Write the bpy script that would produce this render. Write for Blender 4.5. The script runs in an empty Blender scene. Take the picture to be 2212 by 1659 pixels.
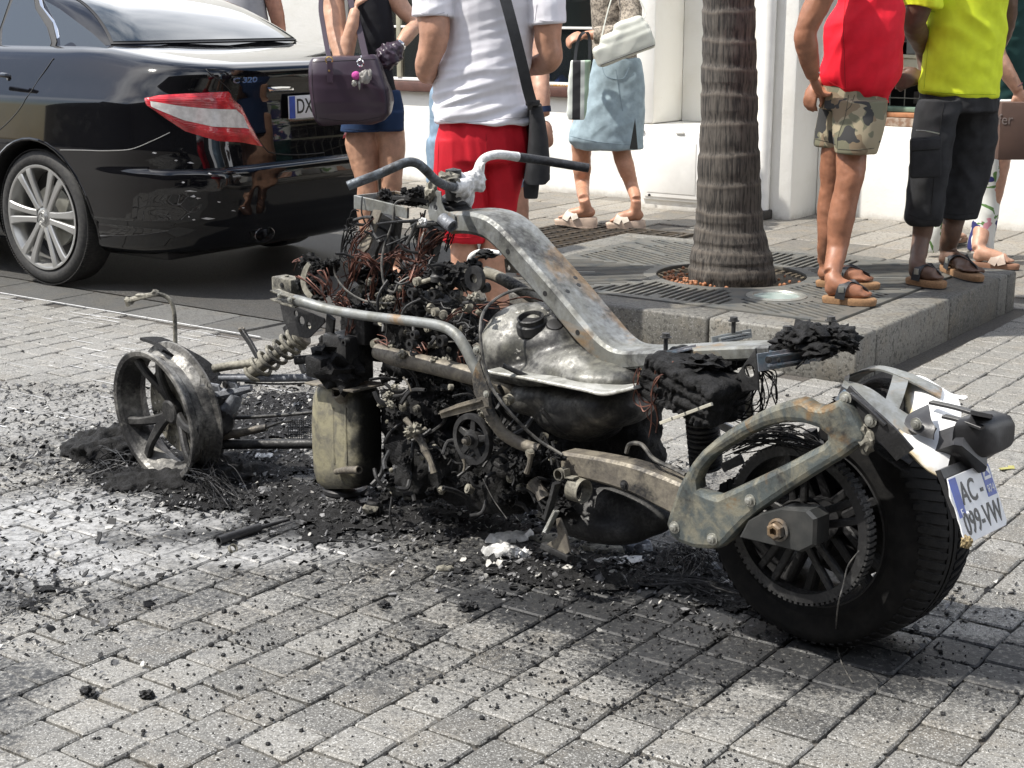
import bpy, bmesh, math, random
from mathutils import Vector, Matrix, noise
R = math.radians
random.seed(7)
scene = bpy.context.scene
COL = scene.collection

# ------------------------------------------------------------------ camera
CAM_H = 1.33
PITCH = R(13.8)
cam_d = bpy.data.cameras.new('camera')
cam_d.sensor_width = 36.0
cam_d.lens = 36.0 * 3300 / 2212
cam_d.clip_start = 0.05
cam_d.clip_end = 400
cam = bpy.data.objects.new('camera', cam_d)
cam.location = (0, 0, CAM_H)
cam.rotation_euler = (R(90) - PITCH, 0, 0)
COL.objects.link(cam)
scene.camera = cam

# ------------------------------------------------------------------ world
SUN_FROM = Vector((-0.95, -0.20, 0)).normalized()
SUN_EL = R(56)
world = bpy.data.worlds.new('World')
scene.world = world
world.use_nodes = True
wn, wl = world.node_tree.nodes, world.node_tree.links
wn.clear()
sky = wn.new('ShaderNodeTexSky'); sky.sky_type = 'NISHITA'; sky.sun_disc = False
sky.sun_elevation = SUN_EL
sky.sun_rotation = math.atan2(SUN_FROM.x, SUN_FROM.y)
sky.air_density = 1.2; sky.dust_density = 1.5
bg = wn.new('ShaderNodeBackground'); bg.inputs['Strength'].default_value = 0.112
tc = wn.new('ShaderNodeTexCoord')
cn = wn.new('ShaderNodeTexNoise'); cn.inputs['Scale'].default_value = 1.7; cn.inputs['Detail'].default_value = 7
cr = wn.new('ShaderNodeValToRGB'); cr.color_ramp.elements[0].position = 0.42; cr.color_ramp.elements[1].position = 0.62
mx = wn.new('ShaderNodeMix'); mx.data_type = 'RGBA'
mx.inputs['B'].default_value = (17, 17.2, 17.8, 1)
wo = wn.new('ShaderNodeOutputWorld')
wl.new(tc.outputs['Generated'], cn.inputs['Vector']); wl.new(cn.outputs['Fac'], cr.inputs['Fac'])
wl.new(cr.outputs['Color'], mx.inputs['Factor']); wl.new(sky.outputs['Color'], mx.inputs['A'])
wl.new(mx.outputs['Result'], bg.inputs['Color']); wl.new(bg.outputs['Background'], wo.inputs['Surface'])

# ------------------------------------------------------------------ sun
sd = bpy.data.lights.new('sun', 'SUN'); sd.energy = 4.4; sd.angle = R(1.0); sd.color = (1.0, 0.95, 0.87)
sun = bpy.data.objects.new('sun', sd)
sdir = Vector((SUN_FROM.x * math.cos(SUN_EL), SUN_FROM.y * math.cos(SUN_EL), math.sin(SUN_EL)))
sun.rotation_euler = sdir.to_track_quat('Z', 'Y').to_euler()
sun.location = sdir * 30
COL.objects.link(sun)
scene.view_settings.view_transform = 'Standard'
scene.view_settings.look = 'None'
scene.view_settings.exposure = 0.58
scene.view_settings.gamma = 1.0
scene.view_settings.use_curve_mapping = False

# ------------------------------------------------------------------ picture measurement -> place
_cp, _sp = math.cos(PITCH), math.sin(PITCH)
EYE = Vector((0, 0, CAM_H))
def ray(x, y):
    a = (x - 1106) / 3300.0; b = -(y - 829.5) / 3300.0
    return Vector((a, _cp + b * _sp, -_sp + b * _cp))
def gnd(x, y, z=0.0):
    r = ray(x, y); return EYE + r * ((z - CAM_H) / r.z)
def at(x, y, Y):
    r = ray(x, y); return EYE + r * (Y / r.y)
def on_plane(x, y, o, n):
    r = ray(x, y); return EYE + r * ((o - EYE).dot(n) / r.dot(n))
def to_px(p):
    z = p.y * _cp - (p.z - CAM_H) * _sp
    u = (p.z - CAM_H) * _cp + p.y * _sp
    return 1106 + 3300 * p.x / z, 829.5 - 3300 * u / z
def px_scale(p):
    return 3300 / (p.y * _cp - (p.z - CAM_H) * _sp)
AL = R(35.8)
AV = Vector((math.sin(AL), math.cos(AL), 0)); BV = Vector((-math.cos(AL), math.sin(AL), 0))
ZV = Vector((0, 0, 1))
def AB(a, b, z=0.0): return AV * a + BV * b + ZV * z
MAB = Matrix((( AV.x, BV.x, 0, 0), (AV.y, BV.y, 0, 0), (0, 0, 1, 0), (0, 0, 0, 1)))

# ------------------------------------------------------------------ object helpers
def tag(o, label=None, cat=None, group=None, kind=None):
    if label: o['label'] = label
    if cat: o['category'] = cat
    if group: o['group'] = group
    if kind: o['kind'] = kind
    return o
def thing(name, label, cat, loc=(0, 0, 0), group=None):
    o = bpy.data.objects.new(name, None); o.location = loc; o.empty_display_size = 0.05
    COL.objects.link(o)
    return tag(o, label, cat, group)
def link(name, me, m=None, parent=None, smooth=True):
    o = bpy.data.objects.new(name, me); COL.objects.link(o)
    if m is not None:
        me.materials.clear()
        for k in (m if isinstance(m, (list, tuple)) else [m]): me.materials.append(k)
    if smooth:
        me.polygons.foreach_set('use_smooth', [True] * len(me.polygons))
    if parent is not None:
        o.parent = parent
        o.matrix_parent_inverse = Matrix.Translation(-Vector(parent.location)) if parent.parent is None else Matrix.Identity(4)
    return o
def sharpen(me, ang=35):
    try: me.set_sharp_from_angle(angle=R(ang))
    except Exception: pass
def from_bm(name, bm, m=None, parent=None, smooth=True, ang=35):
    me = bpy.data.meshes.new(name); bmesh.ops.recalc_face_normals(bm, faces=bm.faces[:]); bm.to_mesh(me); bm.free()
    o = link(name, me, m, parent, smooth)
    if smooth: sharpen(me, ang)
    return o
class MB:
    """collects shapes into ONE mesh"""
    def __init__(s): s.v = []; s.f = []; s.mi = []; s.cur = 0
    def add(s, vs, fs, mi=None):
        k = len(s.v); s.v += [tuple(x) for x in vs]; s.f += [[i + k for i in f] for f in fs]
        s.mi += [s.cur if mi is None else mi] * len(fs)
    def box(s, c, sx, sy, sz, M=None, bev=0.0):
        c = Vector(c); M = M or Matrix.Identity(3)
        if bev <= 0:
            vs = [c + M @ Vector((x * sx / 2, y * sy / 2, z * sz / 2)) for z in (-1, 1) for y in (-1, 1) for x in (-1, 1)]
            s.add(vs, [(0, 2, 3, 1), (4, 5, 7, 6), (0, 1, 5, 4), (2, 6, 7, 3), (0, 4, 6, 2), (1, 3, 7, 5)])
        else:
            bm = bmesh.new(); bmesh.ops.create_cube(bm, size=1.0)
            for v in bm.verts: v.co = Vector((v.co.x * sx, v.co.y * sy, v.co.z * sz))
            bmesh.ops.bevel(bm, geom=bm.edges[:] , offset=bev, segments=2, affect='EDGES', profile=0.5)
            bm.verts.ensure_lookup_table()
            s.add([c + M @ v.co for v in bm.verts], [[v.index for v in f.verts] for f in bm.faces]); bm.free()
    def tube(s, pts, r, n=10, cap=True, smooth=0, flat=None, up=None, hollow=0.0):
        pts = [Vector(p) for p in pts]
        rs = r if isinstance(r, (list, tuple)) else [r] * len(pts)
        if smooth: pts, rs = catmull(pts, rs, smooth)
        rings = []; prev = None
        for i, p in enumerate(pts):
            t = (pts[min(i + 1, len(pts) - 1)] - pts[max(i - 1, 0)])
            if t.length < 1e-9: t = Vector((0, 0, 1))
            t.normalize()
            if prev is None:
                u = Vector(up) if up is not None else (Vector((0, 0, 1)) if abs(t.z) < 0.9 else Vector((1, 0, 0)))
                u = (u - t * u.dot(t)).normalized()
            else:
                u = (prev - t * prev.dot(t)).normalized()
            prev = u; w = t.cross(u)
            fl = 1.0 if flat is None else flat
            rings.append([p + (u * math.cos(2 * math.pi * k / n) + w * fl * math.sin(2 * math.pi * k / n)) * rs[i] for k in range(n)])
        vs = [v for g in rings for v in g]
        fs = [(i * n + k, i * n + (k + 1) % n, (i + 1) * n + (k + 1) % n, (i + 1) * n + k) for i in range(len(rings) - 1) for k in range(n)]
        if hollow > 0:                                  # open pipe end: an inner wall a little way in
            for e, sg in ((0, 1), (len(rings) - 1, -1)):
                b0 = e * n; c = pts[e]; tt = (pts[min(1, len(pts) - 1)] - pts[0]).normalized() if e == 0 else (pts[-2] - pts[-1]).normalized()
                k0 = len(vs)
                vs += [c + (rings[e][k] - c) * (1 - hollow) for k in range(n)]
                vs += [c + tt * rs[e] * 2.2 + (rings[e][k] - c) * (1 - hollow) for k in range(n)]
                for k in range(n):
                    k2 = (k + 1) % n
                    fs.append((b0 + k, b0 + k2, k0 + k2, k0 + k)); fs.append((k0 + k, k0 + k2, k0 + n + k2, k0 + n + k))
                fs.append(list(range(k0 + n, k0 + 2 * n)))
        elif cap:
            fs += [list(range(n))[::-1], list(range((len(rings) - 1) * n, len(rings) * n))]
        s.add(vs, fs)
    def bar(s, pts, w, h, side=None, smooth=0, cap=True, bev=0.12):
        """rectangular section swept along pts; w along side, h across"""
        pts = [Vector(p) for p in pts]
        ws = w if isinstance(w, (list, tuple)) else [w] * len(pts); hs = h if isinstance(h, (list, tuple)) else [h] * len(pts)
        if smooth:
            p2, ws = catmull(pts, ws, smooth); pts, hs = catmull(pts, hs, smooth)
        sd = Vector(side).normalized(); rings = []
        for i, p in enumerate(pts):
            t = (pts[min(i + 1, len(pts) - 1)] - pts[max(i - 1, 0)]).normalized()
            u = (sd - t * sd.dot(t)).normalized(); v = t.cross(u)
            a, b = ws[i] / 2, hs[i] / 2; c = bev * min(a, b) * 2
            rings.append([p + u * x + v * y for x, y in ((a - c, b), (-a + c, b), (-a, b - c), (-a, -b + c), (-a + c, -b), (a - c, -b), (a, -b + c), (a, b - c))])
        n = 8
        vs = [v for g in rings for v in g]
        fs = [(i * n + k, i * n + (k + 1) % n, (i + 1) * n + (k + 1) % n, (i + 1) * n + k) for i in range(len(rings) - 1) for k in range(n)]
        if cap: fs += [list(range(n))[::-1], list(range((len(rings) - 1) * n, len(rings) * n))]
        s.add(vs, fs)
    def lathe(s, prof, o, axis, n=32, arc=None):
        """prof: list of (radius, distance along axis)"""
        o = Vector(o); ax = Vector(axis).normalized()
        u = ax.orthogonal().normalized(); w = ax.cross(u); vs = []
        for r_, d in prof:
            for k in range(n):
                a = 2 * math.pi * k / n; vs.append(o + ax * d + (u * math.cos(a) + w * math.sin(a)) * r_)
        fs = [(i * n + k, i * n + (k + 1) % n, (i + 1) * n + (k + 1) % n, (i + 1) * n + k) for i in range(len(prof) - 1) for k in range(n)]
        s.add(vs, fs)
    def loft(s, rings, closed=True, cap=True):
        n = len(rings[0]); vs = [v for g in rings for v in g]; m = n if closed else n - 1
        fs = [(i * n + k, i * n + (k + 1) % n, (i + 1) * n + (k + 1) % n, (i + 1) * n + k) for i in range(len(rings) - 1) for k in range(m)]
        if cap and closed: fs += [list(range(n))[::-1], list(range((len(rings) - 1) * n, len(rings) * n))]
        s.add(vs, fs)
    def blob(s, c, rx, ry, rz, amp=0.3, freq=3.0, sub=3, seed=0.0, M=None):
        bm = bmesh.new(); bmesh.ops.create_icosphere(bm, subdivisions=sub, radius=1.0)
        c = Vector(c); M = M or Matrix.Identity(3)
        for v in bm.verts:
            d = v.co.normalized()
            q = d * freq + Vector((seed, seed * 1.7, -seed))
            k = 1 + amp * (noise.noise(q) + 0.6 * noise.noise(q * 2.3) + 0.4 * noise.noise(q * 5.1))
            v.co = c + M @ Vector((d.x * rx * k, d.y * ry * k, d.z * rz * k))
        bm.verts.ensure_lookup_table()
        s.add([v.co.copy() for v in bm.verts], [[v.index for v in f.verts] for f in bm.faces]); bm.free()
    def build(s, name, m, parent=None, smooth=True, ang=35):
        me = bpy.data.meshes.new(name); me.from_pydata(s.v, [], s.f)
        if s.mi and max(s.mi) > 0: me.polygons.foreach_set('material_index', s.mi)
        bm = bmesh.new(); bm.from_mesh(me); bmesh.ops.recalc_face_normals(bm, faces=bm.faces[:]); bm.to_mesh(me); bm.free()
        o = link(name, me, None, parent, smooth)
        for k in (m if isinstance(m, (list, tuple)) else [m]): me.materials.append(k)
        if smooth: sharpen(me, ang)
        return o
def catmull(P, Rr, n):
    if len(P) < 3: return P, list(Rr)
    out, ro = [], []
    for i in range(len(P) - 1):
        p0 = P[max(i - 1, 0)]; p1 = P[i]; p2 = P[i + 1]; p3 = P[min(i + 2, len(P) - 1)]
        for k in range(n):
            t = k / n
            out.append(0.5 * ((2 * p1) + (p2 - p0) * t + (2 * p0 - 5 * p1 + 4 * p2 - p3) * t * t + (3 * p1 - p0 - 3 * p2 + p3) * t ** 3))
            ro.append(Rr[i] + (Rr[i + 1] - Rr[i]) * t)
    out.append(P[-1]); ro.append(Rr[-1])
    return out, ro
def smoothstep(a, b, x):
    t = max(0.0, min(1.0, (x - a) / (b - a))); return t * t * (3 - 2 * t)
def plate(name, outer, holes, o, ux, uy, th, m, parent=None, bev=0.002, res=2):
    """flat plate with holes: outlines in plane coordinates, extruded th to each side of o"""
    cu = bpy.data.curves.new(name, 'CURVE'); cu.dimensions = '2D'; cu.fill_mode = 'BOTH'
    cu.extrude = max(th / 2 - bev, 0.0001); cu.bevel_depth = bev; cu.bevel_resolution = 1; cu.resolution_u = res
    cu.offset = -bev
    for lp in [outer] + list(holes):
        sp = cu.splines.new('POLY'); sp.points.add(len(lp) - 1)
        for k, p in enumerate(lp): sp.points[k].co = (p[0], p[1], 0, 1)
        sp.use_cyclic_u = True
    tmp = bpy.data.objects.new(name + '_tmp', cu); COL.objects.link(tmp)
    dg = bpy.context.evaluated_depsgraph_get(); me = bpy.data.meshes.new_from_object(tmp.evaluated_get(dg))
    bpy.data.objects.remove(tmp); bpy.data.curves.remove(cu)
    ux = Vector(ux); uy = Vector(uy); uz = ux.cross(uy)
    M = Matrix(((ux.x, uy.x, uz.x, o[0]), (ux.y, uy.y, uz.y, o[1]), (ux.z, uy.z, uz.z, o[2]), (0, 0, 0, 1)))
    me.transform(M); me.name = name
    ob = link(name, me, m, parent, True); sharpen(me, 40)
    return ob
def text(name, body, size, o, ux, uy, th, m, parent=None, sx=1.0, bold=0.0, align='CENTER', fit=None):
    cu = bpy.data.curves.new(name, 'FONT'); cu.body = body; cu.size = size; cu.align_x = align; cu.align_y = 'CENTER'
    cu.extrude = th; cu.resolution_u = 3; cu.offset = bold
    tmp = bpy.data.objects.new(name + '_tmp', cu); COL.objects.link(tmp)
    dg = bpy.context.evaluated_depsgraph_get(); me = bpy.data.meshes.new_from_object(tmp.evaluated_get(dg))
    bpy.data.objects.remove(tmp)
    if fit:
        xs = [v.co.x for v in me.vertices]; ys = [v.co.y for v in me.vertices]
        me.transform(Matrix.Translation((-(max(xs) + min(xs)) / 2, -(max(ys) + min(ys)) / 2, 0))); me.transform(Matrix.Diagonal((fit[0] / (max(xs) - min(xs)), fit[1] / (max(ys) - min(ys)), 1, 1)))
    ux = Vector(ux).normalized(); uy = Vector(uy).normalized(); uz = ux.cross(uy)
    M = Matrix(((ux.x * sx, uy.x, uz.x, o[0]), (ux.y * sx, uy.y, uz.y, o[1]), (ux.z * sx, uy.z, uz.z, o[2]), (0, 0, 0, 1)))
    me.transform(M)
    return link(name, me, m, parent, False)

# ------------------------------------------------------------------ materials
def new_mat(name):
    m = bpy.data.materials.new(name); m.use_nodes = True; nt = m.node_tree
    return m, nt, nt.nodes['Principled BSDF']
def N(nt, typ, **kw):
    n = nt.nodes.new(typ)
    for k, v in kw.items():
        if k in n.inputs: n.inputs[k].default_value = v
        else: setattr(n, k, v)
    return n
def coords(nt, space='Object', scale=None):
    t = nt.nodes.new('ShaderNodeTexCoord'); out = t.outputs[space]
    if space == 'World':
        pass
    if scale is not None:
        mp = nt.nodes.new('ShaderNodeMapping'); mp.inputs['Scale'].default_value = scale; nt.links.new(out, mp.inputs['Vector']); out = mp.outputs['Vector']
    return out
def wpos(nt):
    return nt.nodes.new('ShaderNodeNewGeometry').outputs['Position']
def noise_n(nt, vec, scale, detail=4, rough=0.55, dist=0.0):
    n = nt.nodes.new('ShaderNodeTexNoise'); n.inputs['Scale'].default_value = scale; n.inputs['Detail'].default_value = detail
    n.inputs['Roughness'].default_value = rough; n.inputs['Distortion'].default_value = dist
    nt.links.new(vec, n.inputs['Vector']); return n.outputs['Fac']
def ramp(nt, fac, lo, hi, a=0.0, b=1.0):
    r = nt.nodes.new('ShaderNodeMapRange'); r.interpolation_type = 'SMOOTHSTEP'
    r.inputs['From Min'].default_value = lo; r.inputs['From Max'].default_value = hi
    r.inputs['To Min'].default_value = a; r.inputs['To Max'].default_value = b
    nt.links.new(fac, r.inputs['Value']); return r.outputs['Result']
def mixc(nt, fac, a, b):
    m = nt.nodes.new('ShaderNodeMix'); m.data_type = 'RGBA'
    for s, v in (('A', a), ('B', b)):
        if isinstance(v, (tuple, list)): m.inputs[s].default_value = (*v, 1) if len(v) == 3 else v
        else: nt.links.new(v, m.inputs[s])
    if isinstance(fac, (int, float)): m.inputs['Factor'].default_value = fac
    else: nt.links.new(fac, m.inputs['Factor'])
    return m.outputs['Result']
def math_n(nt, op, a, b=None):
    m = nt.nodes.new('ShaderNodeMath'); m.operation = op
    for i, v in enumerate((a, b)):
        if v is None: continue
        if isinstance(v, (int, float)): m.inputs[i].default_value = v
        else: nt.links.new(v, m.inputs[i])
    return m.outputs[0]
def bump(nt, bsdf, h, strength=0.3, dist=0.01, prev=None):
    b = nt.nodes.new('ShaderNodeBump'); b.inputs['Strength'].default_value = strength; b.inputs['Distance'].default_value = dist
    nt.links.new(h, b.inputs['Height'])
    if prev is not None: nt.links.new(prev, b.inputs['Normal'])
    nt.links.new(b.outputs['Normal'], bsdf.inputs['Normal']); return b.outputs['Normal']
def setc(nt, bsdf, name, v):
    if isinstance(v, (int, float)): bsdf.inputs[name].default_value = v
    elif isinstance(v, (tuple, list)): bsdf.inputs[name].default_value = (*v, 1) if len(v) == 3 else v
    else: nt.links.new(v, bsdf.inputs[name])
def simple(name, col, rough=0.6, metal=0.0, var=0.12, nscale=20, bmp=0.15, bdist=0.002, col2=None, spec=None, lo=0.35, hi=0.65):
    m, nt, b = new_mat(name); c = coords(nt)
    f = ramp(nt, noise_n(nt, c, nscale, 5), lo, hi)
    c2 = col2 or tuple(x * (1 - var * 2) for x in col)
    setc(nt, b, 'Base Color', mixc(nt, f, c2, col)); b.inputs['Roughness'].default_value = rough; b.inputs['Metallic'].default_value = metal
    if spec is not None: b.inputs['Specular IOR Level'].default_value = spec
    if bmp: bump(nt, b, noise_n(nt, c, nscale * 6, 4), bmp, bdist)
    return m
def burnt(name, base, spots, soot=0.45, rust=0.5, rough=0.55, metal=0.5, scale=9.0, ash=0.0, bmp=0.35):
    """fire-scaled metal: two scale tones, rust bloom, soot, flaking ash"""
    m, nt, b = new_mat(name); c = wpos(nt)
    big = noise_n(nt, c, scale, 6, 0.6, 0.3); med = noise_n(nt, c, scale * 2.7, 6, 0.62, 0.6); fine = noise_n(nt, c, scale * 14, 5, 0.6)
    col = mixc(nt, ramp(nt, med, 0.36, 0.62), base, spots)
    col = mixc(nt, ramp(nt, noise_n(nt, c, scale * 0.8, 5, 0.65, 0.8), 1 - rust * 0.75, 1 - rust * 0.75 + 0.09, 0, 0.8), col, (0.25, 0.155, 0.07))
    sf = math_n(nt, 'ADD', math_n(nt, 'MULTIPLY', big, 0.75), math_n(nt, 'MULTIPLY', fine, 0.25))
    smask = ramp(nt, sf, 1 - soot - 0.16 + 0.03, 1 - soot + 0.1)
    col = mixc(nt, smask, col, (0.012, 0.012, 0.013))
    if ash > 0:
        am = ramp(nt, math_n(nt, 'ADD', math_n(nt, 'MULTIPLY', noise_n(nt, c, scale * 1.6, 5, 0.7, 0.4), 0.6), math_n(nt, 'MULTIPLY', fine, 0.4)), 1 - ash * 0.95, 1 - ash * 0.95 + 0.07)
        col = mixc(nt, am, col, (0.62, 0.6, 0.54))
    setc(nt, b, 'Base Color', col)
    setc(nt, b, 'Roughness', ramp(nt, fine, 0.3, 0.7, rough - 0.12, rough + 0.15))
    setc(nt, b, 'Metallic', ramp(nt, smask, 0.0, 1.0, metal, 0.0))
    bump(nt, b, math_n(nt, 'ADD', fine, math_n(nt, 'MULTIPLY', med, 1.5)), bmp, 0.003)
    return m

# fire stain on the ground: irregular islands in world space
STAINS = [(.5, 2.98, .5, .22, .95), (-1.2, 4.9, 1.7, 1.0, .5), (-.5, 3.75, 1.6, .8, .62), (.3, 3.1, 1.3, .45, .5), (-0.35, 4.05, 1.25, 0.62, 1.0), (0.35, 3.35, 0.72, 0.5, 1.0), (0.95, 2.95, 0.42, 0.22, 0.9), (-1.3, 3.55, 0.45, 0.42, 0.75), (-1.25, 4.6, 0.75, 0.5, 0.62),
          (-0.28, 2.93, 0.2, 0.15, 0.62), (-1.12, 2.75, 0.24, 0.42, 0.8), (0.55, 2.75, .5, .14, .5), (-0.7, 3.2, .35, .2, .5), (0.1, 3.05, 0.35, 0.2, 0.55), (1.15, 2.55, 0.16, 0.1, 0.5)]
def stain_mask(nt, pos):
    wob = noise_n(nt, pos, 5.0, 6, 0.65)
    acc = None
    sep = nt.nodes.new('ShaderNodeSeparateXYZ'); nt.links.new(pos, sep.inputs[0])
    for x, y, rx, ry, k in STAINS:
        dx = math_n(nt, 'DIVIDE', math_n(nt, 'SUBTRACT', sep.outputs[0], x), rx); dy = math_n(nt, 'DIVIDE', math_n(nt, 'SUBTRACT', sep.outputs[1], y), ry)
        d = math_n(nt, 'SQRT', math_n(nt, 'ADD', math_n(nt, 'MULTIPLY', dx, dx), math_n(nt, 'MULTIPLY', dy, dy)))
        d = math_n(nt, 'ADD', d, math_n(nt, 'MULTIPLY', math_n(nt, 'SUBTRACT', wob, 0.5), 1.5))
        v = ramp(nt, d, 1.35, 0.35, 0.0, k)
        acc = v if acc is None else math_n(nt, 'MAXIMUM', acc, v)
    return acc
FOAMS = []
def stain_mask2(nt, pos):
    wob = noise_n(nt, pos, 6.0, 7, 0.7); acc = None
    sep = nt.nodes.new('ShaderNodeSeparateXYZ'); nt.links.new(pos, sep.inputs[0])
    for x, y, rx, ry, k in FOAMS:
        dx = math_n(nt, 'DIVIDE', math_n(nt, 'SUBTRACT', sep.outputs[0], x), rx); dy = math_n(nt, 'DIVIDE', math_n(nt, 'SUBTRACT', sep.outputs[1], y), ry)
        d = math_n(nt, 'SQRT', math_n(nt, 'ADD', math_n(nt, 'MULTIPLY', dx, dx), math_n(nt, 'MULTIPLY', dy, dy)))
        d = math_n(nt, 'ADD', d, math_n(nt, 'MULTIPLY', math_n(nt, 'SUBTRACT', wob, 0.5), 1.8)); v = ramp(nt, d, 1.3, 0.4, 0.0, k)
        acc = v if acc is None else math_n(nt, 'MAXIMUM', acc, v)
    return acc
for _x, _y, _rx, _ry, _k in ((60, 1130, .34, .30, 1), (300, 1110, .36, .2, 1), (520, 1190, .38, .12, .9), (160, 1215, .34, .16, .9), (580, 1000, .12, .1, .7), (60, 900, .5, .35, .3), (300, 760, .5, .5, .2)):
    _g = gnd(_x, _y); FOAMS.append((_g.x, _g.y, _rx, _ry, _k))
def stone_mat(name, base, speck=0.55, grime=0.5, stain=True, rnd=0.34, warm=0.25, speck_scale=230):
    m, nt, b = new_mat(name); p = wpos(nt)
    oi = nt.nodes.new('ShaderNodeObjectInfo')
    fine = noise_n(nt, p, speck_scale * 1.15, 2, 0.6); fine2 = noise_n(nt, p, speck_scale * 0.55, 3, 0.6); big = noise_n(nt, p, 7, 5, 0.6)
    col = mixc(nt, ramp(nt, oi.outputs['Random'], 0, 1), tuple(x * (1 - rnd) for x in base), tuple(x * (1 + rnd * 0.7) for x in base))
    col = mixc(nt, ramp(nt, big, 0.45, 0.7, 0, warm), col, (base[0] * 1.15, base[1] * 0.98, base[2] * 0.74))
    col = mixc(nt, ramp(nt, fine, 0.56, 0.63, 0, speck), col, (0.62, 0.62, 0.6))
    col = mixc(nt, ramp(nt, fine2, 0.47, 0.37, 0, 0.85), col, tuple(x * 0.35 for x in base))
    col = mixc(nt, ramp(nt, noise_n(nt, p, 16, 6, 0.7), 0.52, 0.72, 0, grime), col, (0.05, 0.05, 0.052))
    if stain:
        sm = stain_mask(nt, p)
        edge = ramp(nt, math_n(nt, 'ADD', sm, math_n(nt, 'MULTIPLY', math_n(nt, 'SUBTRACT', noise_n(nt, p, 70, 7, 0.78), 0.5), 2.6)), 0.30, 0.95, 0, 0.96)
        col = mixc(nt, edge, col, (0.016, 0.017, 0.019))
        fm = stain_mask2(nt, p); fm = math_n(nt, 'MULTIPLY', fm, ramp(nt, noise_n(nt, p, 40, 6, 0.75), .38, .6, .35, 1.0))
        col = mixc(nt, math_n(nt, 'MULTIPLY', fm, .75), col, (0.42, 0.42, 0.415))
        setc(nt, b, 'Roughness', ramp(nt, fm, 0, 1, .62, .34))
    else: b.inputs['Roughness'].default_value = 0.62
    setc(nt, b, 'Base Color', col)
    b.inputs['Specular IOR Level'].default_value = 0.45
    bump(nt, b, math_n(nt, 'ADD', fine2, math_n(nt, 'MULTIPLY', noise_n(nt, p, 30, 4), 0.8)), 0.5, 0.0025)
    return m
M = {}
M['paver'] = stone_mat('paver_stone', (0.165, 0.16, 0.147))
M['slab'] = stone_mat('slab_stone', (0.22, 0.205, 0.18), speck=0.12, stain=False, warm=0.4, speck_scale=120)
M['kerb'] = stone_mat('kerb_stone', (0.145, 0.14, 0.125), speck=0.15, stain=False, warm=0.4, grime=0.6, speck_scale=120)
M['joint'] = stone_mat('joint_dirt', (0.075, 0.068, 0.06), speck=0.1)
M['asphalt'] = stone_mat('asphalt', (0.07, 0.069, 0.066), speck=0.2, stain=False)
M['gutter'] = stone_mat('gutter_stone', (0.105, 0.105, 0.1), speck=0.15, stain=False)
# ================================================================== GROUND
def grid_sheet(name, x0, x1, y0, y1, nx, ny, zf, m, T=None, keep=None, parent=None, kind='structure', smooth=True):
    T = T or Matrix.Identity(4)
    vs = []; fs = []
    for j in range(ny + 1):
        for i in range(nx + 1):
            x = x0 + (x1 - x0) * i / nx; y = y0 + (y1 - y0) * j / ny
            p = T @ Vector((x, y, 0)); vs.append((p.x, p.y, zf(p.x, p.y)))
    for j in range(ny):
        for i in range(nx):
            a = j * (nx + 1) + i
            q = (a, a + 1, a + nx + 2, a + nx + 1)
            if keep is None or all(keep(vs[k][0], vs[k][1]) for k in q): fs.append(q)
    me = bpy.data.meshes.new(name); me.from_pydata(vs, [], fs)
    bm = bmesh.new(); bm.from_mesh(me); loose = [v for v in bm.verts if not v.link_faces]; bmesh.ops.delete(bm, geom=loose, context='VERTS'); bm.to_mesh(me); bm.free()
    o = link(name, me, m, parent, smooth)
    if parent is None or kind == 'stuff': o['kind'] = kind
    return o
ground = grid_sheet('ground', -60, 60, -20, 100, 2, 2, lambda x, y: -0.010, M['joint'])

PL_A0, PL_A1, PL_B0, PL_B1, PL_Z = 5.15, 6.94, 2.16, 4.25, 0.17
def in_planter(a, b, m=0.0): return PL_A0 - m < a < PL_A1 + m and PL_B0 - m < b < PL_B1 + m

def stone_mesh(name, la, lb, h, mat, ch=0.006, jit=0.004, seg=1):
    """a worn paving stone: jittered corners, chamfered top, nicked edges"""
    bm = bmesh.new(); per = []
    cs = [(-la / 2, -lb / 2), (la / 2, -lb / 2), (la / 2, lb / 2), (-la / 2, lb / 2)]
    cs = [(x + random.uniform(-jit, jit), y + random.uniform(-jit, jit)) for x, y in cs]
    for i in range(4):
        (x0, y0), (x1, y1) = cs[i], cs[(i + 1) % 4]
        for t in ((0.06, 0.5, 0.94) if seg else (0.05, 0.95)):
            nx, ny = (y1 - y0), -(x1 - x0); L = math.hypot(nx, ny)
            k = random.uniform(-jit, jit * 0.3) * 0.7
            per.append((x0 + (x1 - x0) * t + nx / L * k, y0 + (y1 - y0) * t + ny / L * k))
    n = len(per)
    bot = [bm.verts.new((x, y, -h)) for x, y in per]; mid = [bm.verts.new((x, y, -ch)) for x, y in per]
    top = [bm.verts.new((x * (1 - 2 * ch / la), y * (1 - 2 * ch / lb), random.uniform(-0.0008, 0.0008))) for x, y in per]
    for i in range(n):
        k = (i + 1) % n
        bm.faces.new((bot[i], bot[k], mid[k], mid[i])); bm.faces.new((mid[i], mid[k], top[k], top[i]))
    bm.faces.new(top)
    me = bpy.data.meshes.new(name); bm.to_mesh(me); bm.free(); me.materials.append(mat)
    me.polygons.foreach_set('use_smooth', [True] * len(me.polygons)); sharpen(me, 30)
    return me
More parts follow.
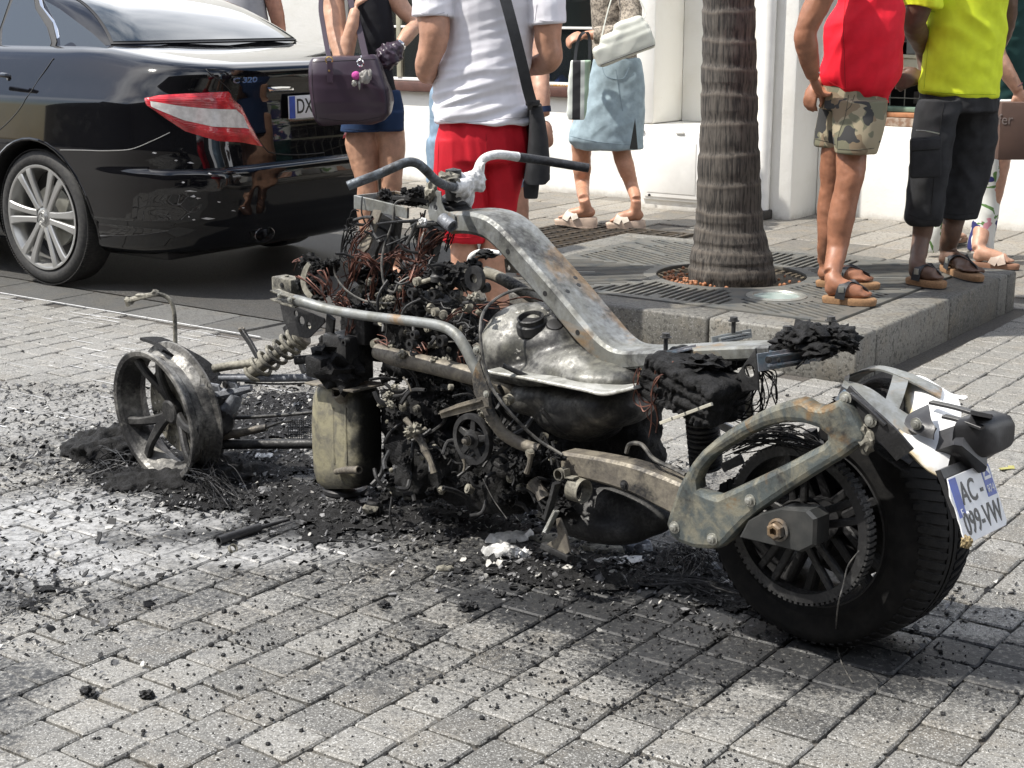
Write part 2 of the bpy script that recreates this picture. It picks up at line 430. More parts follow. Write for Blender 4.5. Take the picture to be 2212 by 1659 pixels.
# small square setts in running courses along the street
PITCH_B, LEN_A = 0.1255, 0.1185
variants = [stone_mesh('paver', LEN_A - 0.005, PITCH_B - 0.0035, 0.03, M['paver'], ch=0.0038, jit=0.003) for _ in range(14)]
cells = []
rb = int(-3.2 / PITCH_B)
for k in range(rb, int(8.5 / PITCH_B)):
    off = (k % 2) * 0.5 * LEN_A + random.uniform(-0.018, 0.018); dl = random.uniform(-0.0015, 0.0015)
    for j in range(0, 75):
        a = 1.0 + off + j * (LEN_A + dl); b = k * PITCH_B
        if a > 6.99 or (a > 4.40 and b > 4.28): continue
        if in_planter(a, b, 0.05): continue
        p = AB(a, b)
        if p.y < 2.1: continue
        x, y = to_px(p)
        if -120 < x < 2330 and y < 1790: cells.append((-px_scale(p), a, b, p))
cells.sort(key=lambda c: c[0])
def hidden_by_wreck(p): return False
far = MB()
for i, (_, a, b, p) in enumerate(cells):
    h = random.gauss(0, 0.0012); tilt = (random.gauss(0, 0.006), random.gauss(0, 0.006), AL_Z + random.gauss(0, 0.008)) if False else None
    me = random.choice(variants)
    rot = Matrix.Rotation(R(90) - AL + random.gauss(0, 0.008) + random.choice((0, math.pi)), 4, 'Z') @ Matrix.Rotation(random.gauss(0, 0.007), 4, 'X') @ Matrix.Rotation(random.gauss(0, 0.007), 4, 'Y')
    T = Matrix.Translation(p + ZV * h) @ rot
    if i < 300:
        o = bpy.data.objects.new('paver', me); COL.objects.link(o); o.parent = ground; o.matrix_basis = T
    else:
        far.add([T @ v.co for v in me.vertices], [list(q.vertices) for q in me.polygons])
o = far.build('paver', M['paver'], ground, True, 30); o['kind'] = 'stuff'

# gutter strip of long stones, parked-car bay and the footway slabs
for k in range(16):
    b0 = 3.9 + k * 0.5
    if b0 < 4.3: continue
    me = stone_mesh('gutter_stone', 0.30, 0.49, 0.03, M['gutter'], seg=0)
    o = bpy.data.objects.new('gutter_stone', me); COL.objects.link(o); o.parent = ground
    o.matrix_basis = Matrix.Translation(AB(4.60, b0 + 0.25, -0.004)) @ MAB
bay = grid_sheet("parking_bay", 4.76, 7.1, 4.27, 14.0, 30, 60, lambda x, y: -0.0045 + 0.001 * noise.noise((x * 3, y * 3, 0)), M["asphalt"], T=MAB)
slab_v = [stone_mesh('paving_slab', 0.52, 0.245, 0.03, M['slab'], ch=0.004, jit=0.003, seg=0) for _ in range(8)]
n_slab = 0; slabmb = MB()
for k in range(-4, 34):
    off = random.uniform(0, 0.5)
    for j in range(-1, 6):
        a = 7.06 + 0.26 + off + (j) * 0.53 - 0.5; b = k * 0.253
        if a < 7.1 or a > 9.75: continue
        p = AB(a, b); x, y = to_px(p)
        if abs(a - 7.62) < 0.55 and abs(b - 4.95) < 0.45: continue
        T = Matrix.Translation(p + ZV * random.gauss(0, 0.0012)) @ MAB
        if -100 < x < 2320:
            o = bpy.data.objects.new('paving_slab', random.choice(slab_v)); COL.objects.link(o); o.parent = ground; o.matrix_basis = T; n_slab += 1
# filler course right behind the planter
for k in range(-3, 17):
    b = k * 0.3
    me = stone_mesh('paving_slab', 0.12, 0.295, 0.03, M['slab'], ch=0.004, jit=0.002, seg=0)
    o = bpy.data.objects.new('paving_slab', me); COL.objects.link(o); o.parent = ground; o.matrix_basis = Matrix.Translation(AB(7.0, b, -0.002)) @ MAB

# ================================================================== RAISED TREE PIT
pit = thing('tree_pit', 'raised grey stone kerb block around the palm trunk with iron grating on top', 'tree pit', AB(6.1, 3.2, 0))
def kerb_piece(a0, a1, b0, b1, z0=-0.02, z1=PL_Z, name='kerbstone'):
    mb = MB(); c = AB((a0 + a1) / 2, (b0 + b1) / 2, (z0 + z1) / 2)
    mb.box(c, a1 - a0 - 0.004, b1 - b0 - 0.004, z1 - z0, MAB.to_3x3(), bev=0.012)
    o = mb.build(name, M['kerb'], pit, True, 50); return o
W = 0.185
bs = [PL_B0, PL_B0 + 0.62, PL_B0 + 1.36, PL_B1]
for i in range(3): kerb_piece(PL_A0, PL_A0 + W, bs[i], bs[i + 1]); kerb_piece(PL_A1 - 0.12, PL_A1, bs[i], bs[i + 1])
as_ = [PL_A0 + W, PL_A0 + 0.95, PL_A0 + 1.55, PL_A1 - 0.12]
for i in range(3): kerb_piece(as_[i], as_[i + 1], PL_B0, PL_B0 + W); kerb_piece(as_[i], as_[i + 1], PL_B1 - W, PL_B1)
# soil
M['soil'] = simple('soil', (0.10, 0.082, 0.06), 0.95, 0, nscale=30, bmp=0.8, bdist=0.01, col2=(0.17, 0.14, 0.1))
TR_A, TR_B = 6.06, 3.16
soil = grid_sheet('soil', -0.8, 0.8, -0.8, 0.8, 40, 40, lambda x, y: (0.142 if (Vector((x, y)) - AB(TR_A, TR_B).to_2d()).length < 0.36 else 0.09) + 0.012 * noise.noise((x * 9, y * 9, 1)), M['soil'], T=Matrix.Translation(AB(6.12, 3.2)) @ MAB, parent=pit)
# iron grating
M['iron'] = simple('grating_iron', (0.07, 0.078, 0.08), 0.5, 0.15, nscale=12, bmp=0.25, col2=(0.13, 0.125, 0.11), lo=0.4, hi=0.75)
GA, GB = 6.0775, 3.2025
ga, gb = 0.7395, 0.8545; g_o = AB(GA, GB, PL_Z - 0.004)
outer = [(-ga, -gb), (ga, -gb), (ga, gb), (-ga, gb)]
hx, hy = TR_A - GA, TR_B - GB
holes = [[(hx + 0.335 * math.cos(-t * math.pi / 24), hy + 0.335 * math.sin(-t * math.pi / 24)) for t in range(48)]]
lx, ly = 5.70 - GA, 2.76 - GB
holes.append([(lx + 0.128 * math.cos(-t * math.pi / 16), ly + 0.128 * math.sin(-t * math.pi / 16)) for t in range(32)])
def slot(x0, y0, x1, y1, bow, w=0.0105):
    pts = []; mxp = []
    dx, dy = x1 - x0, y1 - y0; L = math.hypot(dx, dy); px_, py_ = -dy / L, dx / L
    cen = [(x0 + dx * t + px_ * bow * 4 * t * (1 - t), y0 + dy * t + py_ * bow * 4 * t * (1 - t)) for t in (0, .25, .5, .75, 1)]
    return [(x + px_ * w, y + py_ * w) for x, y in cen] + [(x - px_ * w, y - py_ * w) for x, y in cen[::-1]]
holes = holes[:2]
NW = 12
for q in range(NW):
    am = (q + .5) * 2 * math.pi / NW; dr = am + (0.30 if q % 2 else -0.22); dx_, dy_ = math.cos(dr), math.sin(dr); nx_, ny_ = -dy_, dx_
    def inside(x, y):
        if abs(x) > ga - .035 or abs(y) > gb - .035: return False
        r_ = math.hypot(x - hx, y - hy); an = (math.atan2(y - hy, x - hx) - am + math.pi) % (2 * math.pi) - math.pi
        return r_ > .372 and abs(an) * r_ < math.pi / NW * r_ - .013 and math.hypot(x - lx, y - ly) > .15
    for i in range(-16, 17):
        o_ = i * 0.037; run = None; t = -0.2; segs = []
        while t < 1.3:
            x, y = hx + dx_ * t + nx_ * o_, hy + dy_ * t + ny_ * o_
            if inside(x, y):
                if run is None: run = t
            elif run is not None: segs.append((run, t - .01)); run = None
            t += .01
        for a_, b_ in segs:
            if b_ - a_ < .10: continue
            L = min(b_ - a_ - .02, random.uniform(.42, .7)); a_ += .01
            holes.append(slot(hx + dx_ * a_ + nx_ * o_, hy + dy_ * a_ + ny_ * o_, hx + dx_ * (a_ + L) + nx_ * o_, hy + dy_ * (a_ + L) + ny_ * o_, .006 * L * (1 if q % 2 else -1)))
kept = holes
plate('grating', outer, kept, g_o, AV, BV, 0.016, M['iron'], pit, bev=0.0015)
# ground light let into the grating
M['lampglass'] = simple('lamp_glass', (0.25, 0.32, 0.3), 0.12, 0, nscale=8, bmp=0.0, col2=(0.4, 0.46, 0.43))
M['steel'] = simple('worn_steel', (0.42, 0.42, 0.38), 0.4, 0.6, nscale=20, bmp=0.1)
upl = thing('ground_light', 'round sunken ground light with pale steel ring, let into the iron grating', 'ground light', AB(5.70, 2.76, PL_Z))
mb = MB(); mb.lathe([(0.126, -0.05), (0.126, 0.006), (0.12, 0.009), (0.1, 0.009), (0.096, 0.004), (0.096, -0.05)], AB(5.70, 2.76, PL_Z), ZV, 40); mb.build('ring', M['steel'], upl)
mb = MB(); mb.lathe([(0.0, 0.003), (0.05, 0.003), (0.097, 0.002)], AB(5.70, 2.76, PL_Z), ZV, 40); mb.build('glass', M['lampglass'], upl)
# nuts and litter in the pit
M['nut'] = simple('palm_nut', (0.33, 0.15, 0.075), 0.6, 0, nscale=40, col2=(0.3, 0.12, 0.05))
mb = MB()
for i in range(95):
    t = random.uniform(0, 2 * math.pi); r_ = random.uniform(0.2, 0.325)
    if random.random() < 0.8: t = random.gauss(2.3, 0.55)
    p = AB(TR_A + r_ * math.cos(t), TR_B + r_ * math.sin(t), 0.156 + random.uniform(-0.004, 0.006))
    s_ = random.uniform(0.006, 0.011)
    if (p - AB(TR_A, TR_B)).to_2d().length < 0.2: continue
    mb.blob(p, s_, s_, s_ * 0.9, 0.15, 2, 1, i)
o = mb.build('palm_nuts', M['nut']); tag(o, 'small reddish palm nuts lying on the soil around the trunk', 'nuts', kind='stuff')
for (x, y, z, lab, s_) in ((2057, 690, 0, 'single orange nut lying on the pavers beside the kerb', 0.017), (1716, 433, 0, 'single orange nut lying at the foot of the white wall', 0.02)):
    p = gnd(x, y + 3, z); mb = MB(); mb.blob(p + ZV * s_ * 0.9, s_, s_, s_ * 0.95, 0.08, 2, 2, x); tag(mb.build('palm_nut', M['nut']), lab, 'nut')

# ================================================================== PALM
M['bark'], nt, b = new_mat('palm_bark'); p = wpos(nt)
mp = N(nt, 'ShaderNodeMapping'); mp.inputs['Scale'].default_value = (60, 60, 5); nt.links.new(p, mp.inputs['Vector'])
fib = noise_n(nt, mp.outputs['Vector'], 1.6, 5, 0.65, 0.3)
col = mixc(nt, ramp(nt, fib, 0.35, 0.62), (0.020, 0.018, 0.017), (0.105, 0.093, 0.08))
at_ = N(nt, 'ShaderNodeAttribute'); at_.attribute_name = 'ring'
col = mixc(nt, math_n(nt, 'MULTIPLY', at_.outputs['Fac'], 0.42), col, (0.17, 0.145, 0.12))
col = mixc(nt, ramp(nt, noise_n(nt, p, 9, 5, 0.6), 0.5, 0.8, 0, 0.6), col, (0.03, 0.027, 0.025))
setc(nt, b, 'Base Color', col); b.inputs['Roughness'].default_value = 0.85; bump(nt, b, fib, 0.55, 0.006)
palm = thing('palm_tree', 'dark ringed palm trunk rising from the iron grating', 'palm tree', AB(TR_A, TR_B, 0.14))
prof = [(612, 1494, 1672), (590, 1488, 1677), (560, 1489, 1670), (530, 1497, 1662), (500, 1500, 1652), (470, 1503, 1648), (430, 1505, 1645), (350, 1508, 1642), (280, 1512, 1638), (200, 1514, 1635), (100, 1516, 1633), (40, 1517, 1632), (0, 1517, 1631)]
base_y = AB(TR_A, TR_B).y; rings = []
for (yy, xl, xr) in prof:
    pl, pr = at(xl, yy, base_y), at(xr, yy, base_y)
    rings.append((pl.z, (pl + pr) / 2, (pr - pl).length / 2))
rings.sort(key=lambda q: q[0])
zs = [q[0] for q in rings]
def trunk_at(z):
    if z <= zs[0]: c, r_ = rings[0][1].copy(), rings[0][2]
    elif z >= zs[-1]:
        t = (z - zs[-1]); c = rings[-1][1] + Vector((0.03 * t, 0.01 * t, 0)); r_ = rings[-1][2] * max(0.72, 1 - 0.05 * t)
    else:
        for i in range(len(zs) - 1):
            if zs[i] <= z <= zs[i + 1]:
                t = (z - zs[i]) / (zs[i + 1] - zs[i]); c = rings[i][1].lerp(rings[i + 1][1], t); r_ = rings[i][2] * (1 - t) + rings[i + 1][2] * t; break
    return Vector((c.x, c.y, z)), r_
NS = 72; vs = []; fs = []; ringv = []
zz = 0.12; bands = []; zb = 0.2
while zb < 7: bands.append(zb + random.uniform(-0.008, 0.008)); zb += (0.085 if zb < 0.4 else 0.125)
rows = 0
while zz < 6.6:
    c, r_ = trunk_at(zz)
    bd = min(range(len(bands)), key=lambda i: abs(bands[i] - zz))
    for k in range(NS):
        t = 2 * math.pi * k / NS
        sl = 0.010 * math.sin(t + bd) + 0.006 * noise.noise((math.cos(t) * 2, math.sin(t) * 2, bd * 3.0))
        d = zz - bands[bd] + sl
        lip = math.exp(-(d / 0.0075) ** 2)
        step = -0.008 * smoothstep(0.0, 0.02, d) * smoothstep(0.07, 0.02, d)
        rr = r_ * (1 + 0.03 * noise.noise((math.cos(t) * 1.5, math.sin(t) * 1.5, zz * 4))) + 0.0013 * lip + step * .6 + 0.0035 * noise.noise((math.cos(t) * 22, math.sin(t) * 22, zz * 7))
        if zz < 0.3: rr += 0.016 * noise.noise((math.cos(t) * 5, math.sin(t) * 5, zz * 18)) * (0.3 - zz) / 0.15
        vs.append((c.x + rr * math.cos(t), c.y + rr * math.sin(t), zz)); ringv.append(lip)
    rows += 1; zz += 0.007 if zz < 1.75 else 0.035
for i in range(rows - 1):
    for k in range(NS): fs.append((i * NS + k, i * NS + (k + 1) % NS, (i + 1) * NS + (k + 1) % NS, (i + 1) * NS + k))
me = bpy.data.meshes.new('trunk'); me.from_pydata(vs, [], fs)
at_r = me.attributes.new('ring', 'FLOAT', 'POINT'); at_r.data.foreach_set('value', ringv)
link('trunk', me, M['bark'], palm)
M['frond'] = simple('palm_frond', (0.06, 0.10, 0.03), 0.55, 0, nscale=5, bmp=0, col2=(0.10, 0.12, 0.04))
mb = MB(); top, _ = trunk_at(6.55)
for q in range(20):
    az = q * 2.399; el = 1.1 - 0.085 * q; L = 1.9
    pts = []
    for i in range(9):
        t = i / 8; rr = L * t * math.cos(el) * (1 - 0.1 * t); zz = L * t * math.sin(el) - 1.5 * t * t * (0.6 + 0.04 * q)
        pts.append(top + Vector((rr * math.cos(az), rr * math.sin(az), zz)))
    mb.tube(pts, [0.02 * (1 - 0.8 * i / 8) for i in range(9)], 4)
    for i in range(2, 33):
        t = i / 33; k = min(7, int(t * 8)); p0 = pts[k].lerp(pts[k + 1], t * 8 - k); d = (pts[k + 1] - pts[k]).normalized()
        sd_ = d.cross(ZV).normalized(); ll = 0.42 * math.sin(math.pi * min(1, t * 0.9 + 0.1)) + 0.05
        for s_ in (-1, 1):
            tip = p0 + sd_ * s_ * ll * 0.8 + d * ll * 0.45 - ZV * ll * 0.35; w_ = d * 0.018
            mb.add([p0 - w_, p0 + w_, tip], [(0, 1, 2)])
mb.build('crown', M['frond'], palm, False)
# ================================================================== SHOP BUILDING
M['plaster'], nt, b = new_mat('white_plaster'); p = wpos(nt)
sepz = N(nt, 'ShaderNodeSeparateXYZ'); nt.links.new(p, sepz.inputs[0])
low = ramp(nt, math_n(nt, 'ADD', sepz.outputs[2], math_n(nt, 'MULTIPLY', noise_n(nt, p, 12, 6, 0.7), 0.12)), 0.12, 0.03, 0, 0.75)
col = mixc(nt, ramp(nt, noise_n(nt, p, 3.5, 6, 0.6), 0.4, 0.75, 0, 0.5), (0.80, 0.79, 0.75), (0.68, 0.655, 0.59))
col = mixc(nt, ramp(nt, noise_n(nt, p, 22, 6, 0.75), 0.66, 0.76, 0, 0.5), col, (0.42, 0.39, 0.34))
col = mixc(nt, low, col, (0.34, 0.31, 0.26))
setc(nt, b, 'Base Color', col); b.inputs['Roughness'].default_value = 0.85
bump(nt, b, math_n(nt, 'ADD', noise_n(nt, p, 9, 5), math_n(nt, 'MULTIPLY', noise_n(nt, p, 60, 4), 0.4)), 0.35, 0.008)
M['white_paint'] = simple('white_paint', (0.78, 0.77, 0.74), 0.5, 0, var=0.05, nscale=6, bmp=0.1)
M['brown_wood'] = simple('brown_wood', (0.10, 0.045, 0.035), 0.5, 0, nscale=20, bmp=0.2)
M['rot_wood'] = simple('rotten_wood', (0.17, 0.10, 0.065), 0.9, 0, nscale=25, bmp=0.6, col2=(0.32, 0.27, 0.22))
M['cream'] = simple('cream_board', (0.42, 0.40, 0.30), 0.7, 0, nscale=6)
M['grey_shut'] = simple('grey_shutter', (0.15, 0.165, 0.16), 0.55, 0, nscale=12, bmp=0.1)
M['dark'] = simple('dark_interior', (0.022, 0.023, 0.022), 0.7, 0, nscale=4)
M['black'] = simple('black_rubber', (0.014, 0.014, 0.015), 0.55, 0, nscale=30)
gm, nt, b = new_mat('window_glass'); b.inputs['Base Color'].default_value = (0.02, 0.025, 0.025, 1); b.inputs['Roughness'].default_value = 0.04
b.inputs['Transmission Weight'].default_value = 0.0; b.inputs['Alpha'].default_value = 0.35; M['glass'] = gm
M['navy'] = simple('navy_cloth', (0.012, 0.03, 0.085), 0.8, 0, nscale=20)
M['blue'] = simple('blue_cloth', (0.012, 0.06, 0.32), 0.75, 0, nscale=20)
M['gold'] = simple('gold_print', (0.62, 0.32, 0.03), 0.6, 0, nscale=20, bmp=0)

def wall_bz(x, y, a):
    p = on_plane(x, y, AV * a, AV); return p.dot(BV), p.z
shop = thing('shop_building', 'white plastered shop front with brown window sill, pillars and recessed opening', 'building', AB(9.5, 5, 0))
def blk(name, a0, a1, b0, b1, z0, z1, m, bev=0.006, parent=None):
    mb = MB(); mb.box(AB((a0 + a1) / 2, (b0 + b1) / 2, (z0 + z1) / 2), a1 - a0, b1 - b0, z1 - z0, MAB.to_3x3(), bev=bev)
    return mb.build(name, m, parent or shop, True, 40)
bP0 = wall_bz(1376, 300, 9.1)[0]            # left pillar, left edge
bP1 = wall_bz(1419, 200, 9.1)[0]
bP2 = wall_bz(1643, 200, 9.1)[0]
bP3 = wall_bz(1722, 300, 9.1)[0]
HZ = 3.6
# left bay: low wall, plinth, window
sill_z = 0.70
blk('wall', 9.5, 9.75, bP0, 16, -0.05, sill_z - 0.004, M['plaster'])
blk('plinth', 9.465, 9.51, bP0 + 0.01, 16, -0.05, 0.135, M['plaster'], 0.012)
bWL = wall_bz(742, 60, 9.5)[0]
blk('wall', 9.5, 9.75, bWL + 0.02, 16, sill_z, HZ, M['plaster'])
blk('window_sill', 9.44, 9.66, bP0 + 0.01, bWL + 0.04, sill_z, sill_z + 0.072, M['brown_wood'])
win = blk('window_frame', 9.57, 9.61, bP0 + 0.01, bWL + 0.02, sill_z + 0.075, sill_z + 0.10, M['white_paint'], 0.003)
zt = wall_bz(1100, 62, 9.58)[1]
for z_ in (zt,): blk('window_bar', 9.565, 9.6, bP0 + 0.012, bWL + 0.018, z_, z_ + 0.018, M['white_paint'], 0.003)
for xx in (868, 1150, ):
    bb_ = wall_bz(xx, 60, 9.58)[0]; blk('window_bar', 9.562, 9.612, bb_, bb_ + 0.045, sill_z + 0.101, 2.8, M['cream'], 0.003)
blk('pane', 9.582, 9.588, bP0 + 0.012, bWL + 0.018, sill_z + 0.101, 2.8, M['glass'], 0)
blk('lintel', 9.5, 9.75, bP0 + 0.01, bWL + 0.02, 2.81, HZ, M['plaster'])
# dark room behind the window
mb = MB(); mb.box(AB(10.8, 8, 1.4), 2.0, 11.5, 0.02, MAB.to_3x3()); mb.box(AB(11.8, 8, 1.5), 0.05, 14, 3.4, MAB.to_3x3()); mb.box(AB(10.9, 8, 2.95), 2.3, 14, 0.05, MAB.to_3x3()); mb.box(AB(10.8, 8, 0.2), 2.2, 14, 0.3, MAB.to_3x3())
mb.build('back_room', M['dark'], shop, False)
# block with meter cabinet, pillars, ledge
F0 = 9.06
lz = wall_bz(1450, 268, F0 + 0.1)[1]
blk('meter_block', F0, 9.5 - 0.002, bP2 - 0.001, bP0, -0.05, lz, M['plaster'], 0.02)
blk('pillar', F0, 9.498, bP1, bP0 - 0.001, lz + 0.002, HZ, M['plaster'], 0.02)
blk('pillar', F0 - 0.01, 9.498, bP3, bP2 - 0.004, -0.05, HZ, M['plaster'], 0.03)
blk('recess_back', 9.44, 9.498, bP2, bP1 - 0.002, lz + 0.002, HZ, M['plaster'])
mb = MB(); c = wall_bz(1656, 200, F0 - 0.05); mb.tube([AB(F0 - 0.05, c[0], -0.02), AB(F0 - 0.05, c[0], HZ)], 0.043, 18); mb.build('drain_pipe', M['white_paint'], shop)
mb = MB(); mb.box(AB(F0 - 0.05, c[0] - 0.0, 0.03), 0.12, 0.11, 0.06, MAB.to_3x3(), 0.01); mb.build('pipe_shoe', simple('iron_shoe', (0.05, 0.045, 0.04), 0.8), shop)
cb0 = wall_bz(1640, 350, F0)[0]; cb1 = wall_bz(1391, 350, F0)[0]; cz0 = wall_bz(1440, 432, F0)[1]; cz1 = wall_bz(1440, 283, F0)[1]
cab = blk('cabinet_frame', F0 - 0.02, F0 - 0.001, cb0, cb1, cz0, cz1, M['white_paint'], 0.004)
o = blk('cabinet_door', F0 - 0.03, F0 - 0.0205, cb0 + 0.03, cb1 - 0.025, cz0 + 0.02, cz1 - 0.03, M['white_paint'], 0.003)
for k in range(2):
    bw = (cb1 - cb0 - 0.1) / 2
    blk('door_panel', F0 - 0.034, F0 - 0.0305, cb0 + 0.045 + k * (bw + 0.02), cb0 + 0.045 + k * (bw + 0.02) + bw - 0.01, cz0 + 0.05, cz1 - 0.07, M['white_paint'], 0.0015)
mb = MB(); lp_ = on_plane(1403, 421, AV * (F0 - 0.03), AV); mb.lathe([(0.0, 0.012), (0.008, 0.01), (0.009, 0), ], lp_, -AV, 12); mb.build('cabinet_lock', M['black'], shop)
for (x0, x1, yy) in ((1378, 1392, 281), (1461, 1478, 286)):
    b0_, z_ = wall_bz(x0, yy, F0 - 0.02); b1_, _ = wall_bz(x1, yy, F0 - 0.02); blk('hinge', F0 - 0.036, F0 - 0.021, b1_, b0_, z_ - 0.008, z_ + 0.008, M['white_paint'], 0.002)
# right bay: low wall, opening with deep reveal
aR = 9.42
oz = wall_bz(1760, 268, aR)[1]
blk('wall', aR, aR + 0.3, -3.0, bP3 - 0.001, -0.05, oz, M['plaster'], 0.012)
bO = wall_bz(1730, 150, aR)[0]
blk('wall', aR, aR + 0.3, bO, bP3 - 0.001, oz + 0.001, HZ, M['plaster'], 0.01)
blk('sill_board', aR + 0.08, aR + 0.3, -3, bO - 0.13, oz + 0.001, oz + 0.055, M['rot_wood'], 0.006)
blk('window_sill', aR + 0.12, aR + 0.3, -3, bO - 0.135, oz + 0.057, oz + 0.085, simple('terracotta_edge', (0.38, 0.17, 0.08), 0.8), 0.004)
blk('window_frame', aR + 0.2, aR + 0.3, -3, bO - 0.14, oz + 0.087, oz + 0.118, simple('green_edge', (0.16, 0.24, 0.18), 0.6), 0.004)
z1_, z2_ = wall_bz(1960, 163, aR + 0.3)[1], wall_bz(1960, 126, aR + 0.3)[1]
blk('cream_board', aR + 0.26, aR + 0.3, -3, bO - 0.3, z1_, z2_, M['cream'], 0.004)
blk('shelf_edge', aR + 0.25, aR + 0.31, -3, bO - 0.3, z2_ + 0.001, z2_ + 0.025, M['cream'], 0.004)
blk('lintel', aR, aR + 0.3, -3, bO - 0.001, 2.7, HZ, M['plaster'])
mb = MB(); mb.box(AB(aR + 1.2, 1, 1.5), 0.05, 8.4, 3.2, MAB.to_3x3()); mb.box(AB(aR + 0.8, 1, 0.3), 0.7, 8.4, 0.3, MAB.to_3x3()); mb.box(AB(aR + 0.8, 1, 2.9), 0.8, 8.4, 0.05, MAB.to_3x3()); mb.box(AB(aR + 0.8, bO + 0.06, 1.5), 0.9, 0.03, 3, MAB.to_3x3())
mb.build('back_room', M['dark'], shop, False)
# shutter leaf with raised fields between the two bystanders
zA = z2_ + 0.03
bsh = wall_bz(1962, 100, aR + 0.28)[0]; wsh = 0.42
blk('shutter', aR + 0.25, aR + 0.28, bsh - wsh, bsh, zA, 2.3, M['grey_shut'], 0.004)
for k in range(5):
    zz0 = zA + 0.05 + k * 0.165; blk('shutter_panel', aR + 0.238, aR + 0.2495, bsh - wsh + 0.07, bsh - 0.06, zz0, zz0 + 0.125, M['grey_shut'], 0.005)
# wire grille and jars behind it
mbg = MB()
for k in range(34): mbg.tube([AB(aR + 0.31, bO - 0.3 - k * 0.1, oz + 0.12), AB(aR + 0.31, bO - 0.3 - k * 0.1, 2.69)], 0.004, 5)
for k in range(17): mbg.tube([AB(aR + 0.306, bO - 0.15, oz + 0.17 + k * 0.12), AB(aR + 0.306, bO - 3.6, oz + 0.17 + k * 0.12)], 0.004, 5)
mbg.build('wire_grille', simple('grille_wire', (0.2, 0.19, 0.16), 0.5, 0.3), shop)
mb = MB()
for i in range(150):
    b_ = random.uniform(-2.6, bO - 0.2); lev = random.choice((oz + 0.12, oz + 0.34, z2_ + 0.1, z2_ + 0.3, z2_ + 0.5)); h_ = random.uniform(0.06, 0.14)
    mb.box(AB(aR + random.uniform(0.5, 0.8), b_, lev + h_ / 2), 0.05, random.uniform(0.03, 0.1), h_, MAB.to_3x3())
mb.build('shelf_goods', simple('shelf_goods', (0.16, 0.145, 0.13), 0.6, 0, nscale=7, col2=(0.06, 0.05, 0.05)), shop, False)
# goods in the left window
jy = thing('shop_jersey', 'dark and bright blue jersey with yellow letters in the shop window', 'jersey', AB(9.7, 5.8, 0.8))
jc = on_plane(1200, 128, AV * 9.72, AV); mb = MB(); mb.blob(jc - ZV * 0.02, 0.17, 0.09, 0.16, 0.2, 2.2, 4, 4, MAB.to_3x3()); mb.build('shirt_back', M['navy'], jy)
jc = on_plane(1214, 186, AV * 9.68, AV); mb = MB(); mb.blob(jc - ZV * 0.03, 0.10, 0.04, 0.115, 0.12, 1.5, 4, 9, MAB.to_3x3()); mb.build('cap', M['blue'], jy)
tp = on_plane(1211, 190, AV * 9.575, AV)
text('lettering', 'NEYMAR', 0.058, AB(9.562, tp.dot(BV), tp.z - 0.0), -BV, ZV, 0.001, M['gold'], jy, 0.72, 0.001)
# drain grating in the footway
dr = thing('drain_grating', 'rusty iron lattice drain grating in the footway under the walking woman', 'drain grating', AB(7.62, 4.95, 0))
M['drain'] = simple('drain_iron', (0.05, 0.045, 0.04), 0.6, 0.3, nscale=20, col2=(0.09, 0.07, 0.05))
mb = MB()
for k in range(15): mb.box(AB(7.16 + 0.06 + k * 0.064, 4.95, -0.006), 0.014, 0.86, 0.02, MAB.to_3x3())
for k in range(8): mb.box(AB(7.62, 4.56 + k * 0.112, -0.004), 0.96, 0.016, 0.02, MAB.to_3x3())
mb.build('lattice', M['drain'], dr, False)
mb = MB()
for (a0, b0, sa, sb) in ((7.62, 4.51, 1.0, 0.03), (7.62, 5.39, 1.0, 0.03), (7.13, 4.95, 0.03, 0.85), (8.11, 4.95, 0.03, 0.85)): mb.box(AB(a0, b0, -0.003), sa, sb, 0.02, MAB.to_3x3())
mb.build('frame', M['drain'], dr, False)
# facade across the street, behind the viewer: it is what the car's flank mirrors
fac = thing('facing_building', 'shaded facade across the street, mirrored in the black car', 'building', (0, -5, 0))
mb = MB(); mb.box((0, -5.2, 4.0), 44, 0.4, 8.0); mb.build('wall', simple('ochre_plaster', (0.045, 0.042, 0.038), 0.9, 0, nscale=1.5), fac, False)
mb = MB(); mb.box((-15, 1.0, 3.0), 0.4, 12.0, 6.0); mb.build('unseen_dark_wall', M['dark'], fac, False)  # unseen wall added across the street's left end to darken the car's reflections
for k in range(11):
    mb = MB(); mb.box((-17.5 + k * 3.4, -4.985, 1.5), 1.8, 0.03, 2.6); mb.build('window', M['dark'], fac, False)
# ================================================================== PARKED CAR
CB = Vector((-1.5, 6.85, 0)); CW = 1.77; CL = 4.58
M['carpaint'], nt, b = new_mat('black_car_paint')
b.inputs['Base Color'].default_value = (0.004, 0.004, 0.005, 1); b.inputs['Roughness'].default_value = 0.12
b.inputs['Coat Weight'].default_value = 1.0; b.inputs['Coat Roughness'].default_value = 0.015; b.inputs['Specular IOR Level'].default_value = 0.1
cdirt = noise_n(nt, wpos(nt), 14, 6, 0.7); setc(nt, b, 'Roughness', ramp(nt, cdirt, 0.45, 0.8, 0.08, 0.3))
M['carglass'], nt, b = new_mat('tinted_glass'); b.inputs['Base Color'].default_value = (0.018, 0.022, 0.02, 1); b.inputs['Roughness'].default_value = 0.03; b.inputs['Specular IOR Level'].default_value = 0.9; b.inputs['Coat Weight'].default_value = 1
M['chrome'], nt, b = new_mat('chrome'); b.inputs['Base Color'].default_value = (0.7, 0.7, 0.7, 1); b.inputs['Metallic'].default_value = 1; b.inputs['Roughness'].default_value = 0.12
M['alloy'], nt, b = new_mat('alloy_wheel'); b.inputs['Base Color'].default_value = (0.42, 0.42, 0.41, 1); b.inputs['Metallic'].default_value = 0.75; b.inputs['Roughness'].default_value = 0.36
bump(nt, b, noise_n(nt, wpos(nt), 60, 3), 0.05, 0.001)
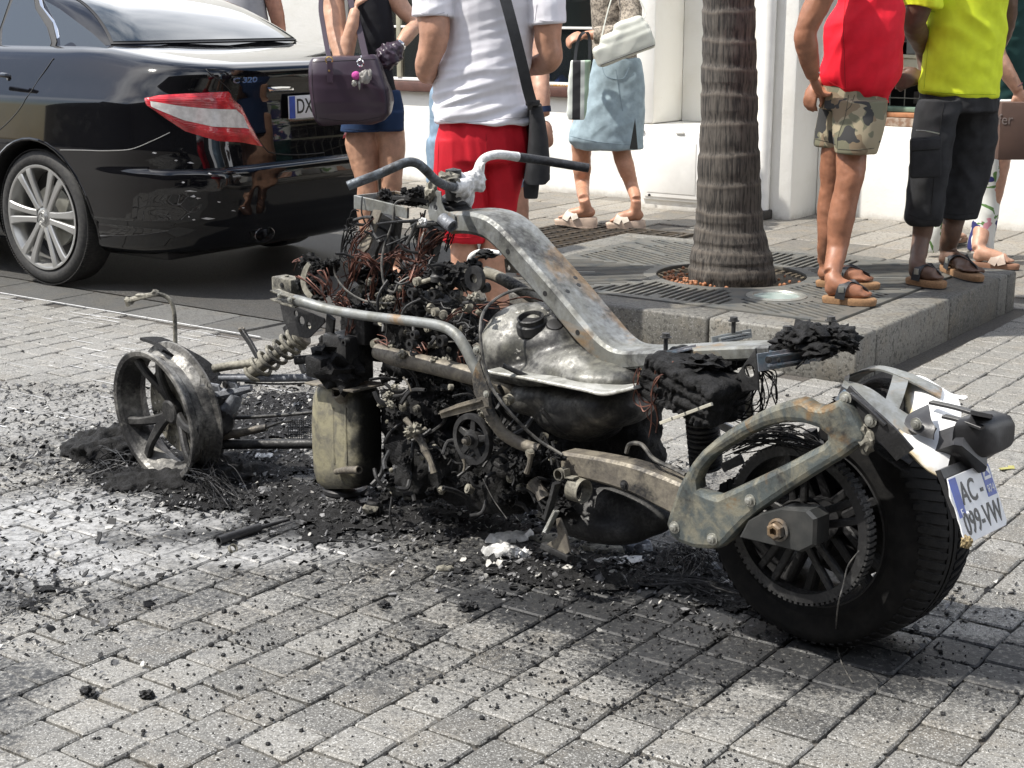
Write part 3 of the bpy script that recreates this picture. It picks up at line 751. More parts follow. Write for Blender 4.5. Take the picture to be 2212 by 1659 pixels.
M['tyre'] = simple('tyre_rubber', (0.022, 0.022, 0.023), 0.72, 0, nscale=60, bmp=0.3, col2=(0.04, 0.039, 0.037))
M['redlens'], nt, b = new_mat('red_lens'); b.inputs['Roughness'].default_value = 0.12; b.inputs['Coat Weight'].default_value = 1
c = wpos(nt); setc(nt, b, 'Base Color', mixc(nt, ramp(nt, noise_n(nt, c, 14, 3), 0.35, 0.65), (0.30, 0.002, 0.008), (0.62, 0.02, 0.03)))
mp = N(nt, 'ShaderNodeMapping'); mp.inputs['Scale'].default_value = (1, 1, 1.0); nt.links.new(c, mp.inputs['Vector'])
wv = N(nt, 'ShaderNodeTexWave'); wv.bands_direction = 'Z'; wv.inputs['Scale'].default_value = 42; wv.inputs['Distortion'].default_value = 1.2; nt.links.new(c, wv.inputs['Vector']); bump(nt, b, wv.outputs['Fac'], 0.25, 0.01)
M['clearlens'], nt, b = new_mat('clear_lens'); b.inputs['Roughness'].default_value = 0.2; b.inputs['Coat Weight'].default_value = 1
c = wpos(nt); setc(nt, b, 'Base Color', mixc(nt, ramp(nt, noise_n(nt, c, 30, 3), 0.35, 0.65), (0.55, 0.53, 0.5), (0.72, 0.70, 0.67)))
bump(nt, b, noise_n(nt, c, 120, 2), 0.3, 0.004)
# level table: z, side inset, rear inset, front inset
LV = [(0.17, .20, .40, .35), (0.19, .12, .20, .2), (0.225, .075, .13, .12), (0.30, .055, .075, .07), (0.345, .05, .06, .05), (0.36, .035, .04, .03), (0.45, .02, .015, .01), (0.52, .008, .0, .0),
      (0.585, .002, .0, .0), (0.602, .002, .012, .0), (0.612, .002, .042, .02), (0.70, .0, .055, .05), (0.80, .008, .062, .08), (0.90, .016, .06, .12), (0.925, .024, .055, .2),
      (0.945, .040, .05, .25), (0.975, .068, .042, .28), (1.01, .102, .032, .3), (1.045, .14, .03, .35), (1.065, .175, .05, .4), (1.076, .22, .10, .5), (1.085, .34, .22, .7), (1.09, .55, .5, .9)]
def lv(z):
    if z <= LV[0][0]: return LV[0][1:]
    for i in range(len(LV) - 1):
        if z <= LV[i + 1][0]:
            t = (z - LV[i][0]) / (LV[i + 1][0] - LV[i][0]); return tuple(LV[i][k] * (1 - t) + LV[i + 1][k] * t for k in (1, 2, 3))
    return LV[-1][1:]
def quarter(q, e, d, ru, rv, half=CW / 2, umid=2.3):
    """q 0..1 flank, 1..2 rounded corner, 2..3 end face to the centre line -> (u, v)"""
    if q <= 1: return umid + (d + ru - umid) * max(q, 0), e
    if q <= 2:
        t = (q - 1) * math.pi / 2; n_ = 2 / 2.35
        return d + ru * (1 - math.sin(t) ** n_), e + rv * (1 - math.cos(t) ** n_)
    v = e + rv; return d - 0.0, v + (half - v) * (q - 2)
def car_w(u, v, z): return CB + BV * u + AV * v + ZV * z
def car_uvz(q, z):
    e, d, fr = lv(z); mir = q > 3
    qq = 6 - q if mir else q
    ru = 0.56 - 0.1 * smoothstep(0.6, 0.7, z); rv = 0.46
    k = smoothstep(0.95, 1.06, z)
    ru = ru * (1 - k) + 0.36 * k; rv = rv * (1 - k) + 0.30 * k
    ru = min(ru, 2.2 - d); rv = min(rv, CW / 2 - e - 0.02)
    u, v = quarter(qq, e, d, ru, rv)
    zz = z + smoothstep(0.93, 1.03, z) * 0.085 * max(0, min(1, (u - 0.02) / 0.65)) 
    # knock on the corner of the bumper
    if 1.2 < q < 2.4 and 0.36 < z < 0.6:
        w = smoothstep(1.2, 1.45, q) * smoothstep(2.35, 2.1, q) * smoothstep(.36, .42, z) * smoothstep(.6, .56, z)
        nn = (noise.noise((q * 7, z * 16, 3.3)) + 0.5 * noise.noise((q * 19, z * 34, 1.3)))
        v += 0.006 * nn * w; u += 0.007 * nn * w
    if mir: v = CW - v
    return u, v, zz
def car_p(q, z): return car_w(*car_uvz(q, z))
def car_n(q, z):
    a = car_p(q + 0.01, z) - car_p(q - 0.01, z); b_ = car_p(q, z + 0.004) - car_p(q, z - 0.004)
    n_ = a.cross(b_).normalized(); c = car_w(2.3, CW / 2, z)
    return n_ if n_.dot(car_p(q, z) - c) > 0 else -n_
import numpy as np
_qs = np.linspace(0.2, 5.2, 420); _zs = np.linspace(0.18, 1.085, 230)
_tab = np.array([[to_px(car_p(q, z)) for z in _zs] for q in _qs])
def car_find(x, y, qlo=0.2, qhi=3.6):
    d = (_tab[:, :, 0] - x) ** 2 + (_tab[:, :, 1] - y) ** 2
    d[(_qs < qlo) | (_qs > qhi), :] = 1e9
    i, j = np.unravel_index(np.argmin(d), d.shape); return float(_qs[i]), float(_zs[j])
car = thing('parked_car', 'black saloon car parked with its left rear corner towards the wreck', 'car', car_w(2.3, .88, 0))
# body shell
zl = []
for i in range(len(LV) - 1):
    dz = LV[i + 1][0] - LV[i][0]; n_ = max(1, int(dz / 0.018))
    zl += [LV[i][0] + dz * k / n_ for k in range(n_)]
zl.append(LV[-1][0])
qa = [0.02 * k * 5 for k in range(10)] + [1 + k / 44 for k in range(44)] + [2 + k / 20 for k in range(20)]
qa = qa + [6 - q for q in qa[1:]][::-1] + []
qa = sorted(set([round(q, 5) for q in qa] + [3.0]))
rings = []
for z in zl:
    e, d, fr = lv(z); rg = [car_p(q, z) for q in qa]
    for k in range(0, 24):                                   # front end
        t = k / 23; ang = math.pi * t
        rg.append(car_w(CL - fr - 1.0 + 1.0 * math.sin(ang) ** 0.5 if 0 < t < 1 else CL - fr - 1.0, CW / 2 + (CW / 2 - e) * (math.cos(ang) if abs(math.cos(ang)) < 1 else math.copysign(1, math.cos(ang))), z + (0.085 if z > 1.0 else 0) - 0.25 * smoothstep(0.9, 1.09, z) * math.sin(ang)))
    rings.append(rg)
mb = MB(); mb.loft(rings, True, True)
body = mb.build('body', M['carpaint'], car, True, 60)
for uc in (1.02, 3.78):
    for v0 in (-0.2, CW - 0.3):
        cb = MB(); cb.lathe([(0, 0), (0.385, 0), (0.385, 0.5), (0, 0.5)], car_w(uc, v0, 0.33), AV, 56); cut = cb.build('cutter', M['black'], None, False)
        md = body.modifiers.new('b', 'BOOLEAN'); md.operation = 'DIFFERENCE'; md.object = cut; md.solver = 'EXACT'
        try: md.material_mode = 'TRANSFER'
        except Exception: pass
        dg = bpy.context.evaluated_depsgraph_get(); me = bpy.data.meshes.new_from_object(body.evaluated_get(dg))
        body.modifiers.clear(); body.data = me; bpy.data.objects.remove(cut)
# arch lips
for uc in (1.02,):
    mb = MB(); pts = []
    for k in range(25):
        t = R(-20) + R(220) * k / 24; u_, z_ = uc + 0.39 * math.cos(t), 0.33 + 0.39 * math.sin(t)
        if z_ < 0.2: continue
        e = lv(z_)[0]
        if u_ < 0.62: e += 0.012 * (0.62 - u_) / 0.1
        pts.append(car_w(u_, e + 0.004, z_))
    mb.tube(pts, 0.009, 8); mb.build('arch_lip', M['carpaint'], car)
# greenhouse
def gh(q, g):
    e = 0.180 + 0.6 * 0.31 * (math.sin(g * math.pi / 2) ** 0.9); d = 0.60 + 0.74 * g ** 1.05; ru, rv = 0.30 - 0.1 * g, 0.20
    qq = 6 - q if q > 3 else q
    u, v = quarter(qq, e, d, ru, rv, CW / 2, 2.3)
    if qq > 1: u -= 0.06 * (1 - ((CW / 2 - v) / (CW / 2 - e)) ** 2)
    if q > 3: v = CW - v
    z = 1.10 + 0.31 * (math.sin(g * math.pi / 2) ** 0.9) + 0.05 * max(0, 1 - u / 2.3) * (1 - g) 
    return u, v, z
rings = []
for k in range(15):
    g = k / 14; rg = [car_w(*gh(q, g)) for q in qa]
    for j in range(12):
        t = j / 11; e = 0.155 + 0.215 * g; rg.append(car_w(3.35 - 0.75 * g + 0.12 * math.sin(math.pi * t), CW - e - (CW - 2 * e) * t, 1.10 + 0.31 * math.sin(g * math.pi / 2) ** 0.9))
    rings.append(rg)
cx = car_w(2.0, CW / 2, 1.41)
for k in range(1, 6):
    t = k / 6; rings.append([cx + (p_ - cx) * (1 - t) + ZV * (0.045 * (1 - (1 - t) ** 2)) for p_ in rings[14]])
mb = MB(); mb.loft(rings, True, True); mb.build('roof', M['carpaint'], car, True, 50)
def side_pane(name, pix, m, off=0.0, th=0.004):
    k = 0.60; nrm = (AV - ZV * k).normalized(); o = car_w(0, 0.173 - off, 1.10); uy = (ZV + AV * k).normalized(); ux = -BV
    pts = []
    for x, y in pix:
        p = on_plane(x, y, o, nrm) - o; pts.append((p.dot(ux), p.dot(uy)))
    return plate(name, pts, [], o, ux, uy, th, m, car, bev=0.001)
side_pane('window_trim', [(-60, -40), (80, -40), (96, 18), (124, 52), (131, 92), (128, 116), (119, 121), (-60, 117)], M['chrome'], 0.004, 0.006)
side_pane('window_rubber', [(-60, -40), (72, -40), (85, 10), (113, 48), (123, 90), (117, 113), (-60, 110)], M['black'], 0.009, 0.008)
side_pane('side_window', [(29, 0), (74, -4), (78, 20), (103, 60), (112, 92), (107, 107), (4, 107), (6, 60)], M['carglass'], 0.014, 0.008)
side_pane('side_window', [(-60, -40), (18, -40), (22, 0), (-2, 70), (-8, 107), (-60, 106)], M['carglass'], 0.014, 0.008)
side_pane('quarter_window', [(95, 0), (130, 20), (200, 72), (268, 136), (124, 127), (131, 100), (128, 68), (113, 34)], M['carglass'], 0.006, 0.006)
# rear window with dark border
def gh_patch(name, q0, q1, g0, g1, off, m, nu=40, nv=14, cut=0.0):
    vs = []; fs = []
    for j in range(nv + 1):
        g = g0 + (g1 - g0) * j / nv; ins = cut * (g - g0)
        for i in range(nu + 1):
            q = q0 + ins + (q1 - q0 - 2 * ins) * i / nu
            a = car_w(*gh(q + .01, g)) - car_w(*gh(q - .01, g)); b_ = car_w(*gh(q, min(g + .01, 1))) - car_w(*gh(q, g - .01)); n_ = a.cross(b_).normalized()
            if n_.dot(-BV) + n_.z < 0: n_ = -n_
            vs.append(car_w(*gh(q, g)) + n_ * off)
    for j in range(nv):
        for i in range(nu): a = j * (nu + 1) + i; fs.append((a, a + 1, a + nu + 2, a + nu + 1))
    mb = MB(); mb.add(vs, fs); return mb.build(name, m, car)
gh_patch('window_rubber', 1.52, 4.48, 0.05, 0.97, 0.003, M['black'])
gh_patch('rear_window', 1.56, 4.44, 0.07, 0.95, 0.006, M['carglass'])
# lamps
def skin(name, top, bot, m, off, nu=30, nv=14, edge=0.12, parent=None, qlo=0.2, qhi=3.6, v0=0.0, v1=1.0, t0=0.0, t1=1.0):
    def poly(P, t):
        x = t * (len(P) - 1); i = min(int(x), len(P) - 2); f = x - i
        return (P[i][0] * (1 - f) + P[i + 1][0] * f, P[i][1] * (1 - f) + P[i + 1][1] * f)
    tq = [car_find(*p_, qlo, qhi) for p_ in top]; bq = [car_find(*p_, qlo, qhi) for p_ in bot]
    vs = []; fs = []
    for j in range(nv + 1):
        w_ = j / nv; vv = v0 + (v1 - v0) * w_
        for i in range(nu + 1):
            t_ = i / nu; tt = t0 + (t1 - t0) * t_
            a = poly(tq, tt); b_ = poly(bq, tt); q, z = a[0] * (1 - vv) + b_[0] * vv, a[1] * (1 - vv) + b_[1] * vv
            ed = min(t_, 1 - t_, 10) * nu / 3; ew = min(w_, 1 - w_) * nv / 3
            vs.append(car_p(q, z) + car_n(q, z) * (off if v0 > 0 else off * min(1, ed, ew)))
    for j in range(nv):
        for i in range(nu): a = j * (nu + 1) + i; fs.append((a, a + 1, a + nu + 2, a + nu + 1))
    mb = MB(); mb.add(vs, fs); return mb.build(name, m, parent or car, True, 80)
T1 = [(312, 211), (345, 204), (400, 200), (450, 198), (497, 197)]; B1 = [(318, 228), (352, 252), (400, 283), (470, 305), (568, 316)]
tl = skin('tail_light', T1, B1, M['redlens'], 0.014, 40, 20)
skin('clear_band', T1, B1, M['clearlens'], 0.0165, 34, 10, parent=tl, v0=0.33, v1=0.70, t0=0.12, t1=0.93)
def mirror_skin(src, name, m, parent=None):
    me = src.data.copy(); c0 = car_w(0, CW / 2, 0)
    for v in me.vertices:
        d = (v.co - c0).dot(AV); v.co = v.co - AV * (2 * d)
    bm = bmesh.new(); bm.from_mesh(me); bmesh.ops.reverse_faces(bm, faces=bm.faces[:]); bm.to_mesh(me); bm.free()
    return link(name, me, m, parent or car)
tr = mirror_skin(tl, 'tail_light', M['redlens']); mirror_skin(bpy.data.objects['clear_band'], 'clear_band', M['clearlens'], tr)
def seam(pix, r=0.0028, m=None, name='panel_gap', qlo=0.2, qhi=3.6, n=8, off=0.0):
    P = [Vector((*car_find(x, y, qlo, qhi), 0)) for x, y in pix]; P, _ = catmull(P, [0] * len(P), n)
    mb = MB(); mb.tube([car_p(p_.x, p_.y) + car_n(p_.x, p_.y) * off for p_ in P], r, 6); return mb.build(name, m or M['black'], car)
seam([(445, 150), (470, 172), (497, 200), (530, 252), (571, 318), (590, 330), (640, 334), (700, 330)])
seam([(118, 126), (98, 150), (72, 185), (50, 225), (28, 256), (0, 281), (-30, 300)])
seam([(128, 324), (180, 325), (240, 325), (285, 322), (330, 303), (366, 286)], 0.002, M['alloy'], 'seam_highlight')  # bumper seam in light grey: the highlight on its edge is put into the colour
seam([(300, 300), (340, 305), (400, 322), (470, 330), (540, 338), (600, 350), (700, 345)], 0.002, M['alloy'], 'seam_highlight') if False else None
# badge, handle strip, plate
def on_rear(x, y, qhi=3.4): q, z = car_find(x, y, 1.6, qhi); return car_p(q, z), car_n(q, z), q
pt, nn, _ = on_rear(527, 173); ux = (AV - nn * AV.dot(nn)).normalized(); uy = nn.cross(ux); uy = uy if uy.z > 0 else -uy
text('badge', 'C 320', 0.036, pt + nn * 0.004, ux, uy, 0.002, M['chrome'], car, 1.75, 0.0012)
skin('boot_handle', [(578, 188), (606, 187), (633, 187)], [(584, 199), (612, 199), (636, 198)], M['chrome'], 0.012, 12, 5, qlo=1.8)
pl, nn, _ = on_rear(646, 234)
plc = car_w(-0.012 + 0.05, CW / 2, pl.z + 0.0); plc = CB + AV * (CW / 2 + .14) + BV * 0.035 + ZV * (pl.z + 0.01)
M['plate_white'] = simple('plate_white', (0.74, 0.75, 0.76), 0.35, 0, var=0.03, nscale=30, bmp=0)
M['plate_blue'] = simple('plate_blue', (0.02, 0.07, 0.42), 0.35, 0, nscale=30, bmp=0)
M['ink'] = simple('black_ink', (0.012, 0.012, 0.013), 0.4, 0, nscale=30, bmp=0)
npl = MB(); npl.box(plc, 0.006, 0.52, 0.11, Matrix((( -BV.x, AV.x, 0), (-BV.y, AV.y, 0), (0, 0, 1))), 0.002); npo = npl.build('number_plate', M['plate_white'], car)
mb = MB(); mb.box(plc - AV * 0.237 - BV * 0.0036, 0.002, 0.04, 0.106, Matrix((( -BV.x, AV.x, 0), (-BV.y, AV.y, 0), (0, 0, 1)))); mb.build('blue_band', M['plate_blue'], npo)
text('lettering', 'DX', 0.10, plc - AV * 0.15 - BV * 0.0036, AV, ZV, 0.0006, M['ink'], npo, 0.8, 0.001)
# exhaust
q, z = car_find(565, 505, 1.4, 3.2); pe = car_p(q, z) - BV * .012; ne = -BV
mb = MB(); rg = []
for (s_, d_) in ((1.0, -0.02), (1.0, 0.012), (0.94, 0.014), (0.9, 0.0), (0.86, -0.06), (0.2, -0.065)):
    rg.append([pe + AV * (0.068 * s_ * math.cos(t * math.pi / 16)) + ZV * (0.038 * s_ * math.sin(t * math.pi / 16)) + ne * d_ for t in range(32)])
mb.loft(rg, True, False); mb.build('exhaust_pipe', simple('dark_exhaust', (0.22, 0.22, 0.22), 0.25, 0.9), car)
# scrapes on the corner
M['scrape'] = simple('scraped_filler', (0.55, 0.55, 0.55), 0.5, 0, nscale=60)
rs = random.Random(5); mb = MB()
for (x, y, L, w_) in ((378, 346, 7, 1.6), (398, 412, 30, 2.6), (412, 424, 12, 2.4), (436, 472, 28, 2.4), (416, 474, 8, 2), (392, 394, 9, 2), (405, 468, 6, 2), (468, 436, 8, 1.6), (448, 376, 9, 1.6), (330, 330, 8, 1.2), (500, 455, 9, 1.5), (520, 448, 8, 1.5), (404, 352, 14, 1.8), (424, 428, 9, 1.4)):
    qd = []
    for (dx, dy) in ((0, 0), (L * .4, -w_), (L, w_ * .2), (L * .5, w_)):
        q, z = car_find(x + dx, y + dy, 0.8, 3.2); qd.append(car_p(q, z) + car_n(q, z) * 0.0022)
    mb.add(qd, [(0, 1, 2, 3)])
mb.build('scrape_marks', M['scrape'], car, False)
# wheels
def wheel(u, v, sgn):
    o = car_w(u, v, 0.335); ax = AV * -sgn
    t = MB(); t.lathe([(0.255, -0.19), (0.275, -0.2), (0.31, -0.196), (0.331, -0.17), (0.335, -0.1), (0.331, -0.028), (0.322, -0.01), (0.308, 0.0), (0.29, 0.004), (0.275, 0.001), (0.265, -0.006), (0.255, -0.012)], o, ax, 72)
    for k in range(150):
        a = 2 * math.pi * k / 150; u_ = ax.orthogonal().normalized(); w_ = ax.cross(u_); rd = u_ * math.cos(a) + w_ * math.sin(a); tg = ax.cross(rd)
        t.box(o + rd * 0.3315 - ax * 0.045, 0.008, 0.075, 0.004, Matrix((tg, ax, rd)).transposed())
    tyre = t.build('tyre', M['tyre'], car)
    r_ = MB(); r_.lathe([(0.256, -0.19), (0.242, -0.17), (0.225, -0.1), (0.233, -0.03), (0.246, -0.012), (0.250, -0.004), (0.258, -0.001), (0.2585, 0.003), (0.252, 0.004), (0.244, 0.001), (0.238, -0.012)], o, ax, 72)
    u_ = (ZV - ax * ZV.dot(ax)).normalized(); w_ = ax.cross(u_)
    for k in range(6):
        for s_ in (-1, 1):
            a = 2 * math.pi * k / 6 + R(28); pts = []
            rd = u_ * math.cos(a) + w_ * math.sin(a); tg = ax.cross(rd)
            for (rr, off, dep) in ((0.05, 0.017, -0.018), (0.09, 0.019, -0.014), (0.15, 0.025, -0.010), (0.215, 0.034, -0.006), (0.244, 0.040, -0.008)): pts.append(o + rd * rr + tg * off * s_ + ax * dep)
            r_.bar(pts, [0.034, 0.030, 0.032, 0.038, 0.044], 0.022, side=tg, smooth=3, bev=0.22)
    r_.lathe([(0.0, -0.002), (0.034, -0.003), (0.036, -0.008), (0.052, -0.012), (0.07, -0.02), (0.074, -0.05)], o, ax, 36)
    rim = r_.build('rim', M['alloy'], tyre, True, 40)
    d_ = MB(); d_.lathe([(0.0, -0.075), (0.15, -0.075), (0.15, -0.095), (0, -0.095)], o, ax, 40); d_.build('brake_disc', M['steel'], tyre)
    c_ = MB(); c_.lathe([(0.0, 0.001), (0.026, 0.001), (0.028, -0.003)], o, ax, 28)
    for k in range(3):
        a = k * 2 * math.pi / 3; rd = u_ * math.cos(a) + w_ * math.sin(a); c_.bar([o + ax * 0.002, o + ax * 0.002 + rd * 0.025], [0.006, 0.001], 0.003, side=ax.cross(rd))
    c_.lathe([(0.0235, 0.001), (0.0235, 0.004), (0.0265, 0.004), (0.0265, 0.001)], o, ax, 28)
    c_.build('hub_cap', M['alloy'], tyre)
    n_ = MB()
    for k in range(5):
        a = 2 * math.pi * k / 5 + .3; rd = u_ * math.cos(a) + w_ * math.sin(a); n_.lathe([(0.0, -0.0135), (0.0105, -0.0115), (0.0115, -0.03)], o + rd * 0.052, ax, 10)
    n_.build('wheel_bolts', M['black'], tyre)
    bk = MB(); bk.lathe([(0.0, -0.12), (0.24, -0.12)], o, ax, 30); bk.build('wheel_back', M['black'], tyre)
wheel(1.02, 0.035, 1); wheel(3.78, 0.035, 1); wheel(1.02, CW - 0.035, -1); wheel(3.78, CW - 0.035, -1)
# underbody so that daylight does not pass under the car unhindered
mb = MB(); mb.box(car_w(2.3, CW / 2, 0.185), 3.9, 1.3, 0.06, Matrix(((BV.x, AV.x, 0), (BV.y, AV.y, 0), (0, 0, 1))), 0.02); mb.build('underbody', M['black'], car)
# door handle
mb = MB(); mb.tube([on_plane(-30, 162, car_w(0, -0.012, 0), AV), on_plane(15, 163, car_w(0, -0.03, 0), AV), on_plane(19, 170, car_w(0, -0.005, 0), AV)], 0.012, 8, smooth=4); mb.build('door_handle', M['carpaint'], car)
# ================================================================== BURNT THREE-WHEELER
PH = R(44); FW = Vector((-math.cos(PH), math.sin(PH), 0)); NV = Vector((-math.sin(PH), -math.cos(PH), 0))
RC = Vector((0.661, 3.051, 0.303))                       # rear wheel centre
def Q(x, y, w=0.0): return on_plane(x, y, RC + NV * w, NV)
def z1(x, y, w=0.0): return Q(548.6 + .3472 * x, 274.3 + .3472 * y, w)
def z2(x, y, w=0.0): return Q(768.0 + .4298 * x, 548.6 + .4298 * y, w)
def z3(x, y, w=0.0): return Q(1316.6 + .4629 * x, 658.3 + .4629 * y, w)
def z4(x, y, w=0.0): return Q(219.4 + .3637 * x, 548.6 + .3637 * y, w)
def fz(p): d = p - RC; return (d.dot(FW), p.z)
M['st_pale'] = burnt('scaled_steel_pale', (0.25, 0.262, 0.262), (0.17, 0.172, 0.155), soot=0.43, rust=0.62, rough=0.52, metal=0.3, scale=4.5)
M['st_brown'] = burnt('scaled_steel_brown', (0.24, 0.215, 0.17), (0.14, 0.125, 0.105), soot=0.42, rust=0.5, rough=0.6, metal=0.3, scale=9)
M['st_dark'] = burnt('scaled_steel_dark', (0.10, 0.10, 0.098), (0.035, 0.035, 0.035), soot=0.56, rust=0.42, rough=0.55, metal=0.4, scale=10)
M['st_tank'] = burnt('tank_steel', (0.36, 0.355, 0.325), (0.17, 0.168, 0.14), soot=0.52, rust=0.34, rough=0.46, metal=0.12, scale=4.5, ash=0.42)
M['st_fork'] = burnt('fork_steel', (0.27, 0.26, 0.205), (0.12, 0.14, 0.14), soot=0.44, rust=0.56, rough=0.45, metal=0.5, scale=8, ash=0.33)
M['char'] = burnt('char', (0.02, 0.02, 0.021), (0.008, 0.008, 0.008), soot=0.4, rust=0.2, rough=0.78, metal=0.0, scale=18, ash=0.2, bmp=1.0)
for _n in M['char'].node_tree.nodes:
    if _n.type == 'BSDF_PRINCIPLED': _n.inputs['Specular IOR Level'].default_value = .25
M['ashwhite'] = burnt('melted_aluminium', (0.74, 0.74, 0.73), (0.5, 0.5, 0.49), soot=0.22, rust=0.15, rough=0.6, metal=0.1, scale=16, bmp=0.5)
M['ashtan'] = burnt('ash_coated', (0.30, 0.285, 0.235), (0.17, 0.16, 0.13), soot=0.42, rust=0.3, rough=0.75, metal=0.1, scale=12)
M['alcast'] = burnt('blue_grey_casting', (0.22, 0.235, 0.26), (0.12, 0.125, 0.14), soot=0.36, rust=0.1, rough=0.6, metal=0.3, scale=14)
M['bluest'] = burnt('blued_steel', (0.19, 0.25, 0.30), (0.28, 0.27, 0.29), soot=0.33, rust=0.3, rough=0.4, metal=0.6, scale=14)
M['copper'] = simple('bare_copper', (0.14, 0.055, 0.036), 0.55, 0.35, nscale=40, col2=(0.05, 0.022, 0.018))
M['whitepl'], nt, b = new_mat('scorched_white_plastic'); c = wpos(nt)
at_ = N(nt, 'ShaderNodeAttribute'); at_.attribute_name = 'edge'
e_ = math_n(nt, 'ADD', at_.outputs['Fac'], math_n(nt, 'MULTIPLY', math_n(nt, 'SUBTRACT', noise_n(nt, c, 30, 5, 0.65), 0.5), 0.55))
col = mixc(nt, ramp(nt, e_, 0.42, 0.72), (0.72, 0.72, 0.71), (0.52, 0.43, 0.27)); col = mixc(nt, ramp(nt, e_, 0.72, 0.95), col, (0.03, 0.026, 0.02))
setc(nt, b, 'Base Color', col); b.inputs['Roughness'].default_value = 0.28
M['blackpl'] = simple('black_plastic', (0.018, 0.018, 0.02), 0.42, 0, nscale=25, bmp=0.2, col2=(0.035, 0.035, 0.037))
bike = thing('burnt_motorcycle', 'burnt out three-wheeled motorcycle with bare rusted frame, melted parts and number plate', 'motorcycle', (RC.x, RC.y, 0))
def tubeP(name, pts, r, m, smooth=5, n=12, hollow=0.0, parent=None, mb=None):
    k = mb or MB(); k.tube(pts, r, n, smooth=smooth, hollow=hollow)
    if mb is None: return k.build(name, m, parent or bike)
def bolt(p, ax=NV, r=0.008, h=0.006, m=None, parent=None):
    mb = MB(); mb.lathe([(0, h + .001), (r * .45, h + .001), (r * .5, h), (r * .95, h * .8), (r, 0), (r * 1.5, 0), (r * 1.5, -.002), (0, -.002)], p, ax, 12)
    return mb.build('bolt', m or M['steel'], parent or bike)
def stud(p, h=0.035, r=0.005):
    mb = MB(); mb.tube([p, p + ZV * h], r, 8); mb.lathe([(0, .008), (r * 1.7, .008), (r * 1.9, 0), (r * 2.6, 0), (r * 2.6, -.002), (0, -.002)], p + ZV * (h - 0.002), ZV, 10)
    return mb.build('bolt', M['st_dark'], bike)

# ---- spine beam
sp_px = [(1000, 478), (1040, 477), (1082, 487), (1118, 515), (1165, 567), (1230, 640), (1290, 712), (1330, 752), (1370, 770), (1440, 767), (1540, 760), (1690, 754)]
spine_pts = [Q(x, y, 0) for x, y in sp_px]
sw = [0.105, .115, .12, .125, .125, .125, .125, .12, .115, .11, .105, .10]; sh = [0.055, .055, .055, .055, .055, .055, .055, .05, .045, .035, .03, .028]
mb = MB(); mb.bar(spine_pts, sw, sh, side=NV, smooth=5, bev=0.16); mb.build('frame_spine', M['st_pale'], bike, True, 40)
def spine_side(i, t, lat, up):
    p = spine_pts[i].lerp(spine_pts[i + 1], t); d = (spine_pts[i + 1] - spine_pts[i]).normalized(); u = NV.cross(d); u = u if u.z > 0 else -u
    return p + NV * lat + u * up, u
for (i, t, lat) in ((3, .4, .0626), (4, .8, .0626), (5, .95, .0626)):
    p, u = spine_side(i, t, lat, -.002); mb = MB(); mb.lathe([(0, 0.0006), (0.0065, 0.0006), (0.0065, -.002)], p, NV, 12); mb.build('bolt_hole', M['black'], bike)
for (i, t, lat) in ((4, .75, -.03), (5, .05, .03), (4, .95, -.02)):
    p, u = spine_side(i, t, lat, .0278); mb = MB(); mb.lathe([(0, 0.0006), (0.006, 0.0006), (0.006, -.002)], p, u, 12); mb.build('bolt_hole', M['black'], bike)
# ---- steering head
hp = Q(978, 452, 0)
mb = MB(); mb.lathe([(0.0, -0.05), (.026, -.05), (.03, -.02), (.046, -.016), (.048, -.004), (.042, 0), (.047, .004), (.045, .012), (.036, .016), (.038, .022), (.03, .03), (.02, .038), (.017, .045), (0, .046)], hp, (ZV - FW * 0.15), 28)
mb.build('steering_head', M['st_dark'], bike)
gp = z1(1160, 520, 0.06)
oo = RC + NV * 0.066
def pl_pts(fn, L): return [(lambda d: (d.dot(FW) * -1, d.z))(fn(x, y, 0.066) - oo) for x, y in L]
def bplate(name, fn, L, holes, w, th, m, bev=0.0015):
    o = RC + NV * w
    cv = lambda x, y: (lambda d: (-d.dot(FW), d.z))(fn(x, y, w) - o)
    outl = [cv(*q) for q in L]; hs = []
    for h in holes:
        if len(h) == 3:
            c = cv(h[0], h[1]); hs.append([(c[0] + h[2] * math.cos(k * math.pi / 8), c[1] + h[2] * math.sin(k * math.pi / 8)) for k in range(16)])
        else: hs.append([cv(*q) for q in h])
    return plate(name, outl, hs, o, -FW, ZV, th, m, bike, bev=bev)
bplate('head_gusset', z1, [(1135, 395), (1165, 400), (1170, 470), (1190, 520), (1250, 545), (1255, 600), (1215, 640), (1160, 600), (1095, 575), (1085, 520), (1100, 470)], [(1132, 502, .007)], 0.06, 0.004, M['st_pale'])
bplate('head_gusset', z1, [(1135, 400), (1165, 405), (1170, 470), (1190, 520), (1360, 520), (1330, 480), (1200, 560), (1095, 575), (1085, 520), (1100, 470)], [], -0.06, 0.004, M['st_dark'])
mb = MB(); mb.tube([z1(1170, 570, .09), z1(1235, 620, .09)], .016, 14, hollow=.3); mb.build('frame_stub', M['alcast'], bike)
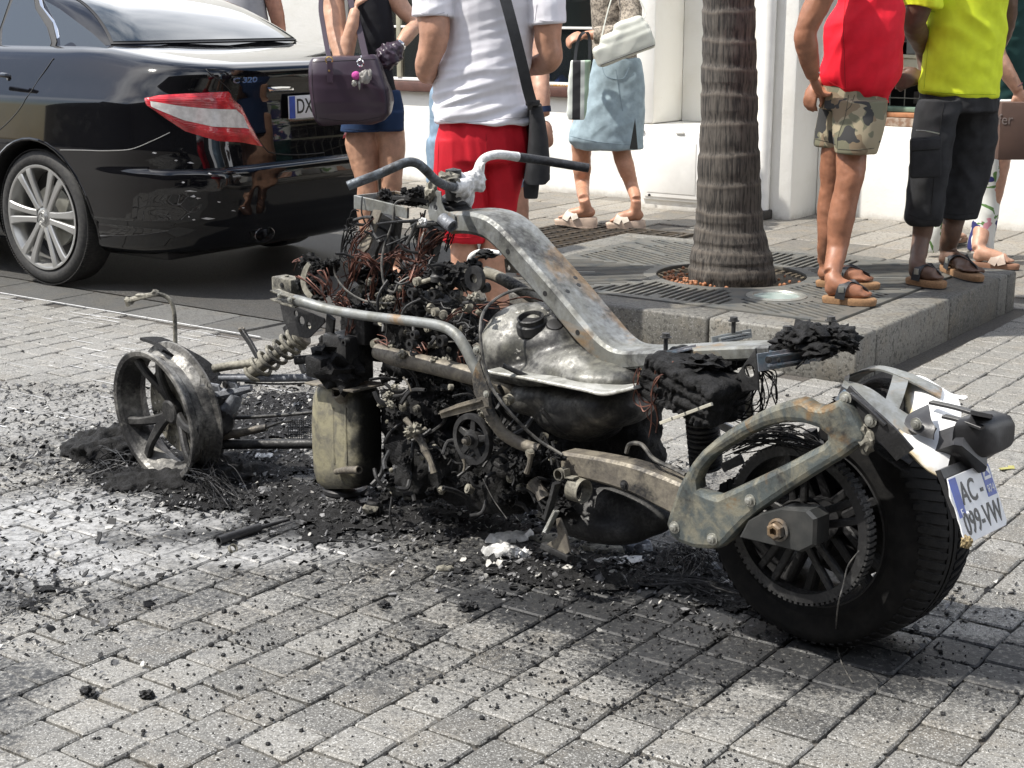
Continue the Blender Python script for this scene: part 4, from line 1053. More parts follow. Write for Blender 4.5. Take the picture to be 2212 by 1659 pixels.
# ---- front tray and legs
fr = [(z1(755, 452, .0)), (z1(900, 478, 0)), (z1(1085, 520, 0))]
for w_ in (.07, -.07):
    mb = MB(); mb.bar([p + NV * w_ for p in fr], .008, [.035, .03, .028], side=NV); mb.build('front_rail', M['st_pale'], bike, True, 40)
mb = MB(); mb.bar([fr[0] + NV * .07, fr[0] - NV * .07], .035, .006, side=ZV); mb.build('front_crossbar', M['st_pale'], bike, True, 40)
mb = MB(); mb.bar([z1(860, 440, .05), z1(950, 445, .05), z1(1075, 462, .03)], .01, .004, side=ZV); mb.bar([z1(860, 440, -.05), z1(950, 445, -.05), z1(1075, 462, -.03)], .01, .004, side=ZV); mb.build('battery_strap', M['st_dark'], bike)
mb = MB(); mb.bar([z1(778, 510, .07), z1(735, 620, .08), z1(690, 735, .10), z1(672, 770, .1)], [.03, .035, .04, .02], .007, side=(FW * 1.0)); mb.build('front_leg', M['st_brown'], bike, True, 40)
mb = MB(); mb.bar([z1(830, 540, .02), z1(800, 700, .02), z1(770, 850, .02)], [.1, .11, .09], .03, side=FW); mb.build('front_leg', M['st_dark'], bike, True, 40)
mb = MB(); mb.bar([z1(985, 590, 0), z1(1000, 640, 0), z1(1022, 700, 0)], [.018, .02, .016], .004, side=FW); mb.build('front_strap', M['st_pale'], bike)
mb = MB(); mb.bar([z1(1135, 610, -.02), z1(1105, 720, -.02), z1(1075, 850, -.02)], [.05, .05, .05], .03, side=FW); mb.build('front_leg', M['st_dark'], bike, True, 40)
# ---- side tubes
clv = [z1(262, 1078, .24), z1(330, 1095, .24), z1(470, 1135, .23)]
tubeP('side_tube', clv + [z1(700, 1175, .22), z1(950, 1205, .22), z1(1150, 1235, .22), z1(1250, 1285, .22), z1(1315, 1375, .22), z1(1360, 1470, .22), z1(1410, 1560, .22)], [.015, .014, .0125, .0125, .0125, .0128, .0135, .0135, .013, .013], M['st_pale'], 6, 16)
tubeP('side_tube', [z2(655, 760, .2), z2(690, 830, .2), z2(740, 900, .19), z2(820, 950, .17), z2(920, 985, .15)], .0145, M['st_brown'], 6, 16)
for yy in (1015, 1068):
    mb = MB(); mb.bar([z1(128, yy, .25), z1(200, yy + 28, .25), z1(275, yy + 48, .24)], .03, .004, side=NV, bev=.2); mb.build('clevis_plate', M['ashtan'], bike)
bolt(z1(160, 1048, .262), NV, .006, .004); bolt(z1(222, 1075, .262), NV, .006, .004)
bplate('tube_bracket', z2, [(585, 460), (610, 445), (640, 465), (635, 520), (610, 560), (590, 620), (600, 700), (640, 770), (680, 775), (675, 690), (640, 600), (622, 540), (640, 500)], [(612, 480, .006)], 0.235, .004, M['st_brown'])
bolt(z2(608, 483, .24)); bolt(z2(655, 705, .24), NV, .006, .004)
mb = MB(); mb.bar([z2(430, 808, .25), z2(520, 778, .25), z2(640, 745, .24), z2(672, 745, .24)], .004, [.018, .024, .026, .02], side=NV, bev=.1); mb.bar([z2(430, 800, .25), z2(520, 768, .25), z2(640, 735, .24)], .018, .003, side=NV, bev=.1); mb.build('foot_peg_bracket', M['st_brown'], bike)
tubeP('frame_tube', [z2(112, 488, .14), z2(200, 520, .14), z2(330, 548, .13), z2(560, 605, .12), z2(760, 665, .1), z2(860, 720, .08), z2(930, 800, .06)], [.021, .0225, .0225, .0225, .023, .022, .02], M['st_brown'], 6, 20)
tubeP('frame_tube', [z1(1440, 905, -.14), z1(1500, 925, -.14), z1(1600, 975, -.14), z1(1720, 1050, -.14), z1(1850, 1140, -.14), z1(1960, 1230, -.14)], [.017, .0155, .0165, .0165, .016, .015], M['ashtan'], 6, 16)
tubeP('hook_pipe', [z1(1342, 850, -.26), z1(1352, 808, -.26), z1(1390, 782, -.27), z1(1450, 775, -.28), z1(1535, 785, -.28)], [.009, .009, .008, .008, .006], M['ashwhite'], 5, 12)
mb = MB(); mb.blob(z1(1450, 790, -.27), .03, .02, .012, .6, 3, 3, 3); mb.tube([z1(1462, 780, -.27), z1(1462, 762, -.27)], .004, 8); mb.build('melted_clip', M['char'], bike)
bplate('frame_lug', z1, [(1560, 820), (1600, 812), (1650, 880), (1655, 910), (1570, 905)], [(1588, 875, .006)], -.05, .006, M['st_brown'])
# ---- lower cradle seen through the wreck
for pts in ([z1(480, 1180, .12), z1(470, 1300, .1), z1(440, 1370, .1)], [z1(740, 1230, .0), z1(790, 1320, .0), z1(830, 1400, .0)], [z1(880, 1260, -.1), z1(850, 1300, -.1), z1(830, 1380, -.1)]):
    mb = MB(); mb.bar(pts, .03, .008, side=FW); mb.build('cradle_plate', M['st_dark'], bike)
bplate('front_gusset', z1, [(165, 1100), (250, 1110), (440, 1190), (445, 1215), (350, 1310), (325, 1315), (230, 1290), (185, 1200)], [(300, 1205, .012), (345, 1235, .009), (265, 1160, .008)], .2, .005, M['st_dark'])
mb = MB(); mb.box(z1(215, 985, .15), .085, .05, .045, Matrix((FW, NV, ZV)).transposed(), .004); mb.tube([z1(205, 945, .15), z1(205, 922, .15)], .006, 8); mb.build('horn_box', M['ashtan'], bike)
bolt(z1(172, 985, .177), NV, .005, .001, M['black'])
mb = MB(); mb.bar([z1(345, 850, .2), z1(318, 900, .2), z1(308, 960, .2), z1(325, 1020, .2), z1(360, 1060, .2)], [.012, .02, .022, .02, .012], .004, side=FW, smooth=4); mb.build('curved_bracket', M['ashtan'], bike)

# ---- fuel tank
def remesh(mb_or_obj, name, m, vox, parent=None, smooth=6, disp=None):
    o = mb_or_obj.build(name, m, None, True) if isinstance(mb_or_obj, MB) else mb_or_obj
    md = o.modifiers.new('r', 'REMESH'); md.mode = 'VOXEL'; md.voxel_size = vox; md.use_smooth_shade = True
    if smooth:
        s_ = o.modifiers.new('s', 'SMOOTH'); s_.factor = 0.6; s_.iterations = smooth
    dg = bpy.context.evaluated_depsgraph_get(); me = bpy.data.meshes.new_from_object(o.evaluated_get(dg)); o.modifiers.clear(); old = o.data; o.data = me; bpy.data.meshes.remove(old)
    me.name = name
    if disp:
        import numpy as _n
        co = _n.empty(len(me.vertices) * 3, dtype=_n.float32); nm = co.copy(); me.vertices.foreach_get('co', co); me.vertices.foreach_get('normal', nm)
        co = co.reshape(-1, 3); nm = nm.reshape(-1, 3); dd = _n.array([disp(Vector(c)) for c in co.tolist()], dtype=_n.float32)
        co += nm * dd[:, None]; me.vertices.foreach_set('co', co.ravel()); me.update()
    me.polygons.foreach_set('use_smooth', [True] * len(me.polygons))
    if not me.materials: me.materials.append(m)
    if parent is not None:
        o.parent = parent; o.matrix_parent_inverse = Matrix.Translation(-Vector(parent.location)) if parent.parent is None else Matrix.Identity(4)
    return o
BM = Matrix((FW, NV, ZV)).transposed()
def ell(mb, p, a, b_, c, tilt=0.0):
    Mt = BM @ Matrix.Rotation(tilt, 3, 'Y'); mb.blob(p, a, b_, c, 0.0, 1, 4, 0, Mt)
mb = MB()
ell(mb, z2(850, 480, .02), .105, .12, .115, 0.1); ell(mb, z2(930, 400, .0), .095, .095, .075, -.1); ell(mb, z2(1000, 480, .0), .11, .105, .09, .2); ell(mb, z2(820, 548, .02), .11, .12, .05)
ell(mb, z2(1110, 545, .02), .12, .11, .05, .15); ell(mb, z2(1260, 592, .02), .13, .115, .036, .05); ell(mb, z2(1000, 588, .03), .16, .12, .03, .1); ell(mb, z2(1360, 600, .02), .05, .08, .026)
from mathutils.bvhtree import BVHTree
def bvh_cast(o, a, d):
    t = BVHTree.FromPolygons([v.co for v in o.data.vertices], [p.vertices[:] for p in o.data.polygons]); l_, n_, i_, ds = t.ray_cast(a, d)
    return l_ is not None, l_, n_, i_
def dents(p): return 0.0045 * noise.noise(p * 9) + 0.002 * noise.noise(p * 27) + (-0.006 * math.exp(-((p - z2(1010, 540, .1)).length / .03) ** 2))
tank_o = remesh(mb, 'tank_upper_shell', M['st_tank'], .006, bike, 14, dents)
def on_tank(x, y):
    ok, l_, n_, i_ = tank_o.data and bvh_cast(tank_o, EYE, ray(x, y).normalized())
    return l_, n_
fl = [(665, 590), (700, 600), (850, 625), (1000, 655), (1150, 685), (1240, 705), (1330, 690), (1400, 672)]
near = [z2(x, y, .175) for x, y in fl]; farp = [p - NV * .33 for p in near]
mb = MB(); mb.bar([(a + b_) / 2 for a, b_ in zip(near, farp)], .335, .008, side=NV, smooth=4, bev=.3); mb.build('tank_seam', burnt('seam_bright', (0.5, 0.5, 0.47), (0.3, 0.3, 0.27), soot=.36, rust=.3, rough=.4, metal=.3, scale=9), bike)
mb = MB(); ell(mb, z2(990, 700, .03), .12, .11, .055, .25); ell(mb, z2(1140, 760, .02), .14, .11, .08, .15); ell(mb, z2(1170, 845, .0), .09, .09, .045, .1); ell(mb, z2(1300, 740, .02), .09, .11, .06, 0)
remesh(mb, 'tank_lower_shell', burnt('sooty_tank', (0.16, 0.155, 0.14), (0.07, 0.07, 0.068), soot=.5, rust=.4, rough=.45, metal=.4, scale=8), .007, bike, 6, dents)
pf, nf = on_tank(768 + .4298 * 885, 548.6 + .4298 * 352); ax_ = (ZV * 1.1 + nf * .5 + NV * .1).normalized(); pf = pf + ax_ * .004
mb = MB(); mb.lathe([(.040, -.02), (.036, 0.0), (.0315, .003), (.031, .012), (.033, .015), (.029, .017), (.026, .012), (.0255, .004)], pf, ax_, 32); mb.build('filler_neck', M['st_dark'], bike)
mb = MB(); mb.lathe([(0, .0), (.0258, .0)], pf + ax_ * .0045, ax_, 24); mb.build('filler_opening', M['black'], bike)
pf, nf = on_tank(768 + .4298 * 1002, 548.6 + .4298 * 353); ax_ = nf; mb = MB(); mb.lathe([(0, .002), (.016, .002), (.019, .001), (.022, -.004)], pf, ax_, 24); mb.build('sender_opening', M['black'], bike)
# ---- seat rail fittings
def channel(a, b_, w, hh=.034, ww=.045, m=None):
    mb = MB(); d = (b_ - a).normalized(); up = NV.cross(d); up = up if up.z > 0 else -up; sd = NV
    for off, W_, H_ in ((up * hh / 2, ww, .004), (sd * ww / 2 - up * 0.0, .004, hh), (-sd * ww / 2, .004, hh), (-up * hh / 2, ww, .004)):
        mb.bar([a + off, b_ + off], W_, H_, side=NV, bev=.05)
    return mb.build('seat_rail_channel', m or M['bluest'], bike, True, 30)
channel(z3(222, 262, .10), z3(380, 228, .04), 0); channel(z3(722, 262, .12), z3(960, 225, .02), 0, .036, .045); channel(z3(500, 165, -.06), z3(640, 138, -.14), 0, .02, .035, M['st_pale'])
bolt(z3(232, 250, .125), NV, .005, .001, M['black']); bolt(z3(740, 258, .145), NV, .005, .001, M['black']); bolt(z3(788, 258, .14), NV, .0035, .001, M['black'])
stud(z3(262, 212, .08), .032); stud(z3(578, 130, -.1), .03); stud(z3(826, 180, .08), .03); stud(z3(1033, 100, -.05), .015)
bplate('rail_gusset', z3, [(684, 200), (694, 300), (700, 398), (645, 402), (525, 432), (600, 320)], [(655, 308, .0135), (606, 358, .007)], .06, .005, M['st_dark'])
mb = MB(); mb.bar([z3(0, 62, 0.07), z3(400, 190, .07)], .004, .004, side=NV) if False else None
rs = random.Random(11); mb = MB()
for i in range(9):
    p = z3(840 + i * 32 + rs.uniform(-8, 8), 165 + rs.uniform(-25, 20) + (i > 4) * 8, rs.uniform(-.05, .06)); mb.blob(p, rs.uniform(.025, .04), rs.uniform(.03, .05), rs.uniform(.012, .022), .5, 2.6, 4, i * 1.3, BM @ Matrix.Rotation(rs.uniform(-.5, .5), 3, 'X'))
for i in range(4):
    p = z3(rs.uniform(860, 1100), rs.uniform(110, 240), rs.uniform(-.02, .09)); d = Vector((rs.uniform(-1, 1), rs.uniform(-1, 1), rs.uniform(-1, .4))).normalized(); mb.bar([p, p + d * rs.uniform(.02, .05)], rs.uniform(.02, .045), .003, side=d.orthogonal())
mb.build('melted_seat_base', M['char'], bike, True, 100)
mb = MB(); mb.blob(z3(1000, 222, .05), .03, .01, .012, .5, 3, 3, 5); mb.build('melted_drip', M['ashwhite'], bike)
# ---- burnt fuse block with wires
c0 = z3(400, 380, .08); mt = BM @ Matrix.Rotation(R(-14), 3, 'Y')
mb = MB(); mb.box(c0, .20, .13, .10, mt, .012)
for i in range(12):
    for j in range(4): mb.box(c0 + mt @ Vector((-.09 + i * .0165, .068, -.04 + j * .024)), rs.uniform(.007, .012), .012, rs.uniform(.012, .019), mt)
o = remesh(mb, 'fuse_block', M['char'], .0035, bike, 1, lambda p: .006 * noise.noise(p * 45))
mb = MB()
for i in range(7): mb.blob(z3(rs.uniform(260, 560), rs.uniform(250, 300), rs.uniform(0, .1)), .045, .035, .016, .8, 4, 3, i + 20)
mb.build('charred_foam', M['char'], bike)
mb = MB()
for i in range(4):
    a = z3(238 + i * 62, 552 - i * 23, .17); b_ = z3(292 + i * 62, 532 - i * 23, .17); mb.bar([a, b_], .006, .007, side=NV)
mb.build('terminal_strip', simple('fuse_terminals', (0.5, 0.48, 0.4), .6), bike)
mb = MB(); mb.lathe([(0, .02), (.012, .02), (.013, -.02), (0, -.02)], z3(178, 338, .12), (FW + ZV * .3), 16); mb.build('relay_can', simple('olive_can', (0.3, 0.29, 0.13), .5), bike)
def wires(name, path, n, spread, r, m, seed, parent=None, n_pts=5, wob=0.012):
    rr_ = random.Random(seed); mb = MB()
    for i in range(int(n * .7) if m is M['copper'] else n):
        off = Vector((rr_.gauss(0, spread), rr_.gauss(0, spread), rr_.gauss(0, spread))); pts = []
        for p in path: pts.append(p + off * rr_.uniform(.5, 1.4) + Vector((rr_.gauss(0, wob), rr_.gauss(0, wob), rr_.gauss(0, wob))) * .5)
        mb.tube(pts, r * rr_.uniform(.7, 1.2), 4, cap=False, smooth=4)
    return mb.build(name, m, parent or bike)
W_ = [([z3(150, 300, .15), z3(118, 360, .16), z3(125, 430, .16), z3(165, 465, .16), z3(215, 455, .15)], 5, .003, 'copper'),
      ([z3(300, 300, .13), z3(225, 330, .15), z3(195, 430, .16), z3(192, 530, .16), z3(205, 600, .15)], 7, .005, 'copper'),
      ([z3(480, 430, .05), z3(520, 470, .06), z3(600, 520, .05), z3(690, 520, .04), z3(715, 440, .03), z3(700, 290, .02)], 9, .007, 'char'),
      ([z3(700, 290, .02), z3(760, 330, .02), z3(775, 390, .02), z3(770, 450, .02)], 6, .004, 'char'),
      ([z3(480, 450, .07), z3(560, 470, .06), z3(660, 440, .05), z3(710, 330, .04)], 4, .004, 'char'),
      ([z1(1190, 650, .0), z1(1120, 700, .0), z1(1040, 790, .02), z1(1050, 850, .04), z1(975, 940, .08), z1(925, 1040, .1), z1(940, 1170, .1)], 22, .009, 'copper'),
      ([z1(1060, 600, .04), z1(1035, 700, .05), z1(1020, 800, .06)], 10, .008, 'copper'),
      ([z1(720, 600, .1), z1(670, 660, .1), z1(630, 730, .1), z1(620, 790, .1)], 14, .006, 'copper'),
      ([z1(600, 950, .12), z1(615, 850, .12), z1(660, 800, .12), z1(710, 840, .12), z1(760, 885, .1)], 24, .007, 'copper'),
      ([z1(800, 830, .08), z1(850, 790, .08), z1(920, 775, .08), z1(975, 810, .06)], 18, .006, 'copper'),
      ([z1(760, 885, .1), z1(745, 950, .1), z1(730, 1030, .1), z1(715, 1080, .1)], 10, .006, 'copper'),
      ([z1(600, 950, .12), z1(570, 1020, .12), z1(530, 1060, .13), z1(575, 1110, .13), z1(600, 1150, .12)], 14, .009, 'copper'),
      ([z1(640, 600, .1), z1(600, 620, .1), z1(590, 680, .1), z1(560, 780, .1), z1(600, 830, .1)], 10, .009, 'char'),
      ([z1(340, 930, .2), z1(400, 970, .19), z1(445, 1045, .18)], 16, .012, 'copper'),
      ([z1(440, 920, .18), z1(460, 980, .18), z1(450, 1050, .18)], 8, .008, 'copper'),
      ([z1(1000, 600, 0), z1(990, 700, 0), z1(1000, 800, 0)], 8, .014, 'char'),
      ([z1(1240, 640, -.02), z1(1215, 700, -.02), z1(1195, 770, -.02)], 6, .008, 'char'),
      ([z1(830, 830, .08), z1(870, 880, .06), z1(850, 960, .06)], 12, .02, 'copper'),
      ([z1(940, 850, .05), z1(1000, 920, .05), z1(1080, 870, .04)], 10, .015, 'copper'),
      ([z1(760, 1330, .13), z1(800, 1345, .14), z1(825, 1380, .15)], 10, .004, 'copper'),
      ([z1(1180, 1230, .1), z1(1260, 1160, .1), z1(1350, 1120, .08), z1(1500, 1095, .05), z1(1700, 1100, .0), z1(1850, 1120, -.03)], 7, .005, 'copper'),
      ([z1(1340, 1140, .08), z1(1420, 1190, .08), z1(1545, 1250, .08)], 4, .003, 'copper'),
      ([z1(1300, 1400, .1), z1(1285, 1440, .1), z1(1295, 1500, .1)], 8, .004, 'copper'),
      ([z1(1030, 1340, .1), z1(1060, 1380, .1), z1(1050, 1420, .1), z1(1000, 1400, .1)], 8, .006, 'copper'),
      ([z1(600, 1180, .1), z1(590, 1260, .1), z1(570, 1300, .1)], 10, .012, 'copper'),
      ([z1(250, 850, .12), z1(300, 815, .12), z1(360, 830, .12)], 5, .006, 'copper'),
      ([z1(1060, 520, .03), z1(1050, 600, .03), z1(1030, 660, .03)], 6, .01, 'char')]
for i, (pth, n_, spd, mm) in enumerate(W_): wires('wire_bundle', pth, n_, spd, .0017, M[mm], 100 + i)
# cables
M['cable'] = simple('bare_cable', (0.12, 0.115, 0.105), .6, .3, nscale=60, col2=(.03, .03, .03))
for pts, r_ in (([z1(935, 455, .05), z1(880, 480, .07), z1(862, 600, .08), z1(812, 740, .1), z1(795, 860, .12), z1(815, 990, .13), z1(870, 1028, .13), z1(900, 975, .12), z1(965, 935, .1)], .0035),
                ([z1(498, 850, .15), z1(510, 930, .15), z1(580, 1020, .15), z1(700, 1085, .14), z1(860, 1098, .13)], .003),
                ([z1(1905, 1150, .0), z1(1830, 1060, .04), z1(1740, 1015, .06), z1(1640, 1012, .1), z1(1520, 1060, .15), z1(1430, 1150, .2), z1(1408, 1260, .24), z1(1418, 1390, .25), z2(650, 570, .25), z2(690, 680, .25), z2(780, 800, .24), z2(900, 920, .2), z2(1040, 1010, .18)], .0038),
                ([z1(1160, 1340, .1), z1(1350, 1330, .1), z1(1540, 1320, .1)], .002), ([z2(1360, 1000, .12), z2(1380, 955, .12), z2(1440, 960, .13), z2(1500, 1030, .14), z2(1600, 1080, .14), z2(1660, 1110, .15)], .005),
                ([z2(640, 1130, .25), z2(690, 1230, .25), z2(760, 1330, .25)], .0012)):
    tubeP('cable', pts, r_, M['cable'], 8, 7)
# ---- engine mass: crankcase, covers, char
def lumps(name, n, reg, fn, size, m, seed, w=(-.08, .15), flatz=.7):
    rr_ = random.Random(seed); mb = MB()
    for i in range(n):
        x0, y0, x1, y1 = reg[i % len(reg)]; s_ = rr_.uniform(*size)
        mb.blob(fn(rr_.uniform(x0, x1), rr_.uniform(y0, y1), rr_.uniform(*w)), s_ * rr_.uniform(.7, 1.3), s_, s_ * rr_.uniform(.5, 1), .85, 4.0, 3, rr_.uniform(0, 50), BM @ Matrix.Rotation(rr_.uniform(-1, 1), 3, 'Y'))
    o = mb.build(name, m, bike, True, 75); o['kind'] = 'stuff'; return o
mb = MB(); mb.box(z2(420, 850, -.08), .24, .22, .20, BM @ Matrix.Rotation(R(5), 3, 'Y'), .03); mb.box(z2(700, 1080, -.05), .30, .24, .16, BM, .03); mb.box(z2(150, 330, -.08), .22, .18, .2, BM, .03); mb.box(z2(430, 420, -.05), .26, .22, .2, BM, .03); mb.box(z2(900, 900, -.12), .34, .14, .16, BM, .03); mb.box(z2(1290, 860, -.10), .26, .12, .22, BM, .03); mb.box(z2(1060, 1080, -.1), .3, .14, .14, BM, .03)
mb.lathe([(0, .08), (.06, .08), (.075, .06), (.075, -.2), (0, -.2)], z2(380, 1060, 0), NV, 32); mb.lathe([(0, .10), (.06, .10), (.07, .08), (.07, -.15), (0, -.15)], z2(730, 1110, -.03), NV, 32)
eng = remesh(mb, 'engine_block', M['char'], .0075, bike, 2, lambda p: .016 * noise.noise(p * 16) + .010 * noise.noise(p * 37) + .006 * abs(noise.noise(p * 80)))
lumps('charred_lumps', 50, [(620, 880, 1080, 1180), (1120, 830, 1420, 1000), (560, 1050, 1000, 1240), (1000, 1180, 1400, 1420)], z1, (.010, .032), M['char'], 3, (-.06, .1))
lumps('charred_lumps', 18, [(330, 830, 500, 900), (300, 860, 480, 1040)], z1, (.008, .022), M['char'], 4, (.1, .2))
lumps('charred_lumps', 30, [(780, 400, 1050, 425), (860, 440, 1060, 470)], z1, (.006, .016), M['char'], 5, (-.05, .05))
lumps('charred_lumps', 130, [(120, 560, 620, 800), (150, 780, 420, 1250), (380, 900, 1000, 1250)], z2, (.006, .021), M['char'], 6, (-.06, .13))
lumps('ash_flakes', 16, [(840, 1370, 1020, 1420), (1090, 1350, 1200, 1480), (760, 1040, 860, 1100), (1330, 1040, 1450, 1100)], z1, (.006, .016), M['ashtan'], 7, (.08, .16))
lumps('ash_flakes', 12, [(120, 650, 200, 800), (250, 880, 330, 940), (620, 770, 700, 860)], z2, (.008, .018), M['ashtan'], 8, (.15, .2))
rh = random.Random(55); hs_ = MB()
for i in range(95):
    reg = ((620, 880, 1400, 1240), (800, 1000, 1450, 1400), (560, 560, 1100, 900))[i % 3]
    p = z1(rh.uniform(reg[0], reg[2]), rh.uniform(reg[1], reg[3]), rh.uniform(.02, .16)); d = Vector((rh.gauss(0, 1), rh.gauss(0, .5), rh.gauss(-.2, .8))).normalized(); L_ = rh.uniform(.02, .09); b2 = d.orthogonal().normalized() * rh.uniform(-.02, .02)
    hs_.tube([p, p + d * L_ * .5 + b2, p + d * L_ + b2 * .3], [rh.uniform(.0016, .005)] * 3, 7, smooth=3, hollow=.3)
for i in range(85):
    p = z2(rh.uniform(140, 1000), rh.uniform(600, 1260), rh.uniform(.06, .19)); d = Vector((rh.gauss(0, 1), rh.gauss(0, .5), rh.gauss(-.3, 1))).normalized(); L_ = rh.uniform(.02, .10); b2 = d.orthogonal().normalized() * rh.uniform(-.025, .025)
    hs_.tube([p, p + d * L_ * .5 + b2, p + d * L_ + b2 * .3], [rh.uniform(.002, .007)] * 3, 7, smooth=3, hollow=.3)
o = hs_.build('burnt_hoses', M['st_dark'], bike); o['kind'] = 'stuff'
hs_ = MB()
for i in range(60):
    p = z2(rh.uniform(140, 1000), rh.uniform(580, 1240), rh.uniform(.06, .19)) if i % 2 else z1(rh.uniform(620, 1440), rh.uniform(880, 1400), rh.uniform(.04, .15)); ax2 = (NV + Vector((rh.gauss(0, .4), rh.gauss(0, .4), rh.gauss(0, .4)))).normalized(); r_ = rh.uniform(.004, .013)
    hs_.lathe([(0, r_ * .5), (r_ * .5, r_ * .5), (r_ * .55, r_ * .3), (r_, r_ * .3), (r_, -r_)], p, ax2, 12)
o = hs_.build('burnt_fasteners', M['ashtan'], bike); o['kind'] = 'stuff'
# mechanical bits that can be told apart
def disc(name, p, r, th, m, ax=NV, ring=None):
    mb = MB()
    if ring: mb.lathe([(ring, -th), (ring, th), (r, th), (r * 1.02, 0), (r, -th), (ring, -th)], p, ax, 40)
    else: mb.lathe([(0, th), (r * .9, th), (r, th * .6), (r, -th)], p, ax, 32)
    return mb.build(name, m, bike)
pc = z2(590, 930, .19); disc('pulley_rim', pc, .062, .007, M['st_dark'], ring=.05)
mb = MB()
for k in range(5):
    a = k * 2 * math.pi / 5 + .4; d = FW * math.cos(a) + ZV * math.sin(a); mb.bar([pc, pc + d * .053], [.02, .014], .008, side=d.cross(NV))
mb.lathe([(0, .02), (.012, .02), (.014, .008), (.024, .006), (.026, -.01)], pc, NV, 24); mb.build('pulley_hub', M['st_dark'], bike); bolt(pc + NV * .02, NV, .009, .012, M['st_brown'])
disc('flywheel', z1(1375, 942, .12), .030, .006, M['st_dark'], ring=.012); disc('flywheel', z1(1375, 942, .115), .012, .004, M['ashtan'])
mb = MB(); mb.lathe([(.012, -.02), (.018, -.018), (.018, -.005), (.013, 0), (.013, .012), (.018, .014), (.018, .02), (.010, .02)], z1(1140, 915, .1), ZV, 20); mb.build('valve_body', M['st_dark'], bike)
tubeP('hose_stub', [z1(1045, 965, .12), z1(1110, 945, .11)], .006, M['ashtan'], 0, 10, .3)
mb = MB(); mb.blob(z1(1052, 592, .1), .010, .010, .010, .5, 3, 3, 1); mb.build('melted_drip', M['ashwhite'], bike)
for (x, y, w, r_) in ((1440, 1000, .1, .012), (985, 1030, .12, .012), (1120, 1040, .1, .014), (1170, 1330, .15, .014), (570, 1340, .15, .01), (1330, 1260, .1, .012), (1250, 1040, .1, .011), (1000, 1290, .14, .01), (980, 1350, .14, .013)):
    disc('engine_fitting', z1(x, y, w), r_, .008, M['st_dark'], ring=r_ * .5)
for (x0, y0, x1, y1, w, r_) in ((300, 900, 350, 990, .18, .012), (350, 990, 395, 1100, .18, .010), (250, 830, 300, 900, .18, .008), (880, 1000, 860, 1100, .19, .008), (540, 1030, 545, 1090, .2, .004), (240, 620, 280, 690, .17, .003), (890, 1150, 950, 1230, .15, .02)):
    tubeP('engine_stud', [z2(x0, y0, w), z2((x0 + x1) / 2 + 6, (y0 + y1) / 2, w), z2(x1, y1, w)], [r_, r_ * .7, r_ * .9], M['st_brown'], 4, 8)
# cooler fins
mb = MB()
for k in range(26): mb.bar([z2(150 + k * 3.0, 960 + k * 6.5, .17), z2(230 + k * 1.5, 935 + k * 7, .17)], .012, .0012, side=NV)
mb.build('cooler_fins', M['st_dark'], bike)
mb = MB()
for k in range(12): mb.tube([z4(1110 + k * 13, 985, .0), z4(1110 + k * 13, 1155, .0)], .0012, 4); mb.tube([z4(1110, 985 + k * 14, .002), z4(1265, 985 + k * 14, .002)], .0012, 4)
mb.build('radiator_mesh', M['st_dark'], bike)
# ---- brown oil tank and its foot
c_t = gnd(752, 1086); o_ = on_plane(752, 940, Vector((c_t.x, c_t.y, 0)), NV)
def tk(x, y, w=0.0): return on_plane(x, y, Vector((c_t.x, c_t.y, 0)) + NV * w, NV)
mb = MB(); rg = []
for (yy, xl, xr, tx) in ((823, 700, 790, .05), (832, 690, 806, .065), (850, 683, 815, .072), (900, 680, 818, .075), (960, 681, 820, .075), (1010, 684, 820, .073), (1035, 690, 815, .066), (1050, 705, 800, .05)):
    a, b_ = tk(xl, yy), tk(xr, yy + (8 if yy < 840 else 0)); c = (a + b_) / 2; hx_ = (b_ - a).length / 2 * .78; tx *= .72; d = (b_ - a).normalized()
    rg.append([c + d * hx_ * math.copysign(abs(math.cos(t)) ** .45, math.cos(t)) + NV * tx * math.copysign(abs(math.sin(t)) ** .45, math.sin(t)) for t in [k * math.pi / 16 + .01 for k in range(32)]])
mb.loft(rg, True, True)
M['st_oil'] = burnt('oil_tank_scale', (0.34, 0.315, 0.215), (0.19, 0.18, 0.145), soot=.36, rust=.3, rough=.5, metal=.25, scale=7)
_nt = M['st_oil'].node_tree; _b = _nt.nodes['Principled BSDF']; _c = _b.inputs['Base Color'].links[0].from_socket
_s = N(_nt, 'ShaderNodeSeparateXYZ'); _nt.links.new(_nt.nodes.new('ShaderNodeTexCoord').outputs['Generated'], _s.inputs[0])
_f = ramp(_nt, math_n(_nt, 'ADD', _s.outputs[0], math_n(_nt, 'MULTIPLY', math_n(_nt, 'SUBTRACT', noise_n(_nt, wpos(_nt), 18, 5, .65), .5), .9)), .42, .78); _setc = setc(_nt, _b, 'Base Color', mixc(_nt, _f, _c, (0.02, 0.02, 0.018)))
mb.build('oil_tank', M['st_oil'], bike, True, 50)
mb = MB(); mb.lathe([(.023, -.01), (.021, .012), (.018, .016), (.014, .014), (.014, -.01), (0, -.01)], tk(736, 852, .056), (NV * .75 + ZV * .6), 24); mb.build('tank_neck', M['st_brown'], bike)
mb = MB(); mb.bar([tk(695, 820, .02), tk(800, 838, .02)], .12, .005, side=NV); mb.build('tank_flange', M['st_brown'], bike)
for k in range(2): mb = MB(); mb.tube([tk(722 + k * 26, 880, .049), tk(724 + k * 26, 1000, .05)], .006, 8); mb.build('pressed_rib', M['st_oil'], bike)
tubeP('outlet_pipe', [tk(726, 1019, .06), tk(745, 1016, .07), tk(776, 1015, .075)], [.008, .010, .011], M['st_brown'], 3, 12, .3)
